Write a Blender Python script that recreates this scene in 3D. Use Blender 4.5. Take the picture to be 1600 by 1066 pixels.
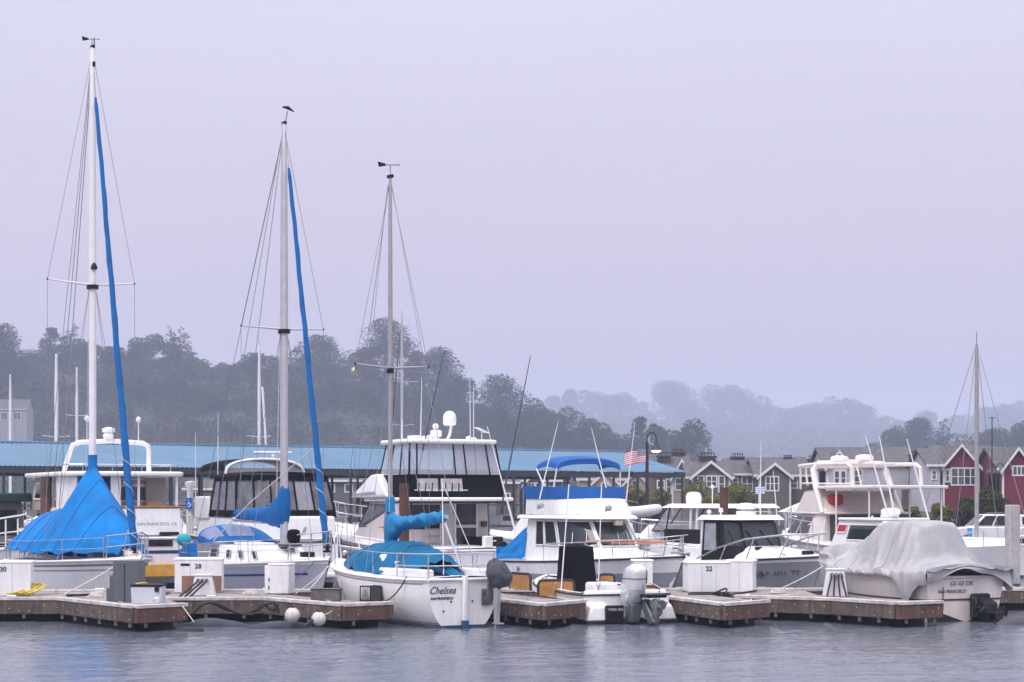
import bpy, math, random
import numpy as np
from mathutils import Vector, Matrix, noise
R = math.radians
random.seed(7)
SC = bpy.context.scene
COL = SC.collection
for o in list(bpy.data.objects): bpy.data.objects.remove(o)

# ------------------------------------------------------------------ camera
F, HZ, CZ = 3111.1, 780.0, 3.0          # focal length in photo pixels, horizon row, eye height
cam = bpy.data.cameras.new('camera'); camo = bpy.data.objects.new('camera', cam); COL.objects.link(camo)
cam.lens = 70.0; cam.sensor_width = 36.0
cam.shift_y = (HZ-533)/1600.0
cam.clip_start = 0.5; cam.clip_end = 6000
camo.location = (0, 0, CZ); camo.rotation_euler = (R(90), 0, 0)
SC.camera = camo
# ------------------------------------------------------------------ sky, sun, exposure
SUN_EL, SUN_AZ = 52, 215                # overcast: a very soft high sun behind the photographer's left shoulder
w = bpy.data.worlds.new('World'); SC.world = w; w.use_nodes = True
nt = w.node_tree; nt.nodes.clear()
def wn(t, **k):
    n = nt.nodes.new(t)
    for a, b in k.items(): setattr(n, a, b)
    return n
sky = wn('ShaderNodeTexSky', sky_type='NISHITA', sun_disc=False)
sky.sun_elevation = R(SUN_EL); sky.sun_rotation = R(SUN_AZ); sky.dust_density = 4
tc = wn('ShaderNodeTexCoord'); sx = wn('ShaderNodeSeparateXYZ')
nt.links.new(tc.outputs['Generated'], sx.inputs[0])
def mrange(a, b):
    m = wn('ShaderNodeMapRange'); m.inputs[1].default_value = a; m.inputs[2].default_value = b
    nt.links.new(sx.outputs[2], m.inputs[0]); return m
def mixc(f, a, b):
    m = wn('ShaderNodeMix', data_type='RGBA')
    for s, v in ((0, f), (6, a), (7, b)):
        if isinstance(v, (tuple, float)): m.inputs[s].default_value = v
        else: nt.links.new(v, m.inputs[s])
    return m.outputs[2]
low, mid, zen = (.475, .350, .435, 1), (.645, .635, .750, 1), (1.78, 1.74, 1.90, 1)
c1 = mixc(mrange(0.0, .27).outputs[0], low, mid)
c2 = mixc(mrange(.24, 1.0).outputs[0], c1, zen)
cl = wn('ShaderNodeTexNoise'); cl.inputs['Scale'].default_value = 2.2; cl.inputs['Detail'].default_value = 3
mp = wn('ShaderNodeMapping'); mp.inputs['Scale'].default_value = (1, 1, 3.2)
nt.links.new(tc.outputs['Generated'], mp.inputs[0]); nt.links.new(mp.outputs[0], cl.inputs['Vector'])
cm = wn('ShaderNodeMapRange'); cm.inputs[1].default_value = .3; cm.inputs[2].default_value = .7; cm.inputs[3].default_value = .965; cm.inputs[4].default_value = 1.035
nt.links.new(cl.outputs[0], cm.inputs[0])
vs = wn('ShaderNodeVectorMath', operation='SCALE'); nt.links.new(c2, vs.inputs[0]); nt.links.new(cm.outputs[0], vs.inputs['Scale'])
bg1 = wn('ShaderNodeBackground'); bg1.inputs[1].default_value = 1.0; nt.links.new(vs.outputs[0], bg1.inputs[0])
bg0 = wn('ShaderNodeBackground'); bg0.inputs[1].default_value = .07; nt.links.new(sky.outputs[0], bg0.inputs[0])
ms = wn('ShaderNodeMixShader'); ms.inputs[0].default_value = .93
nt.links.new(bg0.outputs[0], ms.inputs[1]); nt.links.new(bg1.outputs[0], ms.inputs[2])
wo = wn('ShaderNodeOutputWorld'); nt.links.new(ms.outputs[0], wo.inputs[0])
sl = bpy.data.lights.new('sun', 'SUN'); slo = bpy.data.objects.new('sun', sl); COL.objects.link(slo)
sl.energy = 1.5; sl.angle = R(28); sl.color = (1, .965, .95)
slo.rotation_euler = (R(90-SUN_EL), 0, R(180-SUN_AZ)); slo.location = (-30, -30, 60)
SC.view_settings.view_transform = 'Standard'; SC.view_settings.look = 'None'
SC.view_settings.exposure = 0.36; SC.view_settings.gamma = 1.0; SC.view_settings.use_curve_mapping = False
SC.render.engine = 'CYCLES'; SC.cycles.volume_bounces = 1; SC.cycles.max_bounces = 8; SC.cycles.transparent_max_bounces = 16

# ------------------------------------------------------------------ coordinates
def W(px, py, Y): return Vector(((px-800)/F*Y, Y, CZ-(py-HZ)/F*Y))
def G(px, py, z):
    Y = (CZ-z)*F/(py-HZ); return Vector(((px-800)/F*Y, Y, z))
def lerp(a, b, t): return a+(b-a)*t
def sstep(a, b, x):
    t = min(1, max(0, (x-a)/(b-a))); return t*t*(3-2*t)
def interp(x, pts):
    if x <= pts[0][0]: return pts[0][1]
    for (a, p), (b, q) in zip(pts, pts[1:]):
        if x <= b: return p+(q-p)*(x-a)/(b-a)
    return pts[-1][1]
def curve(x, pts):            # smooth (Catmull-Rom) version of interp
    n = len(pts)
    if x <= pts[0][0]: return pts[0][1]
    if x >= pts[-1][0]: return pts[-1][1]
    for i in range(n-1):
        if x <= pts[i+1][0]:
            (x1, y1), (x2, y2) = pts[i], pts[i+1]
            x0, y0 = pts[i-1] if i else (2*x1-x2, y1)
            x3, y3 = pts[i+2] if i+2 < n else (2*x2-x1, y2)
            t = (x-x1)/(x2-x1); h = x2-x1
            m1 = (y2-y0)/(x2-x0)*h; m2 = (y3-y1)/(x3-x1)*h
            return (2*t**3-3*t*t+1)*y1+(t**3-2*t*t+t)*m1+(-2*t**3+3*t*t)*y2+(t**3-t*t)*m2

# ------------------------------------------------------------------ materials
MATS = {}
def M(name, col, rough=.5, var=.10, scale=2.0, bump=0.0, bscale=40, metal=0.0, coat=0.0, streak=0.0, streakcol=None, emit=0, alpha=1.0, spec=.5, trans=0.0):
    if name in MATS: return MATS[name]
    m = bpy.data.materials.new(name); m.use_nodes = True; MATS[name] = m
    t = m.node_tree; b = t.nodes['Principled BSDF']; L = t.links.new
    co = t.nodes.new('ShaderNodeTexCoord')
    n = t.nodes.new('ShaderNodeTexNoise'); n.inputs['Scale'].default_value = scale; n.inputs['Detail'].default_value = 6; n.inputs['Roughness'].default_value = .6
    L(co.outputs['Object'], n.inputs['Vector'])
    mr = t.nodes.new('ShaderNodeMapRange'); mr.inputs[1].default_value = .3; mr.inputs[2].default_value = .7
    mr.inputs[3].default_value = 1-var*1.6; mr.inputs[4].default_value = 1+var
    L(n.outputs[0], mr.inputs[0])
    v = t.nodes.new('ShaderNodeVectorMath'); v.operation = 'SCALE'; v.inputs[0].default_value = col[:3]; L(mr.outputs[0], v.inputs['Scale'])
    out = v.outputs[0]
    if streak:
        mpn = t.nodes.new('ShaderNodeMapping'); mpn.inputs['Scale'].default_value = (5, 5, .5); L(co.outputs['Object'], mpn.inputs[0])
        n2 = t.nodes.new('ShaderNodeTexNoise'); n2.inputs['Scale'].default_value = 2; n2.inputs['Detail'].default_value = 4; L(mpn.outputs[0], n2.inputs['Vector'])
        m2 = t.nodes.new('ShaderNodeMapRange'); m2.inputs[1].default_value = .48; m2.inputs[2].default_value = .75; m2.inputs[4].default_value = streak; L(n2.outputs[0], m2.inputs[0])
        mx = t.nodes.new('ShaderNodeMix'); mx.data_type = 'RGBA'; L(m2.outputs[0], mx.inputs[0]); L(out, mx.inputs[6]); mx.inputs[7].default_value = (*(streakcol or (.25, .22, .19)), 1); out = mx.outputs[2]
    L(out, b.inputs['Base Color'])
    rr = t.nodes.new('ShaderNodeMapRange'); rr.inputs[3].default_value = max(.02, rough*.8); rr.inputs[4].default_value = min(1, rough*1.2); L(n.outputs[0], rr.inputs[0]); L(rr.outputs[0], b.inputs['Roughness'])
    b.inputs['Metallic'].default_value = metal; b.inputs['Coat Weight'].default_value = coat; b.inputs['Coat Roughness'].default_value = .12
    b.inputs['Specular IOR Level'].default_value = spec; b.inputs['Alpha'].default_value = alpha
    if trans: b.inputs['Transmission Weight'].default_value = trans
    if bump:
        nb = t.nodes.new('ShaderNodeTexNoise'); nb.inputs['Scale'].default_value = bscale; nb.inputs['Detail'].default_value = 4; L(co.outputs['Object'], nb.inputs['Vector'])
        bu = t.nodes.new('ShaderNodeBump'); bu.inputs['Strength'].default_value = bump; bu.inputs['Distance'].default_value = .02; L(nb.outputs[0], bu.inputs['Height']); L(bu.outputs[0], b.inputs['Normal'])
    if emit:
        b.inputs['Emission Color'].default_value = (*col[:3], 1); b.inputs['Emission Strength'].default_value = emit
    return m
WHITE = M('white_gelcoat', (.86, .85, .855), .28, .04, 1.2, coat=.4, streak=.20, streakcol=(.52, .49, .46))
WHITE2 = M('white_paint', (.80, .79, .79), .45, .06, 2.5, streak=.3, streakcol=(.45, .42, .40))
CREAM = M('cream_gelcoat', (.74, .67, .64), .35, .07, 1.2, coat=.3, streak=.35, streakcol=(.42, .37, .34))
GREYH = M('grey_hull', (.47, .47, .55), .35, .05, 1.0, coat=.3, streak=.2, streakcol=(.3, .29, .31))
GREYD = M('dark_grey_hull', (.27, .27, .31), .4, .06, 1.0, coat=.2, streak=.25, streakcol=(.2, .19, .19))
DECK = M('nonskid_deck', (.74, .73, .74), .7, .06, 6, bump=.3, bscale=120)
BLUE = M('blue_canvas', (.001, .185, .53), .8, .16, 1.6, bump=.35, bscale=9, spec=.25)
BLUED = M('blue_sailcloth', (.001, .115, .36), .75, .14, 2.5, bump=.3, bscale=14, spec=.25)
TEAL = M('teal_canvas', (.002, .125, .27), .8, .16, 1.8, bump=.35, bscale=9, spec=.25)
NAVY = M('navy_paint', (.02, .04, .16), .4, .1)
BLACKC = M('black_canvas', (.006, .0065, .009), .9, .2, 3, bump=.3, bscale=20, spec=.08)
BLACKP = M('black_plastic', (.009, .009, .011), .5, .2, 3, spec=.25)
RUBBER = M('black_rubber', (.02, .02, .022), .7, .2, 3)
BOTTOM = M('bottom_paint_blue', (.01, .07, .16), .7, .2, 2)
BOTBLK = M('bottom_paint_black', (.014, .014, .016), .75, .2, 2)
STEEL = M('stainless_steel', (.62, .61, .63), .28, .06, 8, metal=.9)
ALU = M('aluminium_spar', (.56, .55, .58), .42, .07, 4, metal=.55)
ALUD = M('weathered_spar', (.40, .37, .38), .5, .1, 4, metal=.4)
WSPAR = M('white_spar', (.78, .77, .79), .4, .05, 3)
WIRE = M('rigging_wire', (.26, .26, .29), .5, .1, 5, metal=.4)
GLASS = M('tinted_glass', (.014, .017, .021), .08, .3, 1.5, spec=.4)
GLASSB = M('cabin_glass', (.024, .034, .040), .06, .3, 1.5, spec=.45)
VINYL = M('clear_vinyl', (.55, .54, .60), .14, .10, 1.2, bump=.2, bscale=2.5, alpha=.36)
VINYLD = M('smoky_vinyl', (.16, .165, .18), .16, .3, 3, bump=.2, bscale=2.5, alpha=.75)
GREYT = M('grey_tarp', (.37, .36, .375), .5, .10, 2.5, bump=.35, bscale=7, coat=.1)
TEAK = M('teak', (.36, .17, .06), .55, .22, 9)
YELLOW = M('yellow_canvas', (.72, .36, .05), .7, .12, 4)
YROPE = M('yellow_hose', (.66, .50, .05), .5, .1, 4)
ROPE = M('white_rope', (.62, .60, .57), .85, .15, 9)
ROPED = M('dark_rope', (.05, .05, .055), .85, .2, 9)
TIMBER = M('weathered_timber', (.105, .075, .062), .85, .35, 3, bump=.5, bscale=22, streak=.5, streakcol=(.26, .215, .19))
TIMBER2 = M('reddish_timber', (.125, .066, .046), .8, .3, 4, bump=.5, bscale=22, streak=.3, streakcol=(.25, .19, .16))
PLANK = M('grey_deck_plank', (.33, .29, .28), .9, .28, 2.5, bump=.6, bscale=26)
RAILW = M('pale_worn_timber', (.56, .51, .50), .9, .25, 4, bump=.5, bscale=30)
FLOATM = M('dock_float', (.010, .010, .012), .8, .3, 2)
BOLT = M('galvanised_bolt', (.6, .58, .56), .5, .1, 5, metal=.3)
GALV = M('galvanised_bracket', (.17, .16, .155), .6, .2, 5, metal=.3)
PILE = M('creosote_pile', (.105, .045, .028), .85, .35, 2, bump=.5, bscale=12)
CONC = M('pale_concrete', (.42, .40, .40), .9, .15, 4, bump=.3, bscale=30)
BOXG = M('grey_cabinet', (.10, .115, .135), .5, .08, 3)
BOXW = M('white_fibreglass', (.78, .77, .80), .5, .06, 2.5, streak=.3, streakcol=(.45, .42, .40))
TUBG = M('dirty_grey_pvc', (.06, .063, .08), .7, .25, 3, spec=.2)
BUOYW = M('scuffed_white_buoy', (.66, .63, .59), .6, .2, 6, streak=.5, streakcol=(.3, .26, .22))
SILVER = M('silver_cowling', (.66, .67, .69), .28, .05, 2, metal=.35, coat=.5)
LEGGR = M('grey_outdrive', (.15, .165, .185), .4, .12, 3, metal=.3)
REDC = M('red_canvas', (.42, .03, .04), .8, .15, 3)
INK = M('black_lettering', (.02, .02, .025), .5, .1)
INKB = M('grey_lettering', (.10, .10, .12), .5, .1)

# ------------------------------------------------------------------ mesh helpers
class MB:
    def __init__(s): s.v = []; s.f = []
    def add(s, vs, fs):
        k = len(s.v); s.v += [tuple(p) for p in vs]; s.f += [tuple(i+k for i in f) for f in fs]; return s
    def hexa(s, p):        # 4 bottom (CCW from above), 4 top
        return s.add(p, [(3, 2, 1, 0), (4, 5, 6, 7), (0, 1, 5, 4), (1, 2, 6, 5), (2, 3, 7, 6), (3, 0, 4, 7)])
    def box(s, x0, x1, y0, y1, z0, z1, tx=0, ty=0):
        return s.hexa([(x0, y0, z0), (x1, y0, z0), (x1, y1, z0), (x0, y1, z0), (x0+tx, y0+ty, z1), (x1-tx, y0+ty, z1), (x1-tx, y1-ty, z1), (x0+tx, y1-ty, z1)])
    def prism(s, poly, z0, z1, top=None):
        n = len(poly); top = top or poly
        zs0 = z0 if isinstance(z0, (list, tuple)) else [z0]*n; zs1 = z1 if isinstance(z1, (list, tuple)) else [z1]*n
        vs = [(p[0], p[1], z) for p, z in zip(poly, zs0)]+[(p[0], p[1], z) for p, z in zip(top, zs1)]
        return s.add(vs, [tuple(range(n))[::-1], tuple(range(n, 2*n))]+[(i, (i+1) % n, n+(i+1) % n, n+i) for i in range(n)])
    def tube(s, pts, r, n=8, cap=True):
        pts = [Vector(p) for p in pts]; m = len(pts); rs = r if isinstance(r, (list, tuple)) else [r]*m
        k = len(s.v); prev = None
        for i, p in enumerate(pts):
            d = (pts[min(i+1, m-1)]-pts[max(i-1, 0)])
            if d.length < 1e-9: d = Vector((0, 0, 1))
            d.normalize()
            if prev is None:
                a = d.cross(Vector((0, 0, 1)))
                if a.length < .05: a = d.cross(Vector((1, 0, 0)))
            else: a = prev-d*prev.dot(d)
            a.normalize(); prev = a; b = d.cross(a)
            for j in range(n):
                th = 2*math.pi*j/n; s.v.append(tuple(p+(a*math.cos(th)+b*math.sin(th))*rs[i]))
        for i in range(m-1):
            for j in range(n):
                s.f.append((k+i*n+j, k+i*n+(j+1) % n, k+(i+1)*n+(j+1) % n, k+(i+1)*n+j))
        if cap: s.f.append(tuple(k+j for j in range(n))[::-1]); s.f.append(tuple(k+(m-1)*n+j for j in range(n)))
        return s
    def lathe(s, prof, c=(0, 0, 0), n=16, axis='z', a=1, b=1):
        k = len(s.v); c = Vector(c)
        for r, h in prof:
            for j in range(n):
                th = 2*math.pi*j/n; x, y = r*math.cos(th)*a, r*math.sin(th)*b
                q = {'z': (x, y, h), 'x': (h, x, y), 'y': (y, h, x)}[axis]; s.v.append(tuple(c+Vector(q)))
        for i in range(len(prof)-1):
            for j in range(n):
                s.f.append((k+i*n+j, k+i*n+(j+1) % n, k+(i+1)*n+(j+1) % n, k+(i+1)*n+j))
        s.f.append(tuple(k+j for j in range(n))[::-1]); s.f.append(tuple(k+(len(prof)-1)*n+j for j in range(n)))
        return s
    def ball(s, c, r, n=14, m=8, sz=1):
        return s.lathe([(max(1e-4, r*math.sin(math.pi*i/m)), -r*sz*math.cos(math.pi*i/m)) for i in range(m+1)], c, n)
    def grid(s, fn, nu, nv, wrap=False):
        k = len(s.v)
        for i in range(nu+1):
            for j in range(nv+1): s.v.append(tuple(fn(i/nu, j/nv)))
        for i in range(nu):
            for j in range(nv):
                a = k+i*(nv+1)+j; s.f.append((a, a+nv+1, a+nv+2, a+1))
        return s
    def slab(s, quad, th):            # quad of 4 points thickened along its normal
        q = [Vector(p) for p in quad]; n = (q[1]-q[0]).cross(q[3]-q[0]).normalized()*th
        return s.hexa([q[0], q[1], q[2], q[3]]+[p+n for p in q]) if True else s
    def loft(s, secs, closed=True, cap=True):
        k = len(s.v); n = len(secs[0])
        for sec in secs: s.v += [tuple(p) for p in sec]
        for i in range(len(secs)-1):
            for j in range(n if closed else n-1):
                s.f.append((k+i*n+j, k+i*n+(j+1) % n, k+(i+1)*n+(j+1) % n, k+(i+1)*n+j))
        if cap and closed: s.f.append(tuple(k+j for j in range(n))[::-1]); s.f.append(tuple(k+(len(secs)-1)*n+j for j in range(n)))
        return s
    def build(s, name, mat, parent=None, smooth=35, bevel=0, label=None, kind=None, segs=2):
        me = bpy.data.meshes.new(name); me.from_pydata(s.v, [], s.f); me.update()
        me.materials.append(mat)
        if smooth:
            me.polygons.foreach_set('use_smooth', [True]*len(me.polygons))
            me.set_sharp_from_angle(angle=R(smooth))
        o = bpy.data.objects.new(name, me); COL.objects.link(o)
        if parent: o.parent = parent
        if bevel:
            md = o.modifiers.new('edge', 'BEVEL'); md.width = bevel; md.segments = segs; md.limit_method = 'ANGLE'; md.angle_limit = R(40)
        if label: o['label'] = label
        if kind: o['kind'] = kind
        return o
LABELS = {}
def tag(o, label=None, cat=None, group=None, kind=None):
    if label: o['label'] = label
    if cat: o['category'] = cat
    if group: o['group'] = group
    if kind: o['kind'] = kind
    return o
def thing(name, label, cat, loc=(0, 0, 0), rz=0, group=None):
    o = bpy.data.objects.new(name, None); COL.objects.link(o); o.location = loc; o.rotation_euler = (0, 0, rz); o.empty_display_size = .2
    return tag(o, label, cat, group)
def tubeo(name, pts, r, mat, parent=None, n=6): return MB().tube(pts, r, n).build(name, mat, parent)
def sag(a, b, d, n=10):
    a, b = Vector(a), Vector(b)
    return [a.lerp(b, i/n)-Vector((0, 0, d*4*(i/n)*(1-i/n))) for i in range(n+1)]
def text(name, s, size, loc, right, up, mat, parent, shear=0, sx=1.0, depth=.004, bold=0):
    cu = bpy.data.curves.new(name, 'FONT'); cu.body = s; cu.size = size; cu.align_x = 'CENTER'; cu.align_y = 'CENTER'; cu.shear = shear; cu.extrude = depth; cu.resolution_u = 3; cu.offset = bold
    t = bpy.data.objects.new(name+'_tmp', cu); COL.objects.link(t)
    me = bpy.data.meshes.new_from_object(t.evaluated_get(bpy.context.evaluated_depsgraph_get()))
    bpy.data.objects.remove(t); me.name = name; me.materials.clear(); me.materials.append(mat)
    o = bpy.data.objects.new(name, me); COL.objects.link(o)
    r_ = Vector(right).normalized(); u_ = Vector(up).normalized(); n_ = r_.cross(u_).normalized()
    m = Matrix((r_*sx, u_, n_)).transposed().to_4x4(); m.translation = Vector(loc)
    if parent: o.parent = parent
    o.matrix_local = m
    return o
def clip(poly, n, d):        # keep the side n.p <= d
    out = []
    for i, p in enumerate(poly):
        q = poly[(i+1) % len(poly)]; a = n[0]*p[0]+n[1]*p[1]-d; b = n[0]*q[0]+n[1]*q[1]-d
        if a <= 0: out.append(p)
        if a*b < 0:
            t = a/(a-b); out.append((p[0]+(q[0]-p[0])*t, p[1]+(q[1]-p[1])*t))
    return out

# ------------------------------------------------------------------ water, ground, haze
def fnoise(x, y, seed):
    rs = np.random.RandomState(seed); z = np.zeros_like(x)
    for lam, amp, k in ((2.6, .0045, 9), (.9, .0034, 14), (.40, .0036, 24), (.19, .0032, 30)):
        for _ in range(k):
            th = rs.normal(-.9, .75); l = lam*rs.uniform(.65, 1.5); ph = rs.uniform(0, 7)
            z += amp/math.sqrt(k)*1.6*np.sin(2*math.pi/l*(x*math.cos(th)+y*math.sin(th))+ph)
    return z
def grid_obj(name, xs, ys, zf, mat, kind):
    X, Y = np.meshgrid(xs, ys); Z = zf(X, Y); nx, ny = len(xs), len(ys)
    me = bpy.data.meshes.new(name); me.vertices.add(nx*ny)
    me.vertices.foreach_set('co', np.stack([X.ravel(), Y.ravel(), Z.ravel()], 1).astype(np.float32).ravel())
    i = (np.arange(ny-1)[:, None]*nx+np.arange(nx-1)[None, :]).ravel()
    q = np.stack([i, i+1, i+1+nx, i+nx], 1).astype(np.int32)
    me.loops.add(q.size); me.loops.foreach_set('vertex_index', q.ravel())
    me.polygons.add(len(q)); me.polygons.foreach_set('loop_start', np.arange(0, q.size, 4, dtype=np.int32))
    me.polygons.foreach_set('use_smooth', np.ones(len(q), bool)); me.update(); me.validate()
    me.materials.append(mat); o = bpy.data.objects.new(name, me); COL.objects.link(o); o['kind'] = kind
    return o
wm = bpy.data.materials.new('harbour_water'); wm.use_nodes = True; MATS['water'] = wm
t_ = wm.node_tree; b_ = t_.nodes['Principled BSDF']; b_.inputs['Base Color'].default_value = (.115, .130, .165, 1); b_.inputs['Roughness'].default_value = .09; b_.inputs['IOR'].default_value = 1.33
co_ = t_.nodes.new('ShaderNodeTexCoord'); hgt = None
for sc_, st_, dist in ((6.5, .18, .03), (26, .36, .010)):
    mp_ = t_.nodes.new('ShaderNodeMapping'); mp_.inputs['Scale'].default_value = (.75, 1.25, 1); t_.links.new(co_.outputs['Object'], mp_.inputs[0])
    n_ = t_.nodes.new('ShaderNodeTexNoise'); n_.inputs['Scale'].default_value = sc_; n_.inputs['Detail'].default_value = 3; t_.links.new(mp_.outputs[0], n_.inputs['Vector'])
    bu_ = t_.nodes.new('ShaderNodeBump'); bu_.inputs['Strength'].default_value = st_; bu_.inputs['Distance'].default_value = dist; t_.links.new(n_.outputs[0], bu_.inputs['Height'])
    if hgt: t_.links.new(hgt, bu_.inputs['Normal'])
    hgt = bu_.outputs[0]
t_.links.new(hgt, b_.inputs['Normal'])
xs = np.concatenate([[-2200, -900, -180, -80, -40], np.arange(-18, 18.01, .09), [40, 80, 180, 900, 2200]])
ys = np.concatenate([[-60, 0, 15, 24], np.arange(28, 57, .09), np.arange(57.5, 100, 2.5), [120, 160, 220]])
def wz(X, Y):
    k = np.clip((Y-26)/3, 0, 1)*np.clip((60-Y)/6, 0, 1)*np.clip((19-abs(X))/2, 0, 1)
    patch = .75+.35*np.sin(X*.32+Y*.21+1)*np.sin(X*.11-Y*.43)
    return fnoise(X, Y, 3)*k*patch
grid_obj('water', xs, ys, wz, wm, 'structure')

CR1 = [(-170, 20), (-110, 25), (-87, 25), (-65, 25), (-52, 23), (-41, 22.5), (-26, 22.5), (-16, 20), (-6, 16.5), (2, 14), (9, 11), (17, 9.5), (26, 8), (38, 6), (55, 6.5), (65, 8), (75, 11), (100, 14), (200, 16)]
CR2 = [(-900, 56), (0, 58), (110, 60), (300, 56), (380, 50), (500, 54), (1100, 58)]
CR1 = [(x*2.5, z*2.5-6.0) for x, z in CR1]; CR2 = [(x*1.389, z*1.389) for x, z in CR2]
def ss(a, b, x):
    t = np.clip((x-a)/(b-a), 0, 1); return t*t*(3-2*t)
def terr(X, Y):
    X = np.asarray(X, float); Y = np.asarray(Y, float)
    sh = np.where(X < 15, 172.0, 172-80*ss(15, 19, X))
    lowp = ss(15, 19, X)
    base = -1.2+ss(-2, 3, Y-sh)*(2.3-.75*lowp)+ss(25, 110, Y-sh)*(.9+.75*lowp)
    c1 = np.interp(X, [p[0] for p in CR1], [p[1] for p in CR1]); c2 = np.interp(X, [p[0] for p in CR2], [p[1] for p in CR2])
    h1 = c1*ss(577, 850, Y)*(1-.75*ss(912, 1208, Y)); h2 = c2*ss(1600, 2640, Y)*(1-.3*ss(2780, 3300, Y))
    bump = (np.sin(X*.11+Y*.07)*np.sin(X*.05-Y*.09+2))*1.2*ss(583, 750, Y)
    return base+np.maximum(h1, h2)+bump
EARTH = M('dry_grass_earth', (.028, .033, .026), .95, .35, .05)
xs = np.concatenate([np.arange(-1300, -280, 40), np.arange(-280, 280, 4), np.arange(280, 1600, 40)])
ys = np.concatenate([np.arange(88, 190, 1.5), np.arange(190, 480, 4), np.arange(480, 1250, 10), np.arange(1250, 3400, 60)])
grid_obj('terrain', xs, ys, terr, EARTH, 'structure')
# paved car park strip on the right-hand shore
MB().prism([(19.5, 95), (140, 95), (140, 117), (19.5, 117)], .2, .375).build('car_park', M('asphalt', (.055, .055, .06), .9, .25, 1.5, bump=.3), smooth=0)['kind'] = 'structure'
HZM = bpy.data.materials.new('haze_air'); HZM.use_nodes = True; h_ = HZM.node_tree; h_.nodes.clear()
pv = h_.nodes.new('ShaderNodeVolumePrincipled'); pv.inputs['Color'].default_value = (.71, .785, 1.0, 1); pv.inputs['Density'].default_value = .00046; pv.inputs['Anisotropy'].default_value = 0.0
ho = h_.nodes.new('ShaderNodeOutputMaterial'); h_.links.new(pv.outputs[0], ho.inputs['Volume'])
MB().box(-3700, 3700, -90, 3800, -2.5, 190).build('haze', HZM, smooth=0)['kind'] = 'stuff'
# ------------------------------------------------------------------ floating docks
DZ = .56
_bolt = None
def bolt_mesh(pts, nrm):
    mb = MB()
    for p in pts:
        p = Vector(p); n = Vector(nrm); mb.tube([p-n*.01, p+n*.014], .015, 6)
    return mb
def cleat(root, p, d=(1, 0)):
    d = Vector((d[0], d[1], 0)).normalized(); p = Vector(p)
    MB().tube([p-d*.11+Vector((0, 0, .06)), p+d*.11+Vector((0, 0, .06))], .014, 6).tube([p-d*.03, p-d*.03+Vector((0, 0, .06))], .014, 6).tube([p+d*.03, p+d*.03+Vector((0, 0, .06))], .014, 6).build('cleat', STEEL, root)
def dock(label, polys, edges, ends=(), brackets=True, floats=None, pang=None):
    """polys: convex deck outlines (world xy, CCW); edges: outer edges that show timber; ends: indices of edges that are end caps"""
    root = thing('floating_dock', label, 'dock', (polys[0][0][0], polys[0][0][1], 0), 0, 'floating docks and fingers'); o0 = Vector((polys[0][0][0], polys[0][0][1], 0))
    L2 = lambda p, z: (p[0]-o0.x, p[1]-o0.y, z)
    a = pang if pang is not None else R(4); n = (-math.sin(a), math.cos(a))
    for poly in polys:
        ds = [n[0]*p[0]+n[1]*p[1] for p in poly]; d0, d1 = min(ds), max(ds); k = d0
        while k < d1-.02:
            q = clip(clip(poly, n, min(d1, k+.285)), (-n[0], -n[1]), -k)
            if len(q) >= 3:
                dz = random.uniform(-.006, .006)
                MB().prism([(p[0]-o0.x, p[1]-o0.y) for p in q], DZ-.05, DZ+dz).build('plank', PLANK, root, smooth=0)
            k += .30
    for i, (p, q) in enumerate(edges):
        p, q = Vector((*p, 0)), Vector((*q, 0)); d = q-p; ln = d.length; d.normalize(); nn = Vector((d.y, -d.x, 0))
        end = i in ends; m = TIMBER2 if end else TIMBER; cnt = max(1, round(ln/2.3))
        for c in range(cnt):
            s0, s1 = ln*c/cnt+.004, ln*(c+1)/cnt-.004; ex = .05 if end else 0
            s0 -= ex if c == 0 else 0; s1 += ex if c == cnt-1 else 0
            A, B = p+d*s0-o0, p+d*s1-o0; j = random.uniform(-.008, .008)
            zb, zt = .20+j, DZ-.035+j
            w_ = nn*(.075+random.uniform(0, .012)+(.02 if end else 0))
            MB().hexa([(*(A).xy, zb), (*(A+w_).xy, zb), (*(B+w_).xy, zb), (*(B).xy, zb), (*(A).xy, zt), (*(A+w_).xy, zt), (*(B+w_).xy, zt), (*(B).xy, zt)]).build('fascia_board', m, root, smooth=0, bevel=.012)
            MB().hexa([(*(A-nn*.10).xy, DZ+.008), (*(A+w_*1.25).xy, DZ-.032), (*(B+w_*1.25).xy, DZ-.032), (*(B-nn*.10).xy, DZ+.008), (*(A-nn*.10).xy, DZ+.052), (*(A+w_*1.25).xy, DZ+.05), (*(B+w_*1.25).xy, DZ+.05), (*(B-nn*.10).xy, DZ+.052)]).build('edge_strip', RAILW, root, smooth=0, bevel=.012)
            bp = []
            for b in range(max(2, int((s1-s0)/.26))):
                if random.random() < .25: continue
                u = lerp(s0+.1, s1-.1, b/max(1, int((s1-s0)/.26)-1)); bp.append(p+d*(u+random.uniform(-.07, .07))-o0+w_+Vector((0, 0, random.choice((.28, .36, .42))+j+random.uniform(-.02, .02))))
            bolt_mesh(bp, nn).build('bolts', BOLT, root, kind='stuff')
            if ln > 1.6:
                cp_ = p+d*(s0+s1)/2-o0-nn*.14; cleat(root, (cp_.x, cp_.y, DZ+.01), (d.x, d.y))
            if brackets:
                u = s0+.3
                while u < s1-.2:
                    c_ = p+d*u-o0+nn*.03
                    MB().box(-.035, .035, -.03, .03, -.11, .0).build('bracket', GALV, root, smooth=0).location = (c_.x, c_.y, .20)
                    u += random.uniform(.55, .95)
    for poly in polys:
        c = sum((Vector((*p, 0)) for p in poly), Vector())/len(poly)
        q = [(lerp(p[0], c.x, .13)-o0.x, lerp(p[1], c.y, .13)-o0.y) for p in poly]
        MB().prism(q, -.35, .17).build('float_block', FLOATM, root, smooth=0, bevel=.02)
    return root
g = lambda x, y: tuple(G(x, y, DZ).xy)
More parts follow.
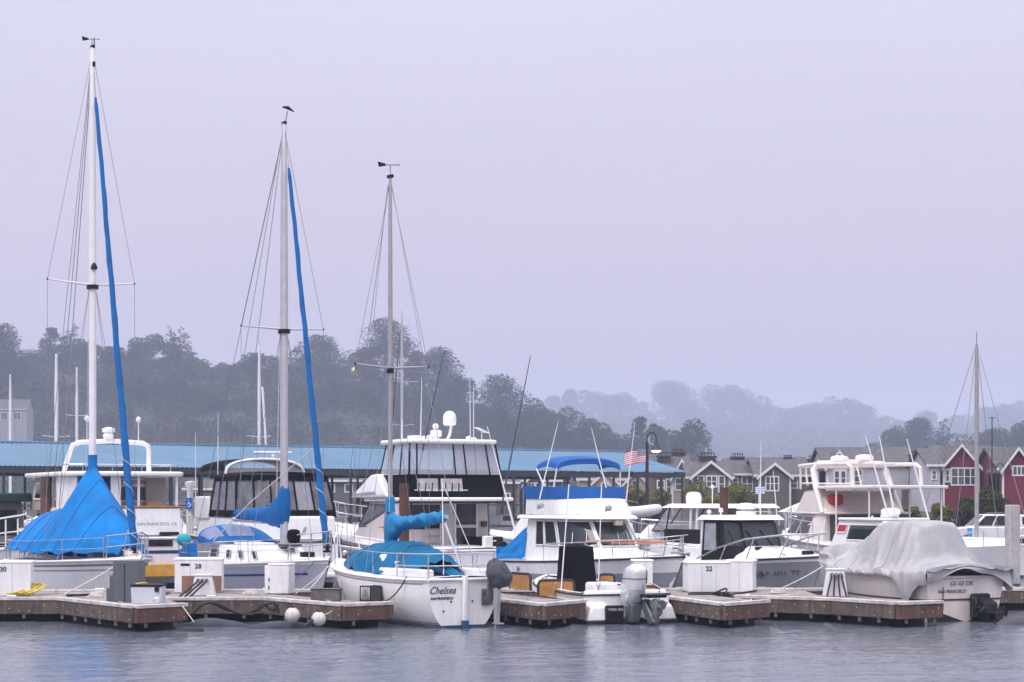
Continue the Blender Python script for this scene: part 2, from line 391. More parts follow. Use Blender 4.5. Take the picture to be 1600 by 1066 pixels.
def wl(X, back): return (X, (53.0 if not back else 54.6)+.045*X)
# main walkway
xs_ = [-17, -12, -7.6, -3.2, 1.2, 5.6, 10, 17]
for i, nm in enumerate(('far left section of the grey plank main walkway', 'main walkway section beside locker 30 under the blue tent sailboat', 'main walkway section under locker 28', 'main walkway section ahead of the small white sloop', 'main walkway section ahead of the outboard boat', 'main walkway section behind locker 22', 'main walkway section behind the grey tarped boat')):
    a, b = xs_[i]+.01, xs_[i+1]-.01
    dock(nm, [[wl(a, 0), wl(b, 0), wl(b, 1), wl(a, 1)]], [(wl(a, 0), wl(b, 0))], brackets=False)
ba = (-.5, .866)
def back(p, Y, k=ba): t = (Y-p[1])/k[1]; return (p[0]+k[0]*t, Y)
# finger docks
A, B, C = g(92, 936), g(212, 949), g(287, 945.5); P0 = g(-60, 936)
dock('left finger dock carrying the grey cabinet and white tub', [[P0, A, (A[0], 52.3), (P0[0], 52.3)], [A, B, C, back(C, 52.3, (-.3, .95)), (A[0], 52.3)]], [(P0, A), (A, B), (B, C)], ends=(2,))
A, B, C = g(415, 936), g(537, 946), g(609, 943); P0 = g(243, 936.5)
dock('finger dock between the left fairway and the small white sloop', [[P0, A, (A[0], 52.6), (P0[0]-.2, 52.4)], [A, B, C, back(C, 51.5, (-.58, .81)), (A[0], 52.6)]], [(P0, A), (A, B), (B, C)], ends=(2,))
B, C = g(848, 945.5), g(909, 940); A = back(B, 52.0, (-.42, .9))
dock('finger dock right of the small white sloop stern', [[A, B, C, back(C, 52.9, (-.42, .9))]], [(A, B), (B, C)], ends=(1,))
B, C = g(1130, 945), g(1196, 940); A = back(B, 53.0, (-.3, .95))
dock('short finger dock in front of locker 22', [[A, B, C, back(C, 53.2, (-.3, .95))]], [(A, B), (B, C)], ends=(1,))
A, B, C = g(1300, 937), g(1402, 943.5), g(1467, 941); P0 = g(1150, 932.5)
dock('long right finger dock beside the grey tarped boat', [[P0, A, (A[0], 53.2), (P0[0]+.1, 53.1)], [A, B, C, back(C, 53.4, (-.56, .83)), (A[0], 53.2)]], [(P0, A), (A, B), (B, C)], ends=(2,))
# far dock of the next row
for a, b, nm in ((-40, -16, 'far walkway beyond the trawler bow'), (-16, 4, 'far walkway beyond the canvas cruiser bows'), (4, 30, 'far walkway beyond the cream flybridge boat bow')):
    dock(nm, [[(a+.01, 82), (b-.01, 82), (b-.01, 84), (a+.01, 84)]], [((a+.01, 82), (b-.01, 82))], brackets=False)

# ------------------------------------------------------------------ boat kit
class Hull:
    def __init__(s, L, B, fs, fb, tr=.85, tm=.42, n=2.3, rake=.7, r0=.8, rb=.3, draft=.2, e=1.0, trake=0.0, eb=1.2, dip=0.0, rnd=0):
        s.__dict__.update(locals())
    def hb(s, t):
        f = 1-((t-s.tm)/(1-s.tm))**s.n if t > s.tm else s.tr+(1-s.tr)*(1-((s.tm-t)/s.tm)**2)
        return s.B/2*max(f, .012)
    def sheer(s, t): return lerp(s.fs, s.fb, t**1.7)-s.dip*math.sin(math.pi*t)
    def pt(s, t, u, side, off=0):
        b = s.hb(t); k = sstep(.35, 1, t); r = lerp(s.r0, s.rb, k); e = lerp(s.e, s.eb, k)
        w_ = r+(1-r)*max(u, 0)**e
        if s.rnd: w_ = lerp(r+(1-r)*(1-(1-min(1, max(u, 0)))**s.rnd)**(1/s.rnd), w_, sstep(.45, 1, t))
        x = -s.L/2+s.L*t-s.rake*(1-u)*sstep(.5, 1, t)-s.trake*(u)*(1-sstep(0, .4, t))
        z = lerp(-s.draft, s.sheer(t), u)
        return Vector((x, side*(b*w_+off), z))
    def u_at(s, t, z): return (z+s.draft)/(s.sheer(t)+s.draft)
    def build(s, root, mat, bottom=None, wl=.10, deck=DECK, crown=.06, rub=None, rubr=.03, nt=30, nu=10, transom=None, deckdrop=0, deckname='deck'):
        mb = MB()
        for sd in (-1, 1):
            mb.grid(lambda i, j: s.pt(i if sd > 0 else i, j, sd), nt, nu) if sd < 0 else mb.grid(lambda i, j: s.pt(1-i, j, sd), nt, nu)
        h = mb.build('hull', mat, root, smooth=50)
        tv = [s.pt(0, 1-j/nu, -1) for j in range(nu+1)]+[s.pt(0, j/nu, 1) for j in range(nu+1)]
        MB().add(tv+[p+Vector((.06, 0, 0)) for p in tv], [tuple(range(len(tv)))[::-1], tuple(range(len(tv), 2*len(tv)))]+[(i, (i+1) % len(tv), len(tv)+(i+1) % len(tv), len(tv)+i) for i in range(len(tv))]).build('transom', transom or mat, root, smooth=0)
        if deck:
            MB().grid(lambda i, j: Vector((s.pt(i, 1, 1).x, s.hb(i)*(1-2*j), s.sheer(i)-.01-deckdrop+crown*(1-(1-2*j)**2))), nt, 8).build(deckname, deck, root, smooth=60)
        if bottom:
            for sd in (-1, 1):
                MB().grid(lambda i, j: s.pt(i, s.u_at(i, lerp(-.18, wl, j)), sd, .006), nt, 2).build('boot_top', bottom, root)
            MB().grid(lambda i, j: s.pt(0, s.u_at(0, lerp(-.18, wl, j)), 1-2*i)*1-Vector((.006, 0, 0)), 6, 2).build('boot_top', bottom, root)
        if rub:
            for sd in (-1, 1):
                MB().tube([s.pt(i/nt, .97, sd, .012) for i in range(nt+1)], rubr, 6).build('rub_rail', rub, root)
            MB().tube([s.pt(0, .97, 1-2*i/6)-Vector((.015, 0, 0)) for i in range(7)], rubr, 6).build('rub_rail', rub, root)
        return h
    def stripe(s, root, name, mat, u0, u1, t0=0, t1=1, off=.006, sides=(-1, 1)):
        for sd in sides: MB().grid(lambda i, j: s.pt(lerp(t0, t1, i), lerp(u0, u1, j), sd, off), 30, 1).build(name, mat, root)
    def on_deck(s, t, side, inset=.08, h=0):
        p = s.pt(t, 1, side); b = max(.02, abs(p.y)-inset); return Vector((p.x, side*b, s.sheer(t)+h))
    def lifelines(s, root, t0, t1, h=.6, n=4, r=.008, sides=(-1, 1), wires=2, mat=None, post=.012):
        for sd in sides:
            for i in range(n):
                t = lerp(t0, t1, i/(n-1)); tubeo('stanchion', [s.on_deck(t, sd, .08, -.02), s.on_deck(t, sd, .06, h)], post, STEEL, root)
            for k in range(wires):
                tubeo('lifeline', [s.on_deck(lerp(t0, t1, i/16), sd, .06, h*(1-.5*k)) for i in range(17)], r, mat or STEEL, root)
    def pulpit(s, root, t0=.86, h=.6, r=.015, tip=.1, mat=None, name='bow_pulpit'):
        mat = mat or STEEL; mb = MB()
        for hh in (h, h*.5):
            pts = [s.on_deck(lerp(t0, .985, i/6), -1, .06, hh+.06*i/6) for i in range(7)]
            nose = Vector((s.L/2+tip, 0, s.sheer(1)+hh+.08)); pts += [pts[-1].lerp(nose, .6), nose]
            mb.tube(pts+[Vector((p.x, -p.y, p.z)) for p in pts[::-1][1:]], r, 6)
        for t in (t0, lerp(t0, .985, .55), .975):
            for sd in (-1, 1): mb.tube([s.on_deck(t, sd, .06, -.02), s.on_deck(min(t+.01, .985), sd, .06, h+.06*(t-t0)/(.985-t0))], r, 6)
        mb.build(name, mat, root)
    def pushpit(s, root, t1=.12, h=.6, r=.015, mat=None):
        mb = MB(); mat = mat or STEEL
        for hh in (h, h*.5):
            pts = [s.on_deck(t, -1, .06, hh) for t in (t1, t1*.5, .01)]
            mb.tube(pts+[Vector((p.x, -p.y, p.z)) for p in pts[::-1]], r, 6)
        for t in (t1, .012):
            for sd in (-1, 1): mb.tube([s.on_deck(t, sd, .06, -.02), s.on_deck(t, sd, .06, h)], r, 6)
        mb.build('stern_rail', mat, root)
class House:
    def __init__(s, bot, top, z0, z1): s.b = [Vector((*p, z0)) if len(p) == 2 else Vector(p) for p in bot]; s.t = [Vector((*p, z1)) if len(p) == 2 else Vector(p) for p in top]
    def build(s, root, name, mat, bevel=.04):
        n = len(s.b); s.root = root
        s.o = MB().add(s.b+s.t, [tuple(range(n))[::-1], tuple(range(n, 2*n))]+[(i, (i+1) % n, n+(i+1) % n, n+i) for i in range(n)]).build(name, mat, root, bevel=bevel); return s
    def at(s, i, u, v):
        j = (i+1) % len(s.b); return s.b[i].lerp(s.b[j], u).lerp(s.t[i].lerp(s.t[j], u), v)
    def nrm(s, i):
        a, b, c = s.at(i, 0, 0), s.at(i, 1, 0), s.at(i, 0, 1); return (b-a).cross(c-a).normalized()
    def window(s, i, u0, u1, v0, v1, glass=None, frame=None, name='window', fr=.03, v0b=None, v1b=None, bars=0):
        n = s.nrm(i); v0b = v0 if v0b is None else v0b; v1b = v1 if v1b is None else v1b
        q = [s.at(i, u0, v0), s.at(i, u1, v0b), s.at(i, u1, v1b), s.at(i, u0, v1)]
        mb = MB()
        if frame:
            ql = q+[q[0]]
            for a, b in zip(ql, ql[1:]): mb.tube([a+n*.032, b+n*.032], fr*.5, 4)
            for k in range(bars):
                x = (k+1)/(bars+1); mb.tube([q[0].lerp(q[1], x)+n*.032, q[3].lerp(q[2], x)+n*.032], fr*.45, 4)
            f = mb.build(name, frame, s.root, smooth=0)
            MB().slab([p-n*.02 for p in q], .05).build('pane', glass or GLASS, f, smooth=0)
        else: f = MB().slab([p-n*.02 for p in q], .05).build(name, glass or GLASS, s.root, smooth=0)
        return f
def outline(xb, xf, wb, wf, nose=0, k=1.0): return [(xb, -wb), (xf, -wf), (xf+nose, 0), (xf, wf), (xb, wb)]
def outline6(xb, xf, wb, wf, xn, wn): return [(xb, -wb), (xf, -wf), (xn, -wn), (xn, wn), (xf, wf), (xb, wb)]
def slabo(name, poly, z0, z1, mat, root, bevel=.03, top=None): return MB().prism(poly, z0, z1, top).build(name, mat, root, bevel=bevel)
def rounded(xb, xf, w_, n=6, r=.35, wf=None):
    wf = wf or w_; pts = []
    for cx, cy, a0 in ((xf-r, wf-r, 0), (xb+r, w_-r, 90), (xb+r, -w_+r, 180), (xf-r, -wf+r, 270)):
        for i in range(n+1): a = R(a0+90*i/n); pts.append((cx+r*math.cos(a), cy+r*math.sin(a)))
    return pts
def antenna(root, base, tip, r=.012, mat=None, name='whip_antenna'): return MB().tube([base, Vector(base).lerp(Vector(tip), .5), tip], [r, r*.75, r*.4], 6).build(name, mat or WSPAR, root)
def radar(root, c, r=.28, name='radar_dome'): return MB().lathe([(r*.55, 0), (r*.6, .05), (r*.98, .07), (r, .14), (r*.93, .21), (r*.5, .25), (.01, .255)], c, 20).build(name, WHITE, root)
def rig(root, mx, z0, z1, r, mat, spz, sph, fx, fz, bx, bz, cy, furl=None, furlz=None, rise=.1, fore2=None, lower=True, extra=0, ftop=None, wr=.0075):
    MB().lathe([(r*1.05, z0), (r, z0+1), (r, lerp(z0, z1, .6)), (r*.85, lerp(z0, z1, .85)), (r*.62, z1-.05), (r*.5, z1)], (mx, 0, 0), 14, a=1.25, b=.85).build('mast', mat, root)
    MB().box(mx-.11, mx+.11, -.045, .045, z1-.02, z1+.06).build('masthead_fitting', BLACKP, root, bevel=.01)
    top = Vector((mx, 0, z1)); cz = lambda sd: Vector((mx-.12, sd*cy, z0-.5))
    for i, (sz, sh) in enumerate(zip(spz, sph)):
        for sd in (-1, 1):
            MB().tube([(mx, 0, sz), (mx-.1, sd*sh, sz+rise)], [.035, .02], 8).build('spreader', mat, root)
            MB().ball((mx-.1, sd*sh, sz+rise), .032, 8, 5).build('spreader_tip', BLACKP, root)
        MB().lathe([(r*1.5, sz-.12), (r*1.5, sz+.0)], (mx, 0, 0), 12, a=1.2, b=.9).build('spreader_bracket', BLACKP, root)
    for sd in (-1, 1):
        pts = [top-Vector((0, 0, .1))]+[Vector((mx-.1, sd*sh, sz+rise)) for sz, sh in sorted(zip(spz, sph), reverse=True)]+[cz(sd)]
        tubeo('shroud', pts, wr, WIRE, root, 5)
        if lower and spz:
            tubeo('lower_shroud', [(mx, sd*r*.8, spz[0]-.12), (mx+.45, sd*cy*.97, z0-.5)], wr, WIRE, root, 5); tubeo('lower_shroud', [(mx, sd*r*.8, spz[0]-.12), (mx-.65, sd*cy*.97, z0-.5)], wr, WIRE, root, 5)
    tubeo('backstay', [top, (bx, 0, bz)], wr*1.2, WIRE, root, 5)
    ft = Vector((mx+.06, 0, ftop or z1-.1)); fb = Vector((fx, 0, fz))
    tubeo('forestay', [ft, fb], wr*1.2, WIRE, root, 5)
    for e in range(extra):
        tubeo('halyard', [top-Vector((0, 0, .3)), (mx-r*1.5-.02*e, (-1)**e*r*1.2, z0+1.0)], wr*.9, ROPE, root, 5)
    if furl:
        a, b = furlz; n = 40; pts, rs = [], []
        for i in range(n+1):
            t = lerp(a, b, i/n); p = fb.lerp(ft, t); j = .006*math.sin(i*1.7)+.006*math.sin(i*.6+1)
            pts.append(p+Vector((j, j*.7, 0))); rs.append(lerp(furl[1], furl[2], i/n)*(1+.05*math.sin(i*2.3)+.04*math.sin(i*5.1))*(.6 if i in (0, n) else 1))
        MB().tube(pts, rs, 10).build('furled_sail', furl[0], root)
        sp = []
        for i in range(60):
            t = lerp(a+.01, a+.2, i/59); th = i*.42; rr = lerp(furl[1], furl[2], (t-a)/(b-a))*1.12; sp.append(fb.lerp(ft, t)+Vector((0, math.cos(th)*rr, math.sin(th)*rr*.4))+Vector((math.sin(th)*rr, 0, 0)))
        MB().tube(sp, .009, 5).build('furling_line', ROPE, root)
        MB().lathe([(.02, 0), (.12, .02), (.12, .05), (.06, .07), (.06, .12), (.12, .14), (.12, .17), (.02, .19)], fb+(ft-fb)*(a*.35), 12).build('furler_drum', BLACKP, root)
def vane(root, p, s=.5):
    p = Vector(p); a = -root.rotation_euler.z; d = Vector((math.cos(a), math.sin(a), 0)); up = Vector((0, 0, s*.6)); mb = MB().tube([p, p+up], .009, 5).tube([p+up-d*s*.5, p+up+d*s*.6], .010, 5).tube([p+up+d*s*.6, p+up+d*s*.75], [.02, .003], 6)
    q = p+up-d*s*.5; z = Vector((0, 0, 1)); mb.slab([q-d*.12-z*.05, q+d*.06-z*.02, q+d*.06+z*.03, q-d*.14+z*.09], .01); mb.build('wind_vane', BLACKP, root)
def wave(x, y, s=1.0): return noise.noise(Vector((x*s, y*s, 3.1)))

# ================================================================== A1: white sailboat under a blue tent
def sb_blue():
    bow = Vector(((222-800)/F*54.9, 54.9)); h = R(-60); d = Vector((math.cos(h), math.sin(h))); L = 9.6; c = bow-d*L/2
    r = thing('sailboat', 'tall white sailboat tented under a bright blue tarp, bow at the left finger', 'sailboat', (c.x, c.y, 0), h, 'moored sailboats')
    H = Hull(L, 3.05, 1.12, 1.40, tr=.74, rake=.8, r0=.62, rb=.25, e=.6); H.build(r, WHITE, BOTTOM, .12, rub=WHITE2, rubr=.035)
    H.stripe(r, 'brown_stripe', M('brown_stripe', (.26, .15, .13), .5), .86, .895); H.stripe(r, 'blue_stripe', M('pale_blue_stripe', (.30, .33, .50), .5), .77, .80)
    x0 = L/2
    hs = House(outline(-3.0, 2.2, .95, .55, .25), outline(-2.9, 1.6, .80, .45, .15), 1.18, 1.66).build(r, 'cabin', WHITE)
    for u in (.10, .34, .58, .8): hs.window(0, u, u+.14, .3, .78, GLASS, STEEL, 'port_light', .02)
    mx = x0-4.3
    rig(r, mx, 1.66, 16.3, .125, WSPAR, [9.3], [1.32], x0-.62, 1.42, -x0+.1, 1.3, 1.35, furl=(BLUED, .115, .055), furlz=(.012, .935), rise=.12, extra=2, ftop=15.7)
    tubeo('topping_lift', [(mx, 0, 16.2), (mx-4.0, 0, 2.7)], .011, WIRE, r); tubeo('backstay', [(mx-.05, .03, 16.2), (-x0+.1, .5, 1.3)], .014, ALUD, r)
    MB().lathe([(.09, 0), (.10, .06), (.06, .16), (.02, .2)], (mx+.14, 0, 9.75), 10).build('steaming_light', BLACKP, r)
    vane(r, (mx-.05, 0, 16.36), .32); MB().box(mx+.08, mx+.17, -.04, .04, 15.72, 15.86).build('masthead_sheave', BLACKP, r, bevel=.02); tubeo('masthead_bracket', [(mx-.15, .1, 16.3), (mx-.15, .1, 16.62)], .02, GALV, r); antenna(r, (mx+.06, .1, 16.3), (mx+.06, .1, 17.1), .006)
    ridge = [(-4.95, 1.32), (-4.55, 1.75), (-4.0, 2.42), (-3.4, 2.62), (-2.0, 2.72), (-1.1, 2.92), (-.35, 3.34), (mx-.10, 4.02), (mx+.10, 4.02), (1.4, 3.42), (2.3, 2.76), (3.2, 2.10), (3.85, 1.62)]
    wid = [(-4.95, .95), (-4.3, 1.2), (-2, 1.5), (.5, 1.5), (2, 1.12), (3.2, .66), (3.85, .33)]
    def tarp(i, j):
        x = lerp(-4.95, 3.85, i); v = 2*j-1; rz = interp(x, ridge); w_ = interp(x, wid); peak = max(0, 1-abs(x-mx)/2.6)
        ez = 1.44+.10*abs(math.sin(x*2.4))-.06*peak
        p = lerp(1.3, 1.12, peak); s_ = abs(v)
        z = rz-(rz-ez)*s_**p-(.12*(1-peak)*math.sin(math.pi*s_)*-1)
        if s_ < .04: z = rz
        y = v*w_*(1+.05*math.sin(x*5+s_*3)); fold = .035*math.sin(x*7+v*2+2*wave(x, v, 2))*s_
        return Vector((x+.03*wave(x*2, v*3, 1.5), y+fold*(1 if v > 0 else -1), z+.06*wave(x*1.6, v*2, 1.3)*s_+.03*wave(x*5, v*5, 1)*s_))
    MB().grid(tarp, 90, 44).build('boat_tarp', BLUE, r, smooth=80)
    for q in (.16, .30, .44, .53, .70, .82): MB().tube([tarp(q+.02*(j/44-.5), j/44)+Vector((0, 0, .008)) for j in range(45)], .011, 4).build('tarp_seam', BLUED, r)
    MB().tube([tarp(.5+.12*math.sin(j*.25), j/44)*1.0 for j in range(0, 20)], .004, 4).build('tarp_crease', BLUED, r)
    MB().lathe([(.15, 3.6), (.155, 3.9), (.15, 4.08), (.145, 4.25), (.155, 4.3)], (mx, 0, 0), 14, a=1.15, b=.9).build('mast_collar', BLUE, r)
    hem = [tarp(i/120, 0) for i in range(121)]; MB().tube([p+Vector((0, -.01, -.01)) for p in hem], .012, 5).build('tarp_hem', BLUED, r)
    for i in (.18, .4, .55, .72): MB().tube([tarp(i, 0)+Vector((0, 0, 0)), H.on_deck(min(.98, (tarp(i, 0).x+L/2)/L), -1, .02, .02)], .008, 5).build('tie_line', ROPE, r)
    H.lifelines(r, .08, .86, .58, 5); H.pulpit(r, .87, .62, .017); H.pushpit(r)
    text('registration_number', 'CF 146', .17, H.pt(.905, .70, -1, .012), H.pt(.95, .7, -1)-H.pt(.86, .7, -1), (0, 0, 1), INKB, r)
    MB().box(3.9, 4.25, -.2, .2, 1.42, 1.55).build('anchor_locker', WHITE2, r, bevel=.03)
    return r, H
BL, BLH = sb_blue()

# ================================================================== A2: white sailboat with grey topsides
def sb_28():
    Y = 55.3; bow = Vector(((516-800)/F*Y, Y)); h = R(-60); d = Vector((math.cos(h), math.sin(h))); L = 9.2; c = bow-d*L/2
    r = thing('sailboat', 'sailboat with grey topsides, navy stripe and blue boom cover behind locker 28', 'sailboat', (c.x, c.y, 0), h, 'moored sailboats')
    H = Hull(L, 2.95, 1.02, 1.36, tr=.72, rake=.85, r0=.62, rb=.25, e=.6); H.build(r, GREYH, BOTTOM, .1, rub=WHITE2, rubr=.03)
    H.stripe(r, 'navy_stripe', M('navy_stripe', (.03, .05, .26), .4), .70, .745, .04, .93); H.stripe(r, 'white_sheer_band', WHITE, .90, 1.0)
    x0 = L/2
    hs = House(outline(-2.2, 2.35, 1.02, .6, .35), outline(-2.1, 1.5, .88, .5, .15), 1.08, 1.62).build(r, 'cabin', WHITE, .06)
    for u in (.30, .49, .70): hs.window(0, u, u+.055, .30, .72, GLASS, STEEL, 'port_light', .025)
    hs.window(0, .05, .15, .3, .75, GLASS, STEEL, 'port_light', .025)
    MB().box(1.55, 2.1, -.27, .27, 1.62, 1.70).build('fore_hatch', GLASSB, r, bevel=.03)
    MB().box(-1.5, -.2, -.4, .4, 1.62, 1.70).build('sliding_hatch', WHITE, r, bevel=.03)
    mx = x0-3.2
    rig(r, mx, 1.62, 13.95, .125, ALU, [7.95], [1.3], x0-.2, 1.42, -x0+.1, 1.2, 1.3, furl=(BLUED, .10, .055), furlz=(.02, .90), rise=.06, extra=4)
    tubeo('topping_lift', [(mx, 0, 13.9), (mx-3.7, 0, 2.6)], .01, WIRE, r); tubeo('backstay', [(mx-.05, .05, 13.9), (-x0+.1, -.6, 1.2)], .010, WIRE, r)
    tubeo('spinnaker_halyard', [(mx+2.2, -.1, 4.4), (mx-.4, -.9, 2.9), (mx-2.4, -1.25, 1.75)], .016, ROPE, r)
    antenna(r, (mx-.1, 0, 13.95), (mx-.1, 0, 14.9), .006)
    MB().tube([(mx+.05, -.08, 14.42), (mx+.14, .06, 14.40), (mx+.22, .22, 14.28)], [.02, .06, .015], 6).tube([(mx+.14, 0.05, 14.3), (mx+.1, 0, 14.0)], .012, 5).build('wind_instrument', BLACKP, r)
    # boom cover, tall at the mast
    def cover(i, j):
        x = mx+.22-3.95*i; top = interp(i, [(0, 3.50), (.05, 3.48), (.12, 3.2), (.30, 2.82), (.6, 2.74), (1, 2.66)]); bot = interp(i, [(0, 2.2), (.1, 2.12), (.25, 2.2), (.5, 2.32), (1, 2.40)])
        a = 2*math.pi*j; wd = interp(i, [(0, .17), (.1, .2), (.4, .2), (1, .12)])
        k = min(1, i/.03)**.5*min(1, (1-i)/.03+.02)**.5; return Vector((x, math.sin(a)*wd*k*(1+.08*wave(x*4, j*5)), (top+bot)/2+k*math.cos(a)*(top-bot)/2+.05*wave(x*3, j*4, 1)))
    MB().grid(cover, 70, 22).build('boom_cover', BLUED, r, smooth=80)
    tubeo('boom', [(mx, 0, 2.3), (mx-3.9, 0, 2.38)], .07, ALU, r, 8)
    # dodger with clear panels
    dv = lambda k: [(-2.05-k*.75, -1.05), (-2.05-k*.35, 1.05)]
    def dodger(i, j):
        a = math.pi*j; x = lerp(-1.55, -2.75, i); hgt = lerp(.08, .56, math.sin(i*math.pi/2)); return Vector((x, -math.cos(a)*1.08, 1.66+math.sin(a)**.6*hgt))
    MB().grid(dodger, 10, 20).build('dodger', BLUED, r, smooth=80)
    MB().grid(lambda i, j: dodger(.18+.62*i, .06+.26*j)+Vector((.02, -.025, .02)), 6, 6).build('dodger_window', VINYL, r, smooth=80)
    MB().grid(lambda i, j: dodger(.15+.6*i, .36+.26*j)+Vector((.03, 0, .03)), 6, 6).build('dodger_window', VINYL, r, smooth=80)
    MB().grid(lambda i, j: Vector((lerp(-2.7, -4.25, i), -1.12+.05*j, lerp(1.75, .98, j)-.35*i*(1-j))), 8, 3).build('weather_cloth', BLUE, r)
    H.lifelines(r, .10, .86, .6, 5); H.pulpit(r, .85, .68, .019); H.pushpit(r, .14, .62, .018)
    # kettle grill and cushion buoy on the stern rail
    MB().ball((-4.25, -.95, 1.72), .24, 14, 8, .85).build('horseshoe_buoy', M('turquoise_cover', (.01, .33, .42), .7, .1), r)
    MB().lathe([(.05, 0), (.17, .05), (.20, .2), (.17, .36), (.09, .40)], (3.35, -.55, 1.75), 14).build('pulpit_bag', BLACKC, r)
    MB().box(2.9, 3.2, -.18, .18, 1.35, 1.5).build('windlass', BLACKP, r, bevel=.03)
    return r, H
S28, S28H = sb_28()

# ================================================================== Near row: small sloop, stern out
def sloop():
    h = R(121); L = 6.7; st = Vector((-1.14, 46.35)); d = Vector((math.cos(h), math.sin(h))); c = st+d*L/2
    r = thing('sailboat', 'small white sloop with teal cabin cover and script name on its transom', 'sailboat', (c.x, c.y, 0), h, 'moored sailboats')
    H = Hull(L, 2.3, 1.17, 1.44, tr=.80, rake=.55, r0=.10, rb=.2, e=.36, eb=.8, draft=.12, n=2.6, dip=.05, rnd=2.3); H.build(r, WHITE, BOTTOM, .07, rub=WHITE2, rubr=.045, nu=16, crown=.05)
    H.stripe(r, 'dark_stripe', GREYD, .885, .905, .03, .98); H.stripe(r, 'rub_strake', WHITE2, .915, .93, 0, 1, .02)
    x0 = L/2; mx = -x0+3.66
    hs = House(outline(-.75, 2.0, .82, .42, .3), outline(-.7, 1.3, .68, .38, .1), 1.22, 1.66).build(r, 'cabin', WHITE, .06)
    MB().box(-x0+.25, -.8, .62, .90, 1.16, 1.36).build('cockpit_coaming', WHITE, r, bevel=.05); MB().box(-x0+.25, -.8, -.90, -.62, 1.16, 1.36).build('cockpit_coaming', WHITE, r, bevel=.05)
    def cov(i, j):
        x = lerp(-2.35, 2.55, i); v = 2*j-1; top = curve(x, [(-2.35, 1.55), (-1.9, 1.78), (-.9, 1.98), (0, 1.96), (1, 1.86), (1.9, 1.68), (2.55, 1.45)]); w_ = interp(x, [(-2.35, .72), (-1, .92), (.6, .95), (1.7, .7), (2.55, .30)])
        ez = 1.24+.05*math.sin(x*3)+.05*abs(math.sin(x*1.4)); z = ez+(top-ez)*(1-abs(v)**2.2); return Vector((x, v*w_+.03*math.sin(x*6)*v, z+.07*wave(x*1.8, v*2.2, 1.5)+.05*wave(x*4+v*3, v*1.5, 1.3)-.07*abs(math.sin(x*3.1+v))*abs(v)))
    MB().grid(cov, 80, 36).build('cabin_cover', TEAL, r, smooth=80)
    for q in (.2, .42, .64, .85): MB().tube([cov(q, j/36)+Vector((0, 0, .006)) for j in range(37)], .010, 4).build('cover_seam', M('teal_seam', (.002, .08, .18), .8), r)
    MB().grid(lambda i, j: Vector((lerp(-2.2, -3.0, i), lerp(.62, -.25, j)-.2*i, 1.42-.14*math.sin(math.pi*j)-.3*i*j+.04*wave(i*3, j*4))), 8, 10).build('cover_flap', TEAL, r, smooth=80)
    rig(r, mx, 1.66, 11.0, .062, ALUD, [6.25], [1.02], x0-.1, 1.46, -x0+.02, 1.25, 1.05, rise=.07, extra=1, wr=.007)
    tubeo('jib_halyard', [(mx+.05, .05, 10.8), (mx+.9, .7, 1.5)], .006, WIRE, r, 5)
    for y in (-.5, .5): tubeo('split_backstay', [(-x0+1.0, 0, 3.4), (-x0+.03, y, 1.25)], .012, STEEL, r)
    tubeo('mainsheet_tackle', [(mx-2.75, 0, 2.5), (-x0+.25, -.1, 1.36)], .030, ALU, r, 8)
    vane(r, (mx, 0, 11.1), .34)
    def bc(i, j):
        x = mx+.16-3.0*i; top = curve(i, [(0, 2.75), (.06, 2.72), (.15, 2.62), (.4, 2.6), (.75, 2.68), (1, 2.72)]); bot = curve(i, [(0, 1.62), (.07, 1.66), (.15, 2.0), (.28, 2.22), (.6, 2.34), (1, 2.44)]); a = 2*math.pi*j
        wd = interp(i, [(0, .14), (.15, .2), (.6, .17), (1, .10)]); k = min(1, i/.03)**.5*min(1, (1-i)/.02+.02)**.5; return Vector((x, math.sin(a)*wd*k*(1+.3*wave(x*5, j*5)), (top+bot)/2+k*math.cos(a)*(top-bot)/2+.08*wave(x*4, j*4)))
    MB().grid(bc, 70, 24).build('boom_cover', M('blue_boom_cover', (.004, .19, .42), .8, .2, 3, bump=.4, bscale=12), r, smooth=80)
    MB().grid(lambda i, j: Vector((mx+.19, math.sin(2*math.pi*j)*.10*(1-.5*i), lerp(2.2, 2.68, i)))+Vector((math.cos(2*math.pi*j)*.06, 0, 0)), 6, 12).build('faded_patch', M('faded_pink_cloth', (.55, .16, .20), .8, .2), r)
    MB().lathe([(.13, 2.68), (.11, 2.8), (.125, 2.95), (.10, 3.05)], (mx, 0, 0), 12).build('mast_wrap', M('blue_boom_cover', (0, 0, 0)), r)
    tubeo('boom', [(mx, 0, 2.4), (mx-2.9, 0, 2.58)], .05, ALU, r, 8)
    H.lifelines(r, .16, .80, .56, 4, wires=1, r=.011); H.pulpit(r, .80, .6, .02, mat=WHITE2); H.pushpit(r, .2, .56, .018)
    for x, sd in ((-1.55, 1), (-1.55, -1)):
        MB().lathe([(.07, 0), (.055, .05), (.05, .1), (.075, .14), (.06, .16)], (x, sd*.78, 1.36), 12).build('winch', STEEL, r)
    # transom fittings
    tx = -x0
    MB().hexa([(tx-.10, -.045, -.2), (tx-.02, -.045, -.2), (tx-.02, .045, -.2), (tx-.10, .045, -.2), (tx-.16, -.05, 1.22), (tx-.02, -.05, 1.22), (tx-.02, .05, 1.22), (tx-.16, .05, 1.22)]).build('rudder', WHITE, r, bevel=.02)
    MB().box(tx-.19, tx-.015, -.058, .058, -.2, .18).build('rudder_tip', BOTTOM, r, bevel=.01)
    MB().box(tx-.05, tx-.004, -.03, .03, .3, .36).build('pintle', STEEL, r); MB().box(tx-.05, tx-.004, -.03, .03, .95, 1.01).build('pintle', STEEL, r)
    for y, z in ((.32, .62), (-.25, .62), (.52, .40)): MB().lathe([(.02, 0), (.026, .012), (.01, .014)], (tx-.015, y, z), 8, axis='x').build('drain_fitting', BLACKP, r)
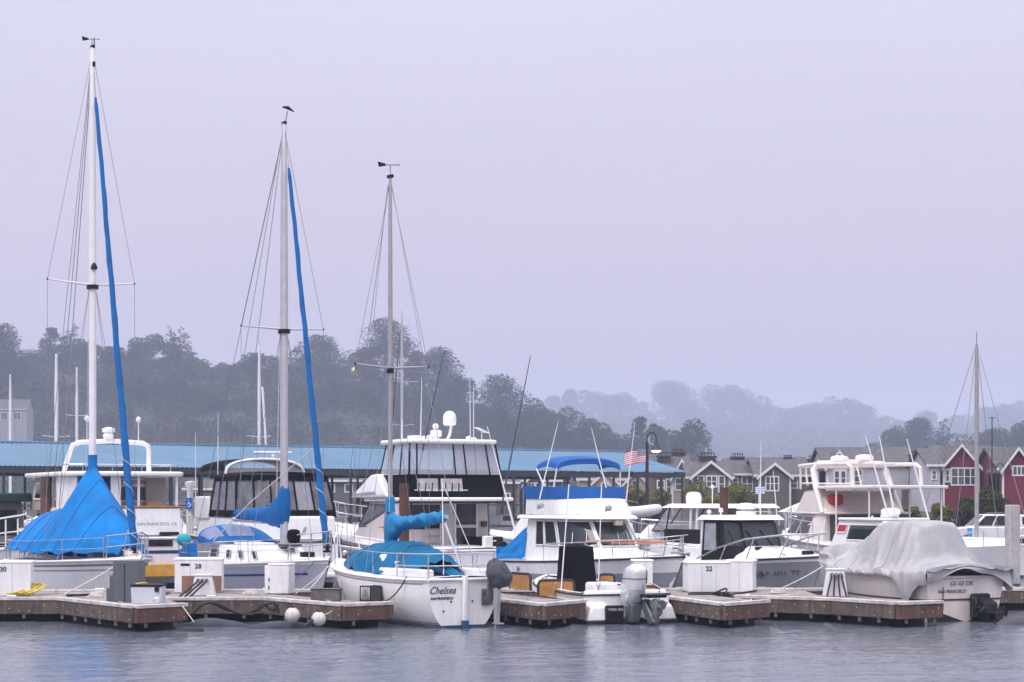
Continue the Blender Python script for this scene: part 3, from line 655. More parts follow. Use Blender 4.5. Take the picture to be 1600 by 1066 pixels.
    mb = MB().box(tx-.05, tx-.012, -.78, -.48, .52, .90)
    for z in (.6, .8): mb.tube([(tx-.04, -.5, z), (tx-.32, -.58, z+.18)], .02, 6).tube([(tx-.04, -.76, z), (tx-.32, -.68, z+.18)], .02, 6)
    mb.box(tx-.36, tx-.30, -.80, -.46, .72, 1.05); mb.build('motor_bracket', GALV, r, bevel=.01)
    def hood(i, j):
        a = 2*math.pi*j; k = math.sin(math.pi*min(.999, .12+.88*i))**.55 if i < 1 else 0; z = .96+.66*i; p = 2.6; cx_, cy_ = math.cos(a), math.sin(a); rr = k/((abs(cx_)**p+abs(cy_)**p)**(1/p))
        return Vector((tx-.50+cx_*rr*.24+.05*wave(a*2, i*4), -.66+cy_*rr*.29+.22*(i-.5)+.04*wave(i*5, a), z+.05*cy_*-1*(1-i)+.03*wave(a*3, i*6)))
    MB().grid(hood, 22, 30).build('motor_hood', M('grey_motor_cover', (.075, .08, .105), .8, .25, 5, bump=.5, bscale=12), r, smooth=70)
    MB().hexa([(tx-.52, -.68, -.2), (tx-.42, -.68, -.2), (tx-.42, -.58, -.2), (tx-.52, -.58, -.2), (tx-.58, -.70, 1.06), (tx-.42, -.70, 1.06), (tx-.42, -.56, 1.06), (tx-.58, -.56, 1.06)]).build('motor_leg', M('pale_motor_leg', (.36, .36, .38), .5, .2), r, bevel=.02)
    MB().box(tx-.68, tx-.40, -.71, -.55, .10, .13).build('anti_ventilation_plate', M('pale_motor_leg', (0, 0, 0)), r)
    text('boat_name', 'Chelsea', .24, (tx-.008, .56, .88), (0, -1, 0), (0, 0, 1), INK, r, shear=.45, sx=.92)
    text('home_port', 'SAN FRANCISCO', .085, (tx-.008, .56, .70), (0, -1, 0), (0, 0, 1), INK, r, sx=.92, bold=.002)
    H.stripe(r, 'waterline_stain', M('waterline_scum', (.50, .45, .34), .7, .25, 6), .165, .195, 0, .9, .006)
    tubeo('mooring_line', sag(H.on_deck(.12, 1, -.02, .03), Vector((-1.9, 1.55, .62)), .22), .018, ROPED, r)
    MB().ball((2.35, .25, 1.62), .07, 8, 6).build('deck_light', STEEL, r)
    tubeo('bow_line', sag(H.on_deck(.97, 1, 0, .0), (2.2, 1.7, .62), .06), .012, ROPE, r)
    return r, H
SL, SLH = sloop()

# ================================================================== Near row: outboard fishing skiff, stern out
def skiff():
    h = R(112); L = 5.0; st = Vector(((980-800)/F*48.1, 48.1)); d = Vector((math.cos(h), math.sin(h))); c = st+d*L/2
    r = thing('motorboat', 'open white skiff with big silver outboard and black covered console', 'motorboat', (c.x, c.y, 0), h, 'moored powerboats')
    H = Hull(L, 2.45, .72, 1.0, tr=.94, rake=.5, r0=.86, rb=.3, draft=.15); H.build(r, WHITE, BOTBLK, .13, rub=RUBBER, rubr=.025, deckdrop=.18, deckname='cockpit_sole')
    tx = -L/2
    for sd in (-1, 1):
        MB().hexa([(tx-.34, sd*.80-.40, .08), (tx+.3, sd*.80-.40, .08), (tx+.3, sd*.80+.40, .08), (tx-.34, sd*.80+.40, .08), (tx-.30, sd*.84-.22, .44), (tx+.3, sd*.84-.30, .62), (tx+.3, sd*.84+.30, .62), (tx-.30, sd*.84+.22, .44)]).build('swim_step', WHITE, r, bevel=.05)
        MB().box(tx-.36, tx+.2, sd*.80-.41, sd*.80+.41, -.1, .10).build('black_keel_edge', BOTBLK, r, bevel=.02)
    MB().box(tx+.02, tx+.22, -1.08, 1.08, .3, .80).build('splashwell', WHITE, r, bevel=.05)
    for sd in (-1, 1): MB().grid(lambda i, j: H.on_deck(lerp(.04, .97, i), sd, .02+.16*j, .02+.015*math.sin(math.pi*j)), 24, 3).build('gunwale', WHITE, r)
    MB().box(tx+.25, tx+.85, .12, .75, .5, .98).build('bait_tank', BOXW, r, bevel=.06)
    # timber coaming panels with dark rubber frames
    TEAKP = M('varnished_board', (.42, .20, .055), .45, .2, 9)
    def thing_part(name, par, loc, yaw):
        o = bpy.data.objects.new(name, None); COL.objects.link(o); o.parent = par; o.location = loc; o.rotation_euler = (0, 0, yaw); return o
    q = lambda px, py, Y: (r_inv @ W(px, py, Y))
    r_inv = (Matrix.Translation((c.x, c.y, 0)) @ Matrix.Rotation(h, 4, 'Z')).inverted()
    def panel_px(pa, pb, Ya, Yb, z0, z1):
        a, b = q(pa, 900, Ya), q(pb, 900, Yb); dd = b-a
        e = thing_part('coaming_panel', r, (a.x, a.y, z0), math.atan2(dd.y, dd.x)); w_ = math.hypot(dd.x, dd.y); hh = z1-z0
        n_ = max(1, round(w_/.5))
        for k in range(n_): MB().box(w_*k/n_+.006, w_*(k+1)/n_-.006, -.015, .015, 0, hh).build('board', TEAKP, e, smooth=0, bevel=.006)
        MB().tube([(0, 0, 0), (0, 0, hh*.75), (.03, 0, hh*.93), (.09, 0, hh), (w_-.09, 0, hh), (w_-.03, 0, hh*.93), (w_, 0, hh*.75), (w_, 0, 0)], .034, 8).build('rubber_trim', RUBBER, e)
    panel_px(841, 897, 49.0, 49.15, .62, 1.0); panel_px(797, 829, 50.2, 49.3, .74, 1.14); panel_px(1006, 1029, 48.9, 48.7, .52, .86); panel_px(936, 960, 50.2, 50.2, .78, 1.1)
    # console under a black cover
    cp = q(901, 900, 49.8)
    def cover(i, j):
        a = 2*math.pi*j; z = lerp(.70, 1.86, i) if i < .97 else 1.88; k = lerp(1, .80, i) if i < .97 else .0
        sx_, sy_ = .34, .50; cx_, cy_ = math.cos(a), math.sin(a); p = 4
        rr = 1/((abs(cx_)**p+abs(cy_)**p)**(1/p)); return Vector((cp.x+cx_*rr*sx_*k+.04*i, cp.y+cy_*rr*sy_*k*(1+.04*wave(a*2, i*5)), z+.02*wave(a, i*3)))
    MB().grid(cover, 24, 40).build('console_cover', BLACKC, r, smooth=50)
    # outboard, tilted up: cowling, mid-section, leg, propeller
    om = q(990, 910, 47.72); OX, OY = om.x, om.y
    mot = thing_part('outboard_motor', r, (OX, OY, .0), 0)
    def cowl(i, j):
        a = 2*math.pi*j; z = lerp(.42, 1.45, i); prof = curve(i, [(0, .5), (.12, .82), (.35, 1.0), (.7, .98), (.9, .82), (1, .35)]); s_ = curve(i, [(0, -.02), (.5, 0), (1, .06)])
        p = 2.8; cx_, cy_ = math.cos(a), math.sin(a); rr = 1/((abs(cx_)**p+abs(cy_)**p)**(1/p)); return Vector((cx_*rr*.38*prof+s_*1.2-.34*(i-.5), cy_*rr*.245*prof-.06*(i-.5), z))
    MB().grid(cowl, 22, 30).build('cowling', SILVER, mot, smooth=60)
    MB().grid(lambda i, j: cowl(lerp(.55, .86, i), lerp(.60, .66, j))*1.0+Vector((-.012, .0, 0)), 6, 3).build('cowl_vent', BLACKP, mot, smooth=60)
    tubeo('cowl_seam', [cowl(.66, j/30)*1.0+(cowl(.66, j/30)-Vector((0, 0, cowl(.66, j/30).z)))*.012 for j in range(31)], .010, BLACKP, mot)
    MB().grid(lambda i, j: cowl(lerp(.4, .58, i), lerp(.36, .52, j))*1.0+Vector((-.012, 0, 0)), 4, 6).build('badge', M('pale_badge', (.62, .63, .66), .4), mot, smooth=60)
    MB().hexa([(-.12, -.12, .05), (.22, -.12, .0), (.22, .12, .0), (-.12, .12, .05), (-.2, -.16, .5), (.25, -.16, .5), (.25, .16, .5), (-.2, .16, .5)]).build('midsection', LEGGR, mot, bevel=.04)
    MB().hexa([(-.75, -.36, .08), (-.45, -.36, .0), (-.45, -.16, .0), (-.75, -.16, .08), (-.30, -.30, .62), (.0, -.30, .55), (.0, -.12, .55), (-.30, -.12, .62)]).build('lower_leg', LEGGR, mot, bevel=.04)
    MB().hexa([(-.72, -.52, .66), (-.10, -.52, .66), (-.10, -.02, .66), (-.72, -.02, .66), (-.74, -.54, .74), (-.08, -.44, .74), (-.08, -.08, .74), (-.74, .02, .74)]).build('anti_ventilation_plate', BLACKP, mot, bevel=.02)
    MB().lathe([(.02, -.30), (.08, -.22), (.10, 0), (.09, .22), (.05, .34)], (-.66, -.26, .30), 14, axis='z').build('gearcase', LEGGR, mot)
    hub = Vector((-.72, -.30, .44))
    for k in range(3):
        a = R(120*k+35); u = Vector((0, math.cos(a), math.sin(a))); v = Vector((.35, -math.sin(a), math.cos(a))).normalized()
        MB().grid(lambda i, j: hub+u*(.04+.24*i)+v*((j-.5)*.26*math.sin(math.pi*min(1, .25+.75*i)**1.0)*(1.1-.3*i))+Vector((-.05*(j-.5), 0, 0)), 8, 6).build('propeller_blade', LEGGR, mot, smooth=80)
    MB().lathe([(.03, -.12), (.06, -.06), (.07, .06), (.05, .1)], hub, 12, axis='x').build('propeller_hub', LEGGR, mot)
    for y in (-.12, .16): tubeo('hydraulic_ram', [(.2, y, .04), (-.12, y, .52)], .03, STEEL, mot, 8)
    bl = MB().box(tx-.42, tx-.30, .28, .74, .02, .46).build('transom_plate', BLACKP, r, bevel=.02)
    text('plate_lettering', "THREE SEA", .085, (tx-.426, .51, .36), (0, -1, 0), (0, 0, 1), ROPE, r)
    a = q(876, 920, 49.0); tubeo('fishing_rod', [(a.x, a.y, .62), tuple(q(889, 757, 49.4))], .016, WSPAR, r)
    a = q(935, 945, 47.9); tubeo('ladder_post', [(a.x, a.y, .45), tuple(q(935, 915, 47.9))], .022, STEEL, r); tubeo('fishing_rod', [tuple(q(935, 920, 47.9)), tuple(q(940, 757, 48.4))], .013, WSPAR, r)
    for px in (931, 938): tubeo('rod_holder', [tuple(q(935, 921, 47.9)), tuple(q(px, 911, 47.9))], .016, STEEL, r)
    a = q(1030, 945, 47.9); tubeo('grab_rail', [(a.x, a.y, .5), (a.x-.03, a.y, .86), (a.x+.08, a.y+.1, .95), (a.x+.3, a.y+.12, .95)], .016, STEEL, r)
    cleat(r, (a.x, a.y, .5)); 
    return r, H
SK, SKH = skiff()

# ================================================================== Near row: cream cruiser under a grey tarp
def tarped():
    h = R(117); L = 5.5; st = Vector(((1508-800)/F*48.9, 48.9)); d = Vector((math.cos(h), math.sin(h))); c = st+d*L/2
    r = thing('motorboat', 'cream motorboat shrouded in a draped grey tarp at the right finger', 'motorboat', (c.x, c.y, 0), h, 'moored powerboats')
    H = Hull(L, 2.65, 1.12, 1.30, tr=.93, rake=.8, r0=.50, rb=.15, e=.42, eb=.9, draft=.3); H.build(r, CREAM, None, rub=CREAM, rubr=.03, nu=16)
    H.stripe(r, 'brown_band', M('brown_band', (.075, .045, .04), .6), .575, .60, 0, 1, .008)
    tx = -L/2
    MB().box(tx-.012, tx+.02, -1.17, 1.17, .515, .56).build('brown_band', M('brown_band', (0, 0, 0)), r)
    # dark V bottom that shows at the stern
    MB().add([(tx-.02, -1.25, .36), (tx-.02, -1.0, .30), (tx-.02, 0, -.02), (tx-.02, 1.0, .30), (tx-.02, 1.25, .36), (tx-.015, 1.1, -.3), (tx-.015, -1.1, -.3)], [(6, 2, 1, 0), (6, 5, 2), (5, 4, 3, 2)]).build('bottom_paint', BOTBLK, r, smooth=0)
    H.stripe(r, 'bottom_paint', BOTBLK, .0, .32, 0, .9, .008)
    ridge = [(-2.85, 1.38), (-2.45, 1.52), (-2.10, 1.62), (-1.90, 2.10), (-1.72, 2.40), (-.9, 2.47), (-.2, 2.42), (.5, 2.18), (1.2, 1.94), (1.9, 1.82), (2.5, 1.77), (2.95, 1.70)]
    def tp(i, j):
        x = lerp(-2.95, 3.0, i); v = (2*j-1); s_ = abs(v); rz = curve(x, ridge); plat = sstep(-2.15, -1.65, x)*(1-sstep(-.3, 1.0, x))
        hbw = (H.hb(min(.97, max(0, (x+L/2)/L)))+.09)
        if x > 2.1: hbw = lerp(hbw, .35, sstep(2.1, 3.0, x))
        ez = 1.24+.12*sstep(1, 3, x); sg = -1 if v < 0 else 1
        drop = .20+.05*math.sin(x*1.7+sg)+.55*math.exp(-((x+2.15)/.36)**2)*(1 if sg > 0 else .2)+.25*math.exp(-((x+2.9)/.35)**2)*(.3 if sg > 0 else 1.2)-.10*math.exp(-((x-.3)/.8)**2)
        top = .80
        if s_ < top:
            q = s_/top; p = lerp(1.7, 4.2, plat); yy = hbw*q*lerp(1, .98, plat); z = ez+(rz-ez)*lerp(1-q**1.7, 1-.05*q-.95*sstep(.40, .94, q), plat)
        else:
            q = (s_-top)/(1-top); yy = hbw*(1+.03*math.sin(q*3)); z = ez-max(.02, drop)*q
        fold = (1-2*abs(math.sin(x*4.5+5*wave(x*1.2, s_*1.6, 1)+s_*4*(1 if x > 0 else -.6))))*(.05+.03*sstep(.2, 1.2, x))*sstep(.15, .6, s_)*(1-.75*sstep(.72, .9, s_))+.014*(1-2*abs(math.sin(x*14+s_*9+4*wave(x, s_, 2))))*sstep(.2, .7, s_)
        z += fold*.8+.05*wave(x*2.2, v*2.4, 1.2)-.06*plat*(1-s_)*abs(wave(x*1.3, v*2))
        zc = .10*math.sin(math.pi*min(1, s_/top))*(1-plat)*(sstep(.4, 1.2, x)+.5)*(1-sstep(2.3, 3, x))
        return Vector((x-.25*sstep(.7, 1, s_)*sstep(1.6, 2.8, x)+.03*wave(x*3, v*3), sg*yy+sg*fold*.7, z-zc))
    MB().grid(tp, 170, 90).build('boat_tarp', GREYT, r, smooth=80)
    for q in (.33, .52, .70): MB().tube([tp(q, j/60)+Vector((0, 0, .006)) for j in range(61)], .008, 4).build('tarp_seam', M('tarp_seam_grey', (.30, .29, .30), .7), r)
    def apron(i, j):                       # tarp end hanging over the transom
        v = 2*i-1; z0 = 1.30; drop = .02+(.46 if v > 0 else .34)*abs(v)**1.6+.05*math.sin(v*7); return Vector((tx-.14-.06*math.sin(v*5+j*2)*j-.05*j, -v*1.32, z0-drop*j+.12*(1-j)*(1-v*v)))
    MB().grid(apron, 40, 12).build('tarp_apron', GREYT, r, smooth=80)
    for x in (2.2, 1.35): tubeo('hull_strap', [tp((x+2.95)/5.95, 1), H.pt((x+L/2)/L, .3, 1, .03)], .03, ROPED, r)
    tubeo('tie_rope', [tp((-2.15+2.95)/5.95, 1), (tx+.55, 1.3, .95), (tx+.5, 1.36, .55), (tx+.5, 1.38, -.05)], .014, ROPE, r)
    tubeo('drain_cord', [(tx-.02, .70, .85), (tx-.02, .70, .30)], .012, ROPED, r)
    # stern drive, tilted
    e = bpy.data.objects.new('stern_drive', None); COL.objects.link(e); e.parent = r; e.location = (tx, -.42, .32)
    MB().box(-.12, 0.0, -.3, .3, -.28, .36).build('gimbal_housing', BLACKP, e, bevel=.06)
    MB().hexa([(-.62, -.16, -.42), (-.28, -.2, -.46), (-.28, .2, -.46), (-.62, .16, -.42), (-.5, -.2, .16), (-.05, -.24, .30), (-.05, .24, .30), (-.5, .2, .16)]).build('drive_leg', BLACKP, e, bevel=.06)
    MB().box(-.8, -.2, -.22, .22, -.12, -.07).build('anti_ventilation_plate', BLACKP, e, bevel=.02)
    MB().lathe([(.02, -.45), (.1, -.35), (.13, 0), (.1, .25), (.05, .32)], (-.55, 0, -.30), 12, axis='x').build('gearcase', BLACKP, e)
    for k in range(3):
        a = R(120*k+10); u = Vector((0, math.cos(a), math.sin(a))); v = Vector((.3, -math.sin(a), math.cos(a))).normalized()
        MB().grid(lambda i, j: Vector((-.92, .02, -.18))+u*(.05+.20*i)+v*((j-.5)*.2*math.sin(math.pi*(.25+.7*i))), 6, 4).build('propeller_blade', BLACKP, e, smooth=80)
    for y in (-.18, .18): tubeo('hydraulic_ram', [(-.08, y, -.2), (-.45, y, .05)], .035, LEGGR, e, 8)
    for k in range(3): MB().tube([(-.1+.02*k, .28-.1*k, .3), (-.3, .42-.1*k, .22-.1*k), (-.25, .4, -.2+.1*k), (-.06, .26, -.25)], .03, 6).build('drive_hose', RUBBER, e)
    text('boat_name', 'GI GI DE', .15, (tx-.012, .12, .93), (0, -1, 0), (0, 0, 1), INKB, r, sx=1.25, shear=.2)
    text('home_port', 'SAN FRANCISCO', .115, (tx-.012, .42, .74), (0, -1, 0), (0, 0, 1), INKB, r, sx=1.0, shear=.2)
    return r, H
GG, GGH = tarped()
def local(px, py, Y, r): return (Matrix.Translation(r.location) @ Matrix.Rotation(r.rotation_euler.z, 4, 'Z')).inverted() @ W(px, py, Y)
def place(px, Y, hdg, L, end):          # end=+1: given point is the bow, -1: the stern
    h = R(hdg); d = Vector((math.cos(h), math.sin(h))); p = Vector(((px-800)/F*Y, Y)); c = p-d*(L/2)*end; return (c.x, c.y, 0), h
# ================================================================== A3: flybridge cruiser with blue bimini
def flybridge():
    L = 8.6; loc, h = place(1070, 55.9, -60, L, 1)
    r = thing('motorboat', 'white flybridge cruiser with royal blue bimini and blue bridge skirt, bow to the right', 'motorboat', loc, h, 'moored powerboats')
    H = Hull(L, 3.0, 1.10, 1.42, tr=.88, rake=1.0, r0=.8, rb=.2, e=.8, eb=1.3, n=2.5); H.build(r, WHITE, None, rub=BLACKP, rubr=.028)
    H.stripe(r, 'grey_topside_band', GREYD, .0, .70, .02, 1, .008)
    H.stripe(r, 'pale_sheer_band', WHITE, .70, .93, .02, 1, .010)
    # raised foredeck
    MB().grid(lambda i, j: Vector((lerp(.9, 3.6, i), (1-2*j)*lerp(1.15, .32, i**1.3), 1.22+.16*i**2+.30*(1-i)*math.sqrt(max(0, 1-(1-2*j)**2))+.05)), 16, 14).build('trunk_cabin', WHITE, r, smooth=70)
    def ell(xb, xm, xf, w_, k=9): return [(xb, -w_)]+[(xm+(xf-xm)*math.sin(math.pi*j/(2*k)), -w_*math.cos(math.pi*j/(2*k))) for j in range(2*k+1)]+[(xb, w_)]
    CB, CT = (-2.5, -.55, 1.62, 1.27), (-2.45, -1.0, .50, 1.14); Z0, Z1 = 1.12, 2.40
    hs = House(ell(*CB), ell(*CT), Z0, Z1).build(r, 'cabin', WHITE, .02)
    def cab(a, v, off=0):
        q = [Vector((lerp(x1, x0, -a) if a < 0 else (x1+(xf-x1)*math.sin(a) if a <= math.pi else lerp(x1, x0, a-math.pi)), -w_ if a < 0 else (-w_*math.cos(a) if a <= math.pi else w_), z)) for (x0, x1, xf, w_), z in ((CB, Z0), (CT, Z1))]
        n = Vector((math.sin(min(math.pi, max(0, a))), -math.cos(min(math.pi, max(0, a))), .25)).normalized(); return q[0].lerp(q[1], v)+n*off
    RIM = [(-.62, -.33), (-.29, .10), (.16, .98), (1.04, 2.02), (2.08, 3.0), (3.06, 3.45)]
    for n_, (a0, a1) in enumerate(RIM):
        f = MB().tube([cab(lerp(a0, a1, i/10), v_, .03) for v_ in (.38,) for i in range(11)]+[cab(lerp(a1, a0, i/10), .95, .03) for i in range(11)]+[cab(a0, .38, .03)], .022, 6).build('windscreen_frame' if 0 < n_ < 5 else 'side_window_frame', WHITE2, r)
        MB().grid(lambda i, j: cab(lerp(a0, a1, i), lerp(.38, .95, j), .022), 10, 3).build('pane', GLASSB, f, smooth=80)
    for a in (.45, .75, 1.45, 1.75): tubeo('wiper', [cab(a, .40, .05), cab(a+.08, .68, .05)], .012, STEEL, r)
    slabo('cabin_roof', ell(-2.8, -.75, 1.05, 1.38), 2.40, 2.52, WHITE, r, .05, ell(-2.8, -.85, .90, 1.30))
    fb = House(ell(-2.4, -.85, .72, 1.27), ell(-2.3, -1.05, .12, 1.30), 2.52, 3.05).build(r, 'flybridge', WHITE, .03)
    RB = M('royal_blue_canvas', (.002, .095, .36), .8, .14, 2, bump=.3, bscale=10)
    SKO = ell(-2.28, -1.03, .16, 1.32)
    def skirt(i, j):
        k = i*(len(SKO)-1); n_ = min(len(SKO)-2, int(k)); p = Vector(SKO[n_]).lerp(Vector(SKO[n_+1]), k-n_)
        return Vector((p.x-.12*j, p.y*(1+.02*j), lerp(3.0, 3.40-.035*abs(math.sin(i*12)), j)+.012*wave(i*30, j*3)))
    MB().grid(skirt, 80, 6).build('bridge_skirt', RB, r, smooth=50)
    tubeo('grab_rail', [(.25, -.95, 2.58), (-.6, -1.15, 2.64), (-1.6, -1.2, 2.62)], .016, STEEL, r)
    for p in (local(843, 790, 58.2, r), local(949, 794, 57.2, r)):
        p = Vector((p.x+.05, p.y, p.z)); MB().lathe([(.04, -.06), (.09, -.04), (.10, .05), (.085, .06)], p, 12, axis='x').build('spotlight', STEEL, r); MB().tube([p, p-Vector((.15, 0, .1))], .03, 6).build('spotlight_foot', STEEL, r)
    MB().box(.80, .95, -.14, .14, 2.22, 2.38).build('horn', M('horn_cream', (.55, .48, .35), .5), r, bevel=.03)
    # bimini
    def bim(i, j):
        a = math.pi*j; x = lerp(-1.95, -.75, i); return Vector((x, -math.cos(a)*1.13, 3.98+math.sin(a)**.55*.34-.10*(2*i-1)**2))
    MB().grid(bim, 8, 26).build('bimini', RB, r, smooth=60)
    MB().grid(lambda i, j: bim(1, i)+Vector((.02, 0, -.16*j)), 30, 2).build('bimini_valance', RB, r, smooth=60)
    for sd in (0, 1):
        for x, i in ((-.55, 1), (-2.1, 0)): tubeo('bimini_leg', [bim(i, sd)+Vector((0, 0, .05)), (-.85 if i else -1.3, (-1 if sd == 0 else 1)*1.2, 3.3)], .022, WSPAR, r)
    # foredeck rails and pole
    H.lifelines(r, .38, .88, .5, 5, wires=1, r=.016, post=.014); H.pulpit(r, .87, .5, .017, .15)
    OR = M('orange_pole', (.50, .15, .07), .5, .15, 5)
    tubeo('boat_hook', [(2.6, .55, 1.74), (1.3, -.3, 1.80), (.6, -.95, 1.76)], .028, OR, r); tubeo('boat_hook', [(2.7, .48, 1.70), (1.3, -.52, 1.72)], .02, OR, r)
    for k in range(5):
        a = k*1.3; MB().tube([Vector((3.0+.2*math.cos(a+j*.7), .2*math.sin(a+j*.7), 1.56+.015*j)) for j in range(10)], .018, 6).build('anchor_rode', ROPE, r)
    MB().box(3.7, 4.45, -.09, .09, 1.44, 1.52).build('bow_roller', STEEL, r, bevel=.02)
    tubeo('anchor', [(4.5, 0, 1.42), (3.9, 0, 1.62), (3.6, .1, 1.6)], .03, GALV, r)
    MB().grid(lambda i, j: Vector((lerp(-2.4, -4.15, i), -lerp(1.15, 1.35, j)+.06*wave(i*4, j*4), lerp(lerp(2.2, 1.35, i), 1.16, j)+.04*wave(i*3, j*5))), 12, 10).build('cockpit_canvas', BLUE, r, smooth=80)
    MB().grid(lambda i, j: Vector((-4.15+.02*j, lerp(-1.3, 1.3, i), lerp(1.5, 1.12, j)+.05*wave(i*4, 1))), 10, 3).build('cockpit_canvas', BLUE, r, smooth=80)
    for a, Ya, b, Yb in (((843, 780), 58.6, (872, 660), 58.9), ((947, 762), 58.0, (924, 668), 58.2), ((978, 786), 57.9, (992, 660), 57.7), ((806, 830), 59.5, (761, 666), 60)): antenna(r, local(*a, Ya, r), local(*b, Yb, r), .020)
    text('slip_number', '24', .22, H.pt(.20, .80, -1, .02), H.pt(.3, .8, -1)-H.pt(.1, .8, -1), (0, 0, 1), INK, r)
    return r, H
FB, FBH = flybridge()

# ================================================================== A4: pilothouse boat
def pilot():
    L = 7.6; loc, h = place(1288, 56.6, -60, L, 1)
    r = thing('motorboat', 'grey hulled pilothouse boat with black framed windscreen right of locker 22', 'motorboat', loc, h, 'moored powerboats')
    H = Hull(L, 2.7, 1.08, 1.40, tr=.9, rake=.8, r0=.8, rb=.25, e=.8, eb=1.2, n=2.6); H.build(r, GREYD, None, rub=BLACKP, rubr=.03)
    H.stripe(r, 'white_sheer_band', WHITE, .90, 1.0, 0, 1, .008)
    MB().grid(lambda i, j: Vector((lerp(.75, 2.95, i), (1-2*j)*lerp(1.0, .45, i**1.5), 1.18+.15*i+(.44-.26*i)*min(1, 2.2*(1-abs(1-2*j)))*(1 if i < .95 else .3))), 16, 16).build('trunk_cabin', WHITE, r, smooth=50)
    hs = House(outline6(-.75, .50, 1.06, 1.04, 1.05, .72), outline6(-.70, .22, .99, .94, .62, .64), 1.12, 2.38).build(r, 'pilothouse', BLACKP, .03)
    hs.window(0, .14, .66, .28, .92, VINYLW := M('pale_side_glass', (.33, .35, .40), .08, .2, 2, coat=.5), None, 'side_window')
    for i in (1, 2, 3): hs.window(i, .05, .95, .38, .93, GLASSB, None, 'windscreen_pane')
    hs.window(4, .3, .9, .38, .93, GLASSB, None, 'side_window')
    for i, u in ((1, .6), (2, .4), (2, .8)):
        a, b = hs.at(i, u, .36), hs.at(i, u-.3, .75); n = hs.nrm(i); tubeo('wiper', [a+n*.05, b+n*.05], .014, BLACKP, r)
    slabo('pilothouse_roof', rounded(-1.05, .88, 1.14, r=.3, wf=1.02), 2.38, 2.52, WHITE, r, .05, rounded(-.95, .72, 1.04, r=.3, wf=.92))
    MB().lathe([(.30, 0), (.30, .10), (.30, .12)], (-.1, .15, 2.52), 18).build('radar_foot', WHITE2, r); radar(r, (-.1, .15, 2.63), .30)
    for p, hgt in (((-.35, -.6, 2.5), .2), ((-.75, -.75, 2.5), .14)): MB().lathe([(.03, 0), (.03, hgt*.5), (.07, hgt*.55), (.07, hgt), (.02, hgt+.04)], p, 10).build('roof_lamp', WHITE2, r)
    MB().tube([(-.8, .85, 2.52), (-.8, .85, 2.62), (.4, .72, 2.62), (.4, .72, 2.52)], .014, 6).build('roof_rail', STEEL, r)
    antenna(r, local(1188, 805, 59.6, r), local(1189, 688, 59.6, r), .020); antenna(r, local(1214, 808, 58.8, r), local(1208, 735, 58.8, r), .020)
    tubeo('side_post', [hs.at(0, .03, 0)+Vector((0, -.05, -.2)), hs.at(0, .03, 1)+Vector((0, -.05, 0))], .03, WSPAR, r); tubeo('door_post', [hs.at(0, .75, .0)+Vector((0, -.03, 0)), hs.at(0, .75, 1)+Vector((0, -.03, 0))], .05, BLACKP, r); MB().box(-3.6, -.8, -1.0, -.9, 1.1, 1.55).build('cockpit_side', WHITE, r, bevel=.04); MB().box(-3.6, -.8, .9, 1.0, 1.1, 1.55).build('cockpit_side', WHITE, r, bevel=.04)
    # swept bow rail
    for sd in (-1, 1):
        pts = [H.on_deck(t, sd, .06, hh) for t, hh in ((.42, .06), (.55, .36), (.7, .58), (.85, .64), (.96, .62))]+[Vector((L/2+.12, 0, 2.05))]
        tubeo('bow_rail', pts, .024, STEEL, r, 8)
        for t, hh in ((.6, .45), (.74, .6), (.88, .64)): tubeo('stanchion', [H.on_deck(t-.035, sd, .06, 0), H.on_deck(t, sd, .06, hh)], .018, STEEL, r)
    MB().box(1.35, 1.5, -.62, -.45, 1.52, 1.60).build('deck_vent', BLACKP, r, bevel=.01); MB().box(2.9, 3.2, -.12, .12, 1.38, 1.52).build('windlass', BLACKP, r, bevel=.03)
    tubeo('anchor', [(4.0, 0, 1.36), (3.4, 0, 1.52)], .035, GALV, r); cleat(r, (2.6, -.5, 1.36))
    text('registration_number', 'CF  2211  TT', .20, H.pt(.855, .70, -1, .03), H.pt(.93, .70, -1)-H.pt(.78, .70, -1), (0, 0, 1), INK, r, sx=1.15)
    for t in (.735, .76): MB().slab([H.pt(t, .62, -1, .02), H.pt(t+.018, .62, -1, .02), H.pt(t+.018, .74, -1, .02), H.pt(t, .74, -1, .02)], .004).build('registration_sticker', INKB, r)
    return r, H
PB, PBH = pilot()
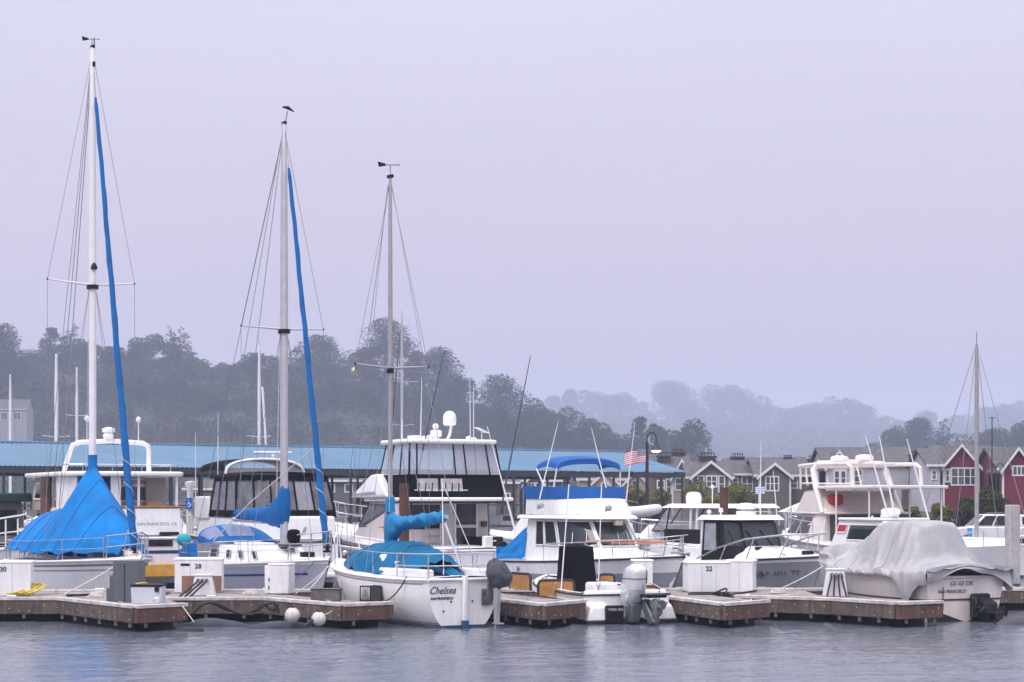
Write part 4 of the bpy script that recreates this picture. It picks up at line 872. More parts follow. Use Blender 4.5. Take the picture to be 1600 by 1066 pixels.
# blue and white striped flag on the pilothouse aerial
def striped_mat(name, cols, axis, n, canton=None):
    m = bpy.data.materials.new(name); m.use_nodes = True; t = m.node_tree; b = t.nodes['Principled BSDF']; b.inputs['Roughness'].default_value = .8
    co = t.nodes.new('ShaderNodeTexCoord'); s = t.nodes.new('ShaderNodeSeparateXYZ'); t.links.new(co.outputs['UV'], s.inputs[0])
    mu = t.nodes.new('ShaderNodeMath'); mu.operation = 'MULTIPLY'; mu.inputs[1].default_value = n/2; t.links.new(s.outputs[1], mu.inputs[0])
    fr = t.nodes.new('ShaderNodeMath'); fr.operation = 'FRACT'; t.links.new(mu.outputs[0], fr.inputs[0])
    lt = t.nodes.new('ShaderNodeMath'); lt.operation = 'LESS_THAN'; lt.inputs[1].default_value = .5; t.links.new(fr.outputs[0], lt.inputs[0])
    mx = t.nodes.new('ShaderNodeMix'); mx.data_type = 'RGBA'; t.links.new(lt.outputs[0], mx.inputs[0]); mx.inputs[6].default_value = (*cols[1], 1); mx.inputs[7].default_value = (*cols[0], 1); out = mx.outputs[2]
    if canton:
        a = t.nodes.new('ShaderNodeMath'); a.operation = 'GREATER_THAN'; a.inputs[1].default_value = canton[0]; t.links.new(s.outputs[0], a.inputs[0])
        c = t.nodes.new('ShaderNodeMath'); c.operation = 'GREATER_THAN'; c.inputs[1].default_value = canton[1]; t.links.new(s.outputs[1], c.inputs[0])
        ml = t.nodes.new('ShaderNodeMath'); ml.operation = 'MULTIPLY'; t.links.new(a.outputs[0], ml.inputs[0]); t.links.new(c.outputs[0], ml.inputs[1])
        sc_ = t.nodes.new('ShaderNodeMapping'); sc_.inputs['Scale'].default_value = (27.5, 16.5, 0); t.links.new(co.outputs['UV'], sc_.inputs[0])
        vo = t.nodes.new('ShaderNodeTexVoronoi'); vo.inputs['Randomness'].default_value = 0; vo.inputs['Scale'].default_value = 1; t.links.new(sc_.outputs[0], vo.inputs['Vector'])
        st = t.nodes.new('ShaderNodeMath'); st.operation = 'LESS_THAN'; st.inputs[1].default_value = .3; t.links.new(vo.outputs['Distance'], st.inputs[0])
        m3 = t.nodes.new('ShaderNodeMix'); m3.data_type = 'RGBA'; t.links.new(st.outputs[0], m3.inputs[0]); m3.inputs[6].default_value = (*canton[2], 1); m3.inputs[7].default_value = (.8, .8, .82, 1)
        m2 = t.nodes.new('ShaderNodeMix'); m2.data_type = 'RGBA'; t.links.new(ml.outputs[0], m2.inputs[0]); t.links.new(out, m2.inputs[6]); t.links.new(m3.outputs[2], m2.inputs[7]); out = m2.outputs[2]
    t.links.new(out, b.inputs['Base Color']); return m
def flag(name, label, hoist, wdt, hgt, mat, droop=.1):
    nu, nv = 24, 12; mb = MB()
    def fn(i, j):
        u = 1-i; x = -wdt*u; return Vector((x*(.94), .10*wdt*math.sin(u*7+j)*u, hgt*(j-.5)-droop*u**1.5+.03*hgt*math.sin(u*9+2*j)*u))
    mb.grid(fn, nu, nv); o = mb.build(name, mat, smooth=80); uv = o.data.uv_layers.new(name='UVMap')
    k = 0
    for p in o.data.polygons:
        for li, vi in zip(p.loop_indices, p.vertices): uv.data[li].uv = ((vi//(nv+1))/nu, (vi % (nv+1))/nv)
    o.location = hoist; return o
tag(flag('striped_flag', '', W(1195, 766, 59.6), .30, .20, striped_mat('blue_white_stripes', ((.72, .73, .78), (.16, .25, .55)), 'y', 7), .01), 'small blue and white striped flag on the pilothouse aerial', 'flag')

# ================================================================== B1: trawler yacht, stern out
def trawler():
    L = 12.0; loc, h = place(203, 66.0, 118, L, -1)
    r = thing('trawler_yacht', 'big white trawler yacht with arch mast and blue hull stripe behind the blue tent', 'trawler', loc, h, 'moored powerboats')
    H = Hull(L, 4.0, 1.75, 2.3, tr=.92, rake=1.2, r0=.82, rb=.25, e=.8, n=2.5); H.build(r, WHITE, BOTBLK, .2, rub=WHITE2, rubr=.05)
    H.stripe(r, 'navy_stripe', NAVY, .70, .755, 0, 1, .012); tx = -L/2
    MB().box(tx-.012, tx+.02, -1.86, 1.86, 1.18, 1.29).build('navy_stripe', NAVY, r)
    ac = House([(tx+.10, -1.86), (tx+3.2, -1.86), (tx+3.2, 1.86), (tx+.10, 1.86)], [(tx+.22, -1.82), (tx+3.2, -1.82), (tx+3.2, 1.82), (tx+.22, 1.82)], 1.78, 2.72).build(r, 'aft_cabin', WHITE, .06)
    for y in (-1.05, .75): MB().box(tx-.03, tx, y-.42, y+.42, 1.42, 1.66).build('transom_window', GLASS, r, bevel=.03)
    MB().box(tx+.02, tx+.20, -1.7, -1.05, 1.80, 1.90).build('vent_grille', BLACKP, r)
    MB().box(tx-.06, tx, -.75, -.3, 1.0, 1.12).build('exhaust_plate', STEEL, r)
    text('boat_name', 'ti ll', .46, (tx+.16, 1.0, 2.35), (0, -1, 0), (.1, 0, 1), INK, r, shear=.5, sx=1.4)
    text('home_port', 'SAN FRANCISCO, CA', .145, (tx+.15, -.98, 2.16), (0, -1, 0), (.1, 0, 1), INKB, r, sx=1.0)
    tubeo('cap_rail', [(tx+.22, -1.85, 2.74), (tx+.22, 1.85, 2.74)], .04, TEAK, r)
    # deckhouse, brow roof and posts
    PAN = M('taupe_panel', (.34, .29, .27), .6, .08, 2)
    dh = House(outline(tx+1.7, tx+7.2, 1.65, 1.5, .3), outline(tx+1.7, tx+6.8, 1.6, 1.4, .3), 2.6, 3.72).build(r, 'deckhouse', PAN, .03)
    dh.window(4, .04, .16, .2, .9, GLASSB, TEAK, 'window', .06); dh.window(4, .40, .62, .30, .75, GLASSB, WHITE2, 'window', .05); dh.window(4, .66, .92, .30, .75, GLASSB, WHITE2, 'window', .05); dh.window(4, .42, .90, .80, .96, VINYL, WHITE2, 'window', .05)
    for u in (.1, .4, .7): dh.window(3, u, u+.2, .35, .85, GLASS, WHITE2, 'window', .06)
    MB().box(tx+1.6, tx+1.7, -1.75, -1.05, 2.7, 3.7).build('bulkhead_panel', PAN, r); 
    for y in (-1.72, -.4, .25, 1.1, 1.72): MB().box(tx+.30, tx+.38, y-.04, y+.04, 2.72, 3.78).build('roof_post', WHITE2, r, bevel=.01)
    MB().box(tx+.32, tx+.36, .30, .55, 2.72, 3.78).build('wing_panel', WHITE2, r); MB().box(tx+.3, tx+2.6, 1.70, 1.76, 2.72, 3.75).build('side_panel', WHITE2, r)
    slabo('brow_roof', rounded(tx+.1, tx+7.6, 2.05, r=.6, wf=1.7), 3.76, 3.92, WHITE, r, .05)
    MB().tube([(tx+2.6, 1.85, 4.15), (tx+.6, 1.85, 4.15), (tx+.3, 1.5, 4.15), (tx+.3, -1.5, 4.15), (tx+.6, -1.85, 4.15), (tx+2.6, -1.85, 4.15)], .018, 6).build('top_rail', STEEL, r)
    for y in (-1.5, -.5, .5, 1.5): tubeo('rail_post', [(tx+.3, y, 3.9), (tx+.3, y, 4.15)], .016, STEEL, r)
    xa = tx+2.2
    MB().tube([(xa+.3, 1.55, 3.88), (xa, 1.40, 4.6), (xa-.05, 1.33, 4.82), (xa-.1, 1.10, 4.92), (xa-.1, 0, 4.98), (xa-.1, -1.10, 4.92), (xa-.05, -1.30, 4.82), (xa, -1.35, 4.6), (xa+.1, -1.38, 3.88)], .085, 10).build('arch_mast', WHITE, r)
    MB().lathe([(.16, 0), (.20, .12), (.15, .22), (.22, .26), (.22, .36), (.08, .42)], (xa-.1, .1, 5.03), 14).build('searchlight', WHITE, r)
    MB().tube([(xa-.1, -.12, 5.0), (xa-.1, -.12, 5.75)], .02, 6).ball((xa-.1, -.12, 5.62), .06, 8, 6).build('mast_light', GALV, r)
    for y in (.85, -.95): MB().tube([(xa-.1, y, 4.95), (xa-.1, y, 5.68)], .018, 6).lathe([(.03, 5.62), (.09, 5.7), (.09, 5.76), (.02, 5.83)], (xa-.1, y, 0), 10).build('gps_mushroom', WHITE2, r)
    MB().lathe([(.30, 3.0), (.34, 3.3), (.30, 3.62), (.2, 3.7)], (tx+.9, .45, 0), 14, a=.7).build('dark_blue_bag', M('deep_blue_canvas', (.006, .07, .24), .8, .15, 3), r)
    MB().box(tx+.5, tx+.9, .75, 1.65, 3.48, 3.70).build('rolled_awning', BLUE, r, bevel=.08)
    MB().lathe([(.28, 2.74), (.2, 2.95), (.06, 3.2), (.02, 3.3)], (tx+.6, 1.72, 0), 10).build('furled_umbrella', M('dusty_pink_canvas', (.38, .22, .20), .8, .15), r)
    MB().box(tx+.5, tx+.9, -1.3, -.75, 2.74, 2.9).build('deck_chest', TEAK, r, bevel=.03)
    MB().box(tx-.85, tx-.02, -1.8, .9, .42, .52).build('swim_platform', TEAK, r, bevel=.02); MB().box(tx-.86, tx-.80, -1.85, .5, .44, .86).build('yellow_platform_cover', YELLOW, r, bevel=.02)
    H.lifelines(r, .3, .9, .7, 6, wires=2, r=.012, post=.016)
    return r
trawler()

# ================================================================== B2: express cruiser with black canvas
def canvas_cruiser():
    L = 11.0; loc, h = place(452, 67.5, 116, L, -1)
    r = thing('motorboat', 'white cruiser enclosed in black canvas and clear vinyl behind the blue boom cover', 'motorboat', loc, h, 'moored powerboats')
    H = Hull(L, 3.8, 1.6, 2.0, tr=.94, rake=1.3, r0=.85, rb=.2, e=.8, n=2.5); H.build(r, WHITE, BOTBLK, .15, rub=BLACKP, rubr=.04); tx = -L/2
    ck = House([(tx+.05, -1.80), (tx+5.2, -1.75), (tx+5.2, 1.75), (tx+.05, 1.80)], [(tx+.2, -1.74), (tx+5.0, -1.6), (tx+5.0, 1.6), (tx+.2, 1.74)], 1.55, 2.42).build(r, 'cockpit_coaming', WHITE, .08)
    MB().box(tx-.03, tx+.3, -1.9, -1.2, 1.45, 1.68).build('black_hatch', BLACKP, r, bevel=.04)
    MB().box(tx-.9, tx, -1.7, 1.7, .35, .5).build('swim_platform', WHITE, r, bevel=.04)
    text('boat_name', 'Ji', .28, (tx+.10, -.55, 1.95), (0, -1, 0), (.15, 0, 1), INKB, r, shear=.5)
    en = House([(tx+.3, -1.78), (tx+3.6, -1.66), (tx+3.6, 1.66), (tx+.3, 1.78)], [(tx+.75, -1.62), (tx+3.4, -1.5), (tx+3.4, 1.5), (tx+.75, 1.62)], 2.40, 3.78); en.root = r
    def band(name, v0, v1, mat, off):
        for i in (0, 2, 3):
            n = en.nrm(i); MB().slab([en.at(i, 0, v0)+n*off, en.at(i, 1, v0)+n*off, en.at(i, 1, v1)+n*off, en.at(i, 0, v1)+n*off], .02).build(name, mat, r, smooth=0)
    band('black_canvas_base', .0, .16, BLACKC, 0); band('black_canvas_header', .88, 1.02, BLACKC, .03)
    for i, us in ((3, (0, .18, .36, .62, .80, 1)), (2, (0, .3, .6, 1)), (0, (0, .3, .6, 1))):
        n = en.nrm(i)
        for k, (a, b) in enumerate(zip(us, us[1:])):
            MB().slab([en.at(i, a+.008, .16), en.at(i, b-.008, .16), en.at(i, b-.008, .88), en.at(i, a+.008, .88)], .01).build('clear_panel', VINYLD if k % 4 != 3 else VINYL, r, smooth=0)
        for u in us: MB().tube([en.at(i, u, .0)+n*.02, en.at(i, u, 1.0)+n*.02], .035, 5).build('canvas_seam', BLACKC, r)
    def top(i, j):
        a = math.pi*j; return Vector((lerp(tx+.6, tx+3.6, i), -math.cos(a)*1.66, 3.74+.22*math.sin(a)**.6-.03*(2*i-1)**2))
    MB().grid(top, 8, 20).build('canvas_top', BLACKC, r, smooth=60)
    def top2(i, j):
        a = math.pi*j; return Vector((lerp(tx+2.6, tx+5.4, i), -math.cos(a)*1.45, 4.02+.42*math.sin(a)**.5-.06*(2*i-1)**2))
    MB().grid(top2, 8, 20).build('canvas_top', BLACKC, r, smooth=60)
    MB().grid(lambda i, j: Vector((tx+2.56-.08*(1-j), -math.cos(math.pi*i)*1.40, lerp(3.92, 4.02+.34*math.sin(math.pi*i)**.5, j))), 24, 3).build('clear_panel', VINYL, r)
    MB().tube([(tx+2.5, -math.cos(math.pi*k/20)*1.44, 3.7+.70*math.sin(math.pi*k/20)**.5) for k in range(21)], .05, 8).build('radar_arch', WHITE, r)
    MB().lathe([(.06, 0), (.08, .12), (.04, .16)], (tx+2.7, -.35, 4.42), 10).build('radar_pedestal', WHITE, r); MB().box(tx+2.64, tx+2.76, -1.05, .35, 4.60, 4.68).build('open_array_radar', WHITE, r, bevel=.03)
    wd = House(outline(tx+5.2, tx+8.6, 1.6, .9, .4), outline(tx+5.2, tx+6.6, 1.45, .8, .3), 1.95, 3.0).build(r, 'windscreen_base', WHITE, .06)
    wd.window(3, .1, .9, .3, .9, GLASS, None, 'windscreen_pane'); MB().box(tx+3.6, tx+5.3, 1.60, 1.72, 2.3, 3.1).build('side_wing', WHITE, r, bevel=.05)
    antenna(r, (tx+3.2, 1.5, 3.8), (tx+3.0, 1.55, 6.0), .02); antenna(r, (tx+5.5, 1.6, 2.8), (tx+5.5, 1.6, 5.4), .018)
    H.lifelines(r, .5, .95, .65, 5, wires=1, r=.014)
    return r
canvas_cruiser()

# ================================================================== B3: convertible sport-fisher
def convertible():
    L = 12.5; loc, h = place(750, 65.5, 119, L, -1)
    r = thing('sportfisher', 'tall white sportfisher with vinyl enclosed bridge and black bridge canvas', 'sportfisher', loc, h, 'moored powerboats')
    H = Hull(L, 4.1, 1.35, 2.15, tr=.92, rake=1.6, r0=.82, rb=.18, e=.8, n=2.4); H.build(r, WHITE, BOTBLK, .2, rub=WHITE2, rubr=.05, deckdrop=0); tx = -L/2
    H.stripe(r, 'grey_boot_band', M('warm_grey_hull', (.40, .38, .39), .4, .06), .25, .72, .35, 1, .01); H.stripe(r, 'dark_sheer_line', GREYD, .86, .90, .3, 1, .014)
    CRP = M('pinkish_white_panel', (.62, .55, .55), .45, .06, 2)
    hs = House(outline(tx+2.6, tx+7.6, 1.75, 1.3, .5), outline(tx+2.6, tx+6.2, 1.68, 1.1, .4), 1.30, 2.92).build(r, 'deckhouse', CRP, .05)
    hs.window(4, .06, .50, .42, .97, GLASS, CRP, 'aft_window', .05) if False else None
    # aft bulkhead: sliding door on starboard, window on port
    MB().box(tx+2.56, tx+2.61, -1.22, -.42, 1.34, 2.82).build('cabin_door', GLASS, r, bevel=.02)
    MB().box(tx+2.53, tx+2.57, -1.24, -.40, 2.02, 2.12).build('door_rail', CRP, r)
    for y in (-1.24, -.40): MB().box(tx+2.53, tx+2.60, y-.03, y+.03, 1.32, 2.86).build('door_frame', WHITE2, r)
    MB().box(tx+2.57, tx+2.61, .15, 1.55, 1.98, 2.80).build('aft_window', GLASS, r, bevel=.02)
    MB().box(tx+2.50, tx+2.60, -1.62, -1.42, 2.05, 2.24).build('switch_box', M('maroon_box', (.10, .03, .03), .5), r)
    hs.window(3, .04, .80, .45, .92, GLASS, BLACKP, 'side_window', .04, bars=2)
    MB().box(tx+1.75, tx+2.35, -1.85, -1.05, 1.30, 1.72).build('black_cooler', BLACKP, r, bevel=.05); MB().box(tx+1.73, tx+1.75, -1.55, -1.35, 1.56, 1.60).build('cooler_badge', WHITE2, r)
    for y0 in (.2, .75): MB().tube([(tx+2.5, y0, 1.3), (tx+2.5, y0, 2.3)], .02, 6).build('ladder_rail', STEEL, r)
    for z in (1.5, 1.75, 2.0, 2.25): tubeo('ladder_rung', [(tx+2.5, .2, z), (tx+2.5, .75, z)], .018, STEEL, r)
    MB().box(tx+.15, tx+.6, -1.6, 1.6, 1.25, 1.42).build('transom_cap', WHITE, r, bevel=.06)
    MB().lathe([(.24, -.05), (.26, 0), (.24, .05)], (tx+.2, -.95, 1.35), 16, axis='x').build('hose_reel', BLACKP, r); MB().box(tx+.1, tx+.35, -.55, -.25, 1.4, 1.78).build('bait_station', WHITE2, r, bevel=.04)
    # bridge overhang
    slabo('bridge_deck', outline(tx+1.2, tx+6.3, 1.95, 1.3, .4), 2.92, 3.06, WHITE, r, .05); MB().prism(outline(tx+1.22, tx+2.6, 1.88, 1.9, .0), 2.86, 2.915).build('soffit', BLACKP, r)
    fbz = House(outline(tx+3.0, tx+7.4, 1.96, 1.35, .5), outline(tx+4.3, tx+5.9, 1.80, 1.2, .4), 3.06, 3.86).build(r, 'bridge_fairing', WHITE, .10)
    MB().grid(lambda i, j: fbz.at(3, lerp(.0, .72, i), lerp(.12, .24, j))+Vector((0, .02, 0)), 6, 1).build('fairing_stripe', GREYD, r)
    def bc(name, x, v0, v1, mat, u0=0, u1=1): pass
    en = House([(tx+1.6, -1.82), (tx+4.9, -1.5), (tx+4.9, 1.5), (tx+1.6, 1.82)], [(tx+1.95, -1.62), (tx+4.4, -1.30), (tx+4.4, 1.30), (tx+1.95, 1.62)], 3.02, 4.86); en.root = r
    for i in (0, 2, 3):
        n = en.nrm(i); MB().slab([en.at(i, 0, .02), en.at(i, 1, .02), en.at(i, 1, .42), en.at(i, 0, .42)], .02).build('black_bridge_canvas', BLACKC, r, smooth=0)
        us = {3: (0, 1), 2: (0, .35, .7, 1), 0: (0, .5, 1)}[i]
        if i == 3: us = (0, .08, .50, .62, .88, 1)
        for a, b in zip(us, us[1:]): MB().slab([en.at(i, a+.005, .42), en.at(i, b-.005, .42), en.at(i, b-.005, 1), en.at(i, a+.005, 1)], .01).build('clear_panel', VINYL, r, smooth=0)
        for u in us: MB().tube([en.at(i, u, .42)+n*.012, en.at(i, u, 1)+n*.012], .028, 5).build('canvas_seam', BLACKC, r)
        tubeo('bottom_zip', [en.at(i, 0, .42)+n*.02, en.at(i, 1, .42)+n*.02], .035, BLACKC, r)
    n = en.nrm(3)
    for a, b in ((.08, .30), (.33, .56)): MB().slab([en.at(3, a, .13)+n*.022, en.at(3, b, .13)+n*.022, en.at(3, b, .36)+n*.022, en.at(3, a, .36)+n*.022], .01).build('canvas_window', M('milky_vinyl', (.46, .42, .45), .3, .25, 5), r, smooth=0)
    tubeo('rod_rack_rail', [en.at(3, .04, .14)+n*.12, en.at(3, .60, .14)+n*.12], .016, STEEL, r)
    for k in range(7): u = .08+.07*k; tubeo('rod_holder', [en.at(3, u, .10)+n*.13, en.at(3, u+.005, .27)+n*.16], .022, BLACKP, r)
    slabo('hardtop', rounded(tx+1.75, tx+4.9, 1.72, r=.35, wf=1.45), 4.86, 5.02, WHITE, r, .06)
    # roof gear
    MB().tube([(tx+3.0, -.30, 5.0), (tx+3.0, -.42, 5.2), (tx+3.0, -.48, 5.55)], .05, 8).build('dome_post', WHITE, r)
    MB().lathe([(.16, 5.52), (.225, 5.56), (.23, 5.75), (.21, 5.9), (.12, 6.0), (.01, 6.03)], (tx+3.0, -.42, 0), 18).build('satellite_dome', WHITE, r)
    MB().lathe([(.08, 5.0), (.10, 5.1), (.2, 5.16), (.2, 5.34), (.05, 5.38)], (tx+3.0, .10, 0), 14).build('radar_dome', WHITE, r); MB().ball((tx+3.0, .12, 5.48), .11, 10, 7).build('mast_float', WHITE, r)
    for y, z in ((-.95, .14), (.75, .12), (.55, .16), (-1.15, .1)): MB().lathe([(.09, 5.02), (.11, 5.02+z*.6), (.04, 5.02+z)], (tx+2.6, y, 0), 10).build('gps_puck', WHITE2, r)
    MB().box(tx+2.2, tx+2.7, 1.05, 1.35, 5.02, 5.14).build('roof_box', WHITE2, r, bevel=.02)
    MB().slab([(tx+2.2, -1.55, 5.25), (tx+2.6, -1.55, 5.28), (tx+2.6, -1.15, 5.45), (tx+2.2, -1.15, 5.42)], .02).tube([(tx+2.4, -1.35, 5.02), (tx+2.4, -1.35, 5.34)], .02, 6).build('flat_dish', WHITE2, r)
    for a, Ya, b in (((657, 694), 68, (659, 590)), ((735, 692), 67, (734, 588)), ((740, 692), 67, (740, 602)), ((628, 694), 69, (628, 640))): antenna(r, local(*a, Ya, r), local(*b, Ya, r), .022)
    ORIG = M('dark_outrigger', (.05, .05, .06), .4, .1)
    for a, Ya, b, Yb in (((782, 800), 67, (829, 556), 67.5), ((640, 800), 66.5, (694, 548), 66.8), ((604, 760), 70, (625, 520), 70.5)): antenna(r, local(*a, Ya, r), local(*b, Yb, r), .032, ORIG, 'outrigger_pole')
    antenna(r, local(806, 838, 67, r), local(762, 668, 67, r), .02)
    H.lifelines(r, .5, .96, .75, 7, wires=2, r=.014, post=.018); H.pulpit(r, .93, .75, .02)
    return r
convertible()

# ================================================================== B4: centre-cabin hardtop boat
def hardtop():
    L = 9.0; loc, h = place(1195, 66.0, 125, L*.8, -1)
    r = thing('motorboat', 'white hardtop cruiser with open sides behind the pilothouse boat', 'motorboat', loc, h, 'moored powerboats')
    H = Hull(L, 3.1, 1.45, 1.75, tr=.92, rake=1.3, r0=.85, rb=.2, e=.8, n=2.5); H.build(r, WHITE, BOTBLK, .15, rub=WHITE2, rubr=.04); tx = -L/2
    tr = House(outline(tx+5.2, tx+8.0, 1.1, .5, .3), outline(tx+5.2, tx+7.0, .95, .45, .3), 1.5, 2.12).build(r, 'trunk_cabin', WHITE, .15)
    ws = House(outline(tx+4.6, tx+6.0, 1.2, .9, .4), outline(tx+4.5, tx+5.0, 1.1, .85, .35), 1.9, 2.72); ws.root = r
    for i in (0, 1, 2, 3):
        n = ws.nrm(i); MB().slab([ws.at(i, .02, 0), ws.at(i, .98, 0), ws.at(i, .98, 1), ws.at(i, .02, 1)], .012).build('windscreen_pane', VINYL, r, smooth=0)
        MB().tube([ws.at(i, 0, 0), ws.at(i, 1, 0), ws.at(i, 1, 1), ws.at(i, 0, 1)], .03, 6).build('windscreen_frame', BLACKP, r)
    MB().box(tx+2.4, tx+4.6, 1.15, 1.3, 1.45, 1.98).build('dark_side_panel', BLACKP, r, bevel=.03); MB().box(tx+2.9, tx+3.9, -.5, .5, 1.4, 2.3).build('helm_seat', WHITE2, r, bevel=.12)
    for x, y in ((tx+2.7, 1.15), (tx+3.1, 1.15), (tx+2.7, -1.15), (tx+1.2, 1.1), (tx+1.2, -1.1)): tubeo('hardtop_post', [(x, y, 1.4), (x, y*.95, 2.72)], .045, WSPAR, r, 8)
    slabo('hardtop', rounded(tx+.6, tx+5.4, 1.35, r=.4, wf=1.1), 2.70, 2.84, WHITE, r, .06, rounded(tx+.75, tx+5.0, 1.2, r=.4, wf=.95))
    MB().lathe([(.28, 0), (.30, .12), (.30, .26), (.24, .36), (.1, .4)], (tx+4.1, .3, 2.85), 16).build('radar_dome', WHITE, r)
    MB().tube([(tx+3.6, -.2, 2.84), (tx+3.6, -.2, 3.4)], .02, 6).ball((tx+3.6, -.2, 3.42), .07, 8, 6).build('anchor_light', WHITE2, r)
    for k in range(2): tubeo('rod_holder', [(tx+6.6+.8*k, 1.25, 1.6), (tx+6.9+.8*k, 1.3, 2.15)], .05, WSPAR, r, 8)
    H.lifelines(r, .5, .95, .55, 5, wires=1, r=.016)
    for k in range(4): MB().box(tx+6.0+.18*k, tx+6.08+.18*k, 1.34, 1.36, 1.52, 1.62+.04*(k % 2)).build('hull_badge', BLACKP, r)
    r.scale = (.8, 1, 1)
    return r
hardtop()

# ================================================================== B5: cream flybridge convertible
def cream():
    L = 11.5; loc, h = place(1424, 65.5, 112, L*.68, -1)
    r = thing('motorboat', 'cream flybridge boat with raised arch and long aft sunshade', 'motorboat', loc, h, 'moored powerboats')
    H = Hull(L, 3.9, 1.45, 2.0, tr=.92, rake=1.5, r0=.85, rb=.2, e=.8, n=2.5); H.build(r, CREAM, BOTBLK, .15, rub=WHITE2, rubr=.05); tx = -L/2
    H.stripe(r, 'grey_boot_band', M('taupe_hull_band', (.36, .32, .31), .4, .06), .2, .70, .4, 1, .01)
    hs = House(outline(tx+4.4, tx+9.3, 1.6, 1.2, .6), outline(tx+4.4, tx+8.0, 1.45, 1.0, .5), 1.55, 2.52).build(r, 'deckhouse', CREAM, .06)
    hs.window(3, .28, .62, .22, .88, GLASSB, CREAM, 'side_window', .05); hs.window(3, .0, .26, .22, .88, GLASSB, CREAM, 'side_window', .05); hs.window(2, .05, .95, .3, .9, GLASSB, CREAM, 'windscreen_pane', .05)
    fb = House(outline(tx+4.2, tx+8.4, 1.55, 1.1, .5), outline(tx+5.2, tx+7.6, 1.5, 1.0, .4), 2.52, 3.30).build(r, 'flybridge', CREAM, .08)
    slabo('bridge_deck', outline(tx+3.6, tx+8.6, 1.62, 1.15, .5), 2.48, 2.56, CREAM, r, .03)
    MB().tube([fb.t[4]+Vector((0, 0, .25)), fb.t[3]+Vector((.2, 0, .25)), fb.t[2]+Vector((.2, 0, .25)), fb.t[1]+Vector((.2, 0, .25))], .03, 8).build('bridge_rail', WHITE2, r)
    MB().grid(lambda i, j: fb.t[3].lerp(fb.t[2] if i > .5 else fb.t[4], abs(2*i-1))+Vector((.05*j, .03, .0+.16*j)), 8, 2).build('wind_deflector', GLASSB, r)
    MB().tube([(tx+4.4, 1.55, 2.5), (tx+5.2, 1.5, 3.4), (tx+5.6, 1.45, 4.0), (tx+5.5, 1.3, 4.2), (tx+5.4, 0, 4.25), (tx+5.5, -1.3, 4.2), (tx+5.6, -1.45, 4.0), (tx+5.2, -1.5, 3.4), (tx+4.4, -1.55, 2.5)], .12, 10).build('radar_arch', CREAM, r)
    for sd in (1, -1):
        MB().tube([(tx+8.0, sd*1.05, 4.16), (tx+5.6, sd*1.35, 4.2), (tx+2.6, sd*1.35, 4.18), (tx+2.2, sd*1.35, 4.05), (tx+2.1, sd*1.35, 3.4)], .07, 8).build('top_frame', CREAM, r)
        for x in (7.9, 7.4): tubeo('frame_strut', [(tx+x, sd*1.05, 4.15), (tx+x-.4+(.8 if x > 7.5 else 0)*.3, sd*1.1, 3.35)], .04, CREAM, r)
    tubeo('top_frame', [(tx+8.0, -1.05, 4.16), (tx+8.0, 1.05, 4.16)], .07, CREAM, r, 8)
    slabo('aft_sunshade', [(tx+.1, -1.5), (tx+5.2, -1.55), (tx+5.2, 1.55), (tx+.1, 1.5)], 3.34, 3.46, CREAM, r, .04)
    for x, y in ((tx+.5, 1.4), (tx+.5, -1.4), (tx+3.4, 1.45), (tx+3.4, -1.45)): tubeo('shade_post', [(x, y, 1.5), (x, y, 3.36)], .035, CREAM, r, 8)
    radar(r, (tx+4.9, .7, 4.24), .34); radar(r, (tx+3.5, .3, 4.26), .34)
    for sd in (-1, 1): tubeo('roof_beam', [(tx+5.3, sd*.4, 4.22), (tx+2.4, sd*.4, 4.2)], .05, CREAM, r)
    MB().box(tx+4.3, tx+4.8, .75, 1.25, 2.80, 3.16).build('red_seat_cover', REDC, r, bevel=.12)
    MB().box(tx+3.4, tx+4.35, -1.3, 1.3, 1.5, 2.48).build('aft_bulkhead', M('dark_saloon', (.05, .04, .04), .5), r)
    MB().box(tx+1.0, tx+2.6, -.7, .6, 1.45, 2.35).build('fighting_chair', M('tan_vinyl', (.42, .31, .22), .6), r, bevel=.1)
    H.lifelines(r, .4, .95, .65, 6, wires=1, r=.016, post=.016); H.pulpit(r, .94, .65, .02)
    r.scale = (.68, 1, 1)
    return r
cream()

# ================================================================== B6: small white-topped boat behind the grey tarp
def walkaround():
    L = 6.5; loc, h = place(1470, 57.6, 122, L, -1)
    r = thing('motorboat', 'white walkaround boat with red window edge and radar behind the grey tarp', 'motorboat', loc, h, 'moored powerboats')
    H = Hull(L, 2.5, 1.0, 1.3, tr=.92, rake=1.0, r0=.85, rb=.2, e=.8); H.build(r, WHITE, BOTBLK, .12, rub=WHITE2); tx = -L/2
    hs = House(outline(tx+1.5, tx+4.2, .95, .8, .3), outline(tx+1.4, tx+3.6, .9, .7, .2), 1.05, 2.36).build(r, 'cabin', WHITE, .05)
    hs.window(3, .05, .24, .72, .9, REDC, WHITE2, 'red_curtain_window', .04); hs.window(3, .3, .95, .55, .9, GLASSB, WHITE2, 'side_window', .04)
    slabo('cabin_roof', rounded(tx+1.4, tx+3.7, 1.0, r=.25, wf=.8), 2.36, 2.44, WHITE, r, .04)
    radar(r, (tx+2.2, -.1, 2.48), .30)
    for a, b in (((1388, 806), (1352, 680)), ((1398, 806), (1374, 682)), ((1452, 815), (1417, 686))): antenna(r, local(*a, 58.5, r), local(*b, 58.8, r), .032, None, 'outrigger_pole')
    MB().box(tx+1.4, tx+1.9, .3, .6, 2.46, 2.54).build('roof_box', WHITE2, r, bevel=.02); MB().tube([local(1363, 812, 59.5, r), local(1363, 806, 59.5, r)], .03, 6).build('roof_lamp', WHITE2, r)
    return r
walkaround()

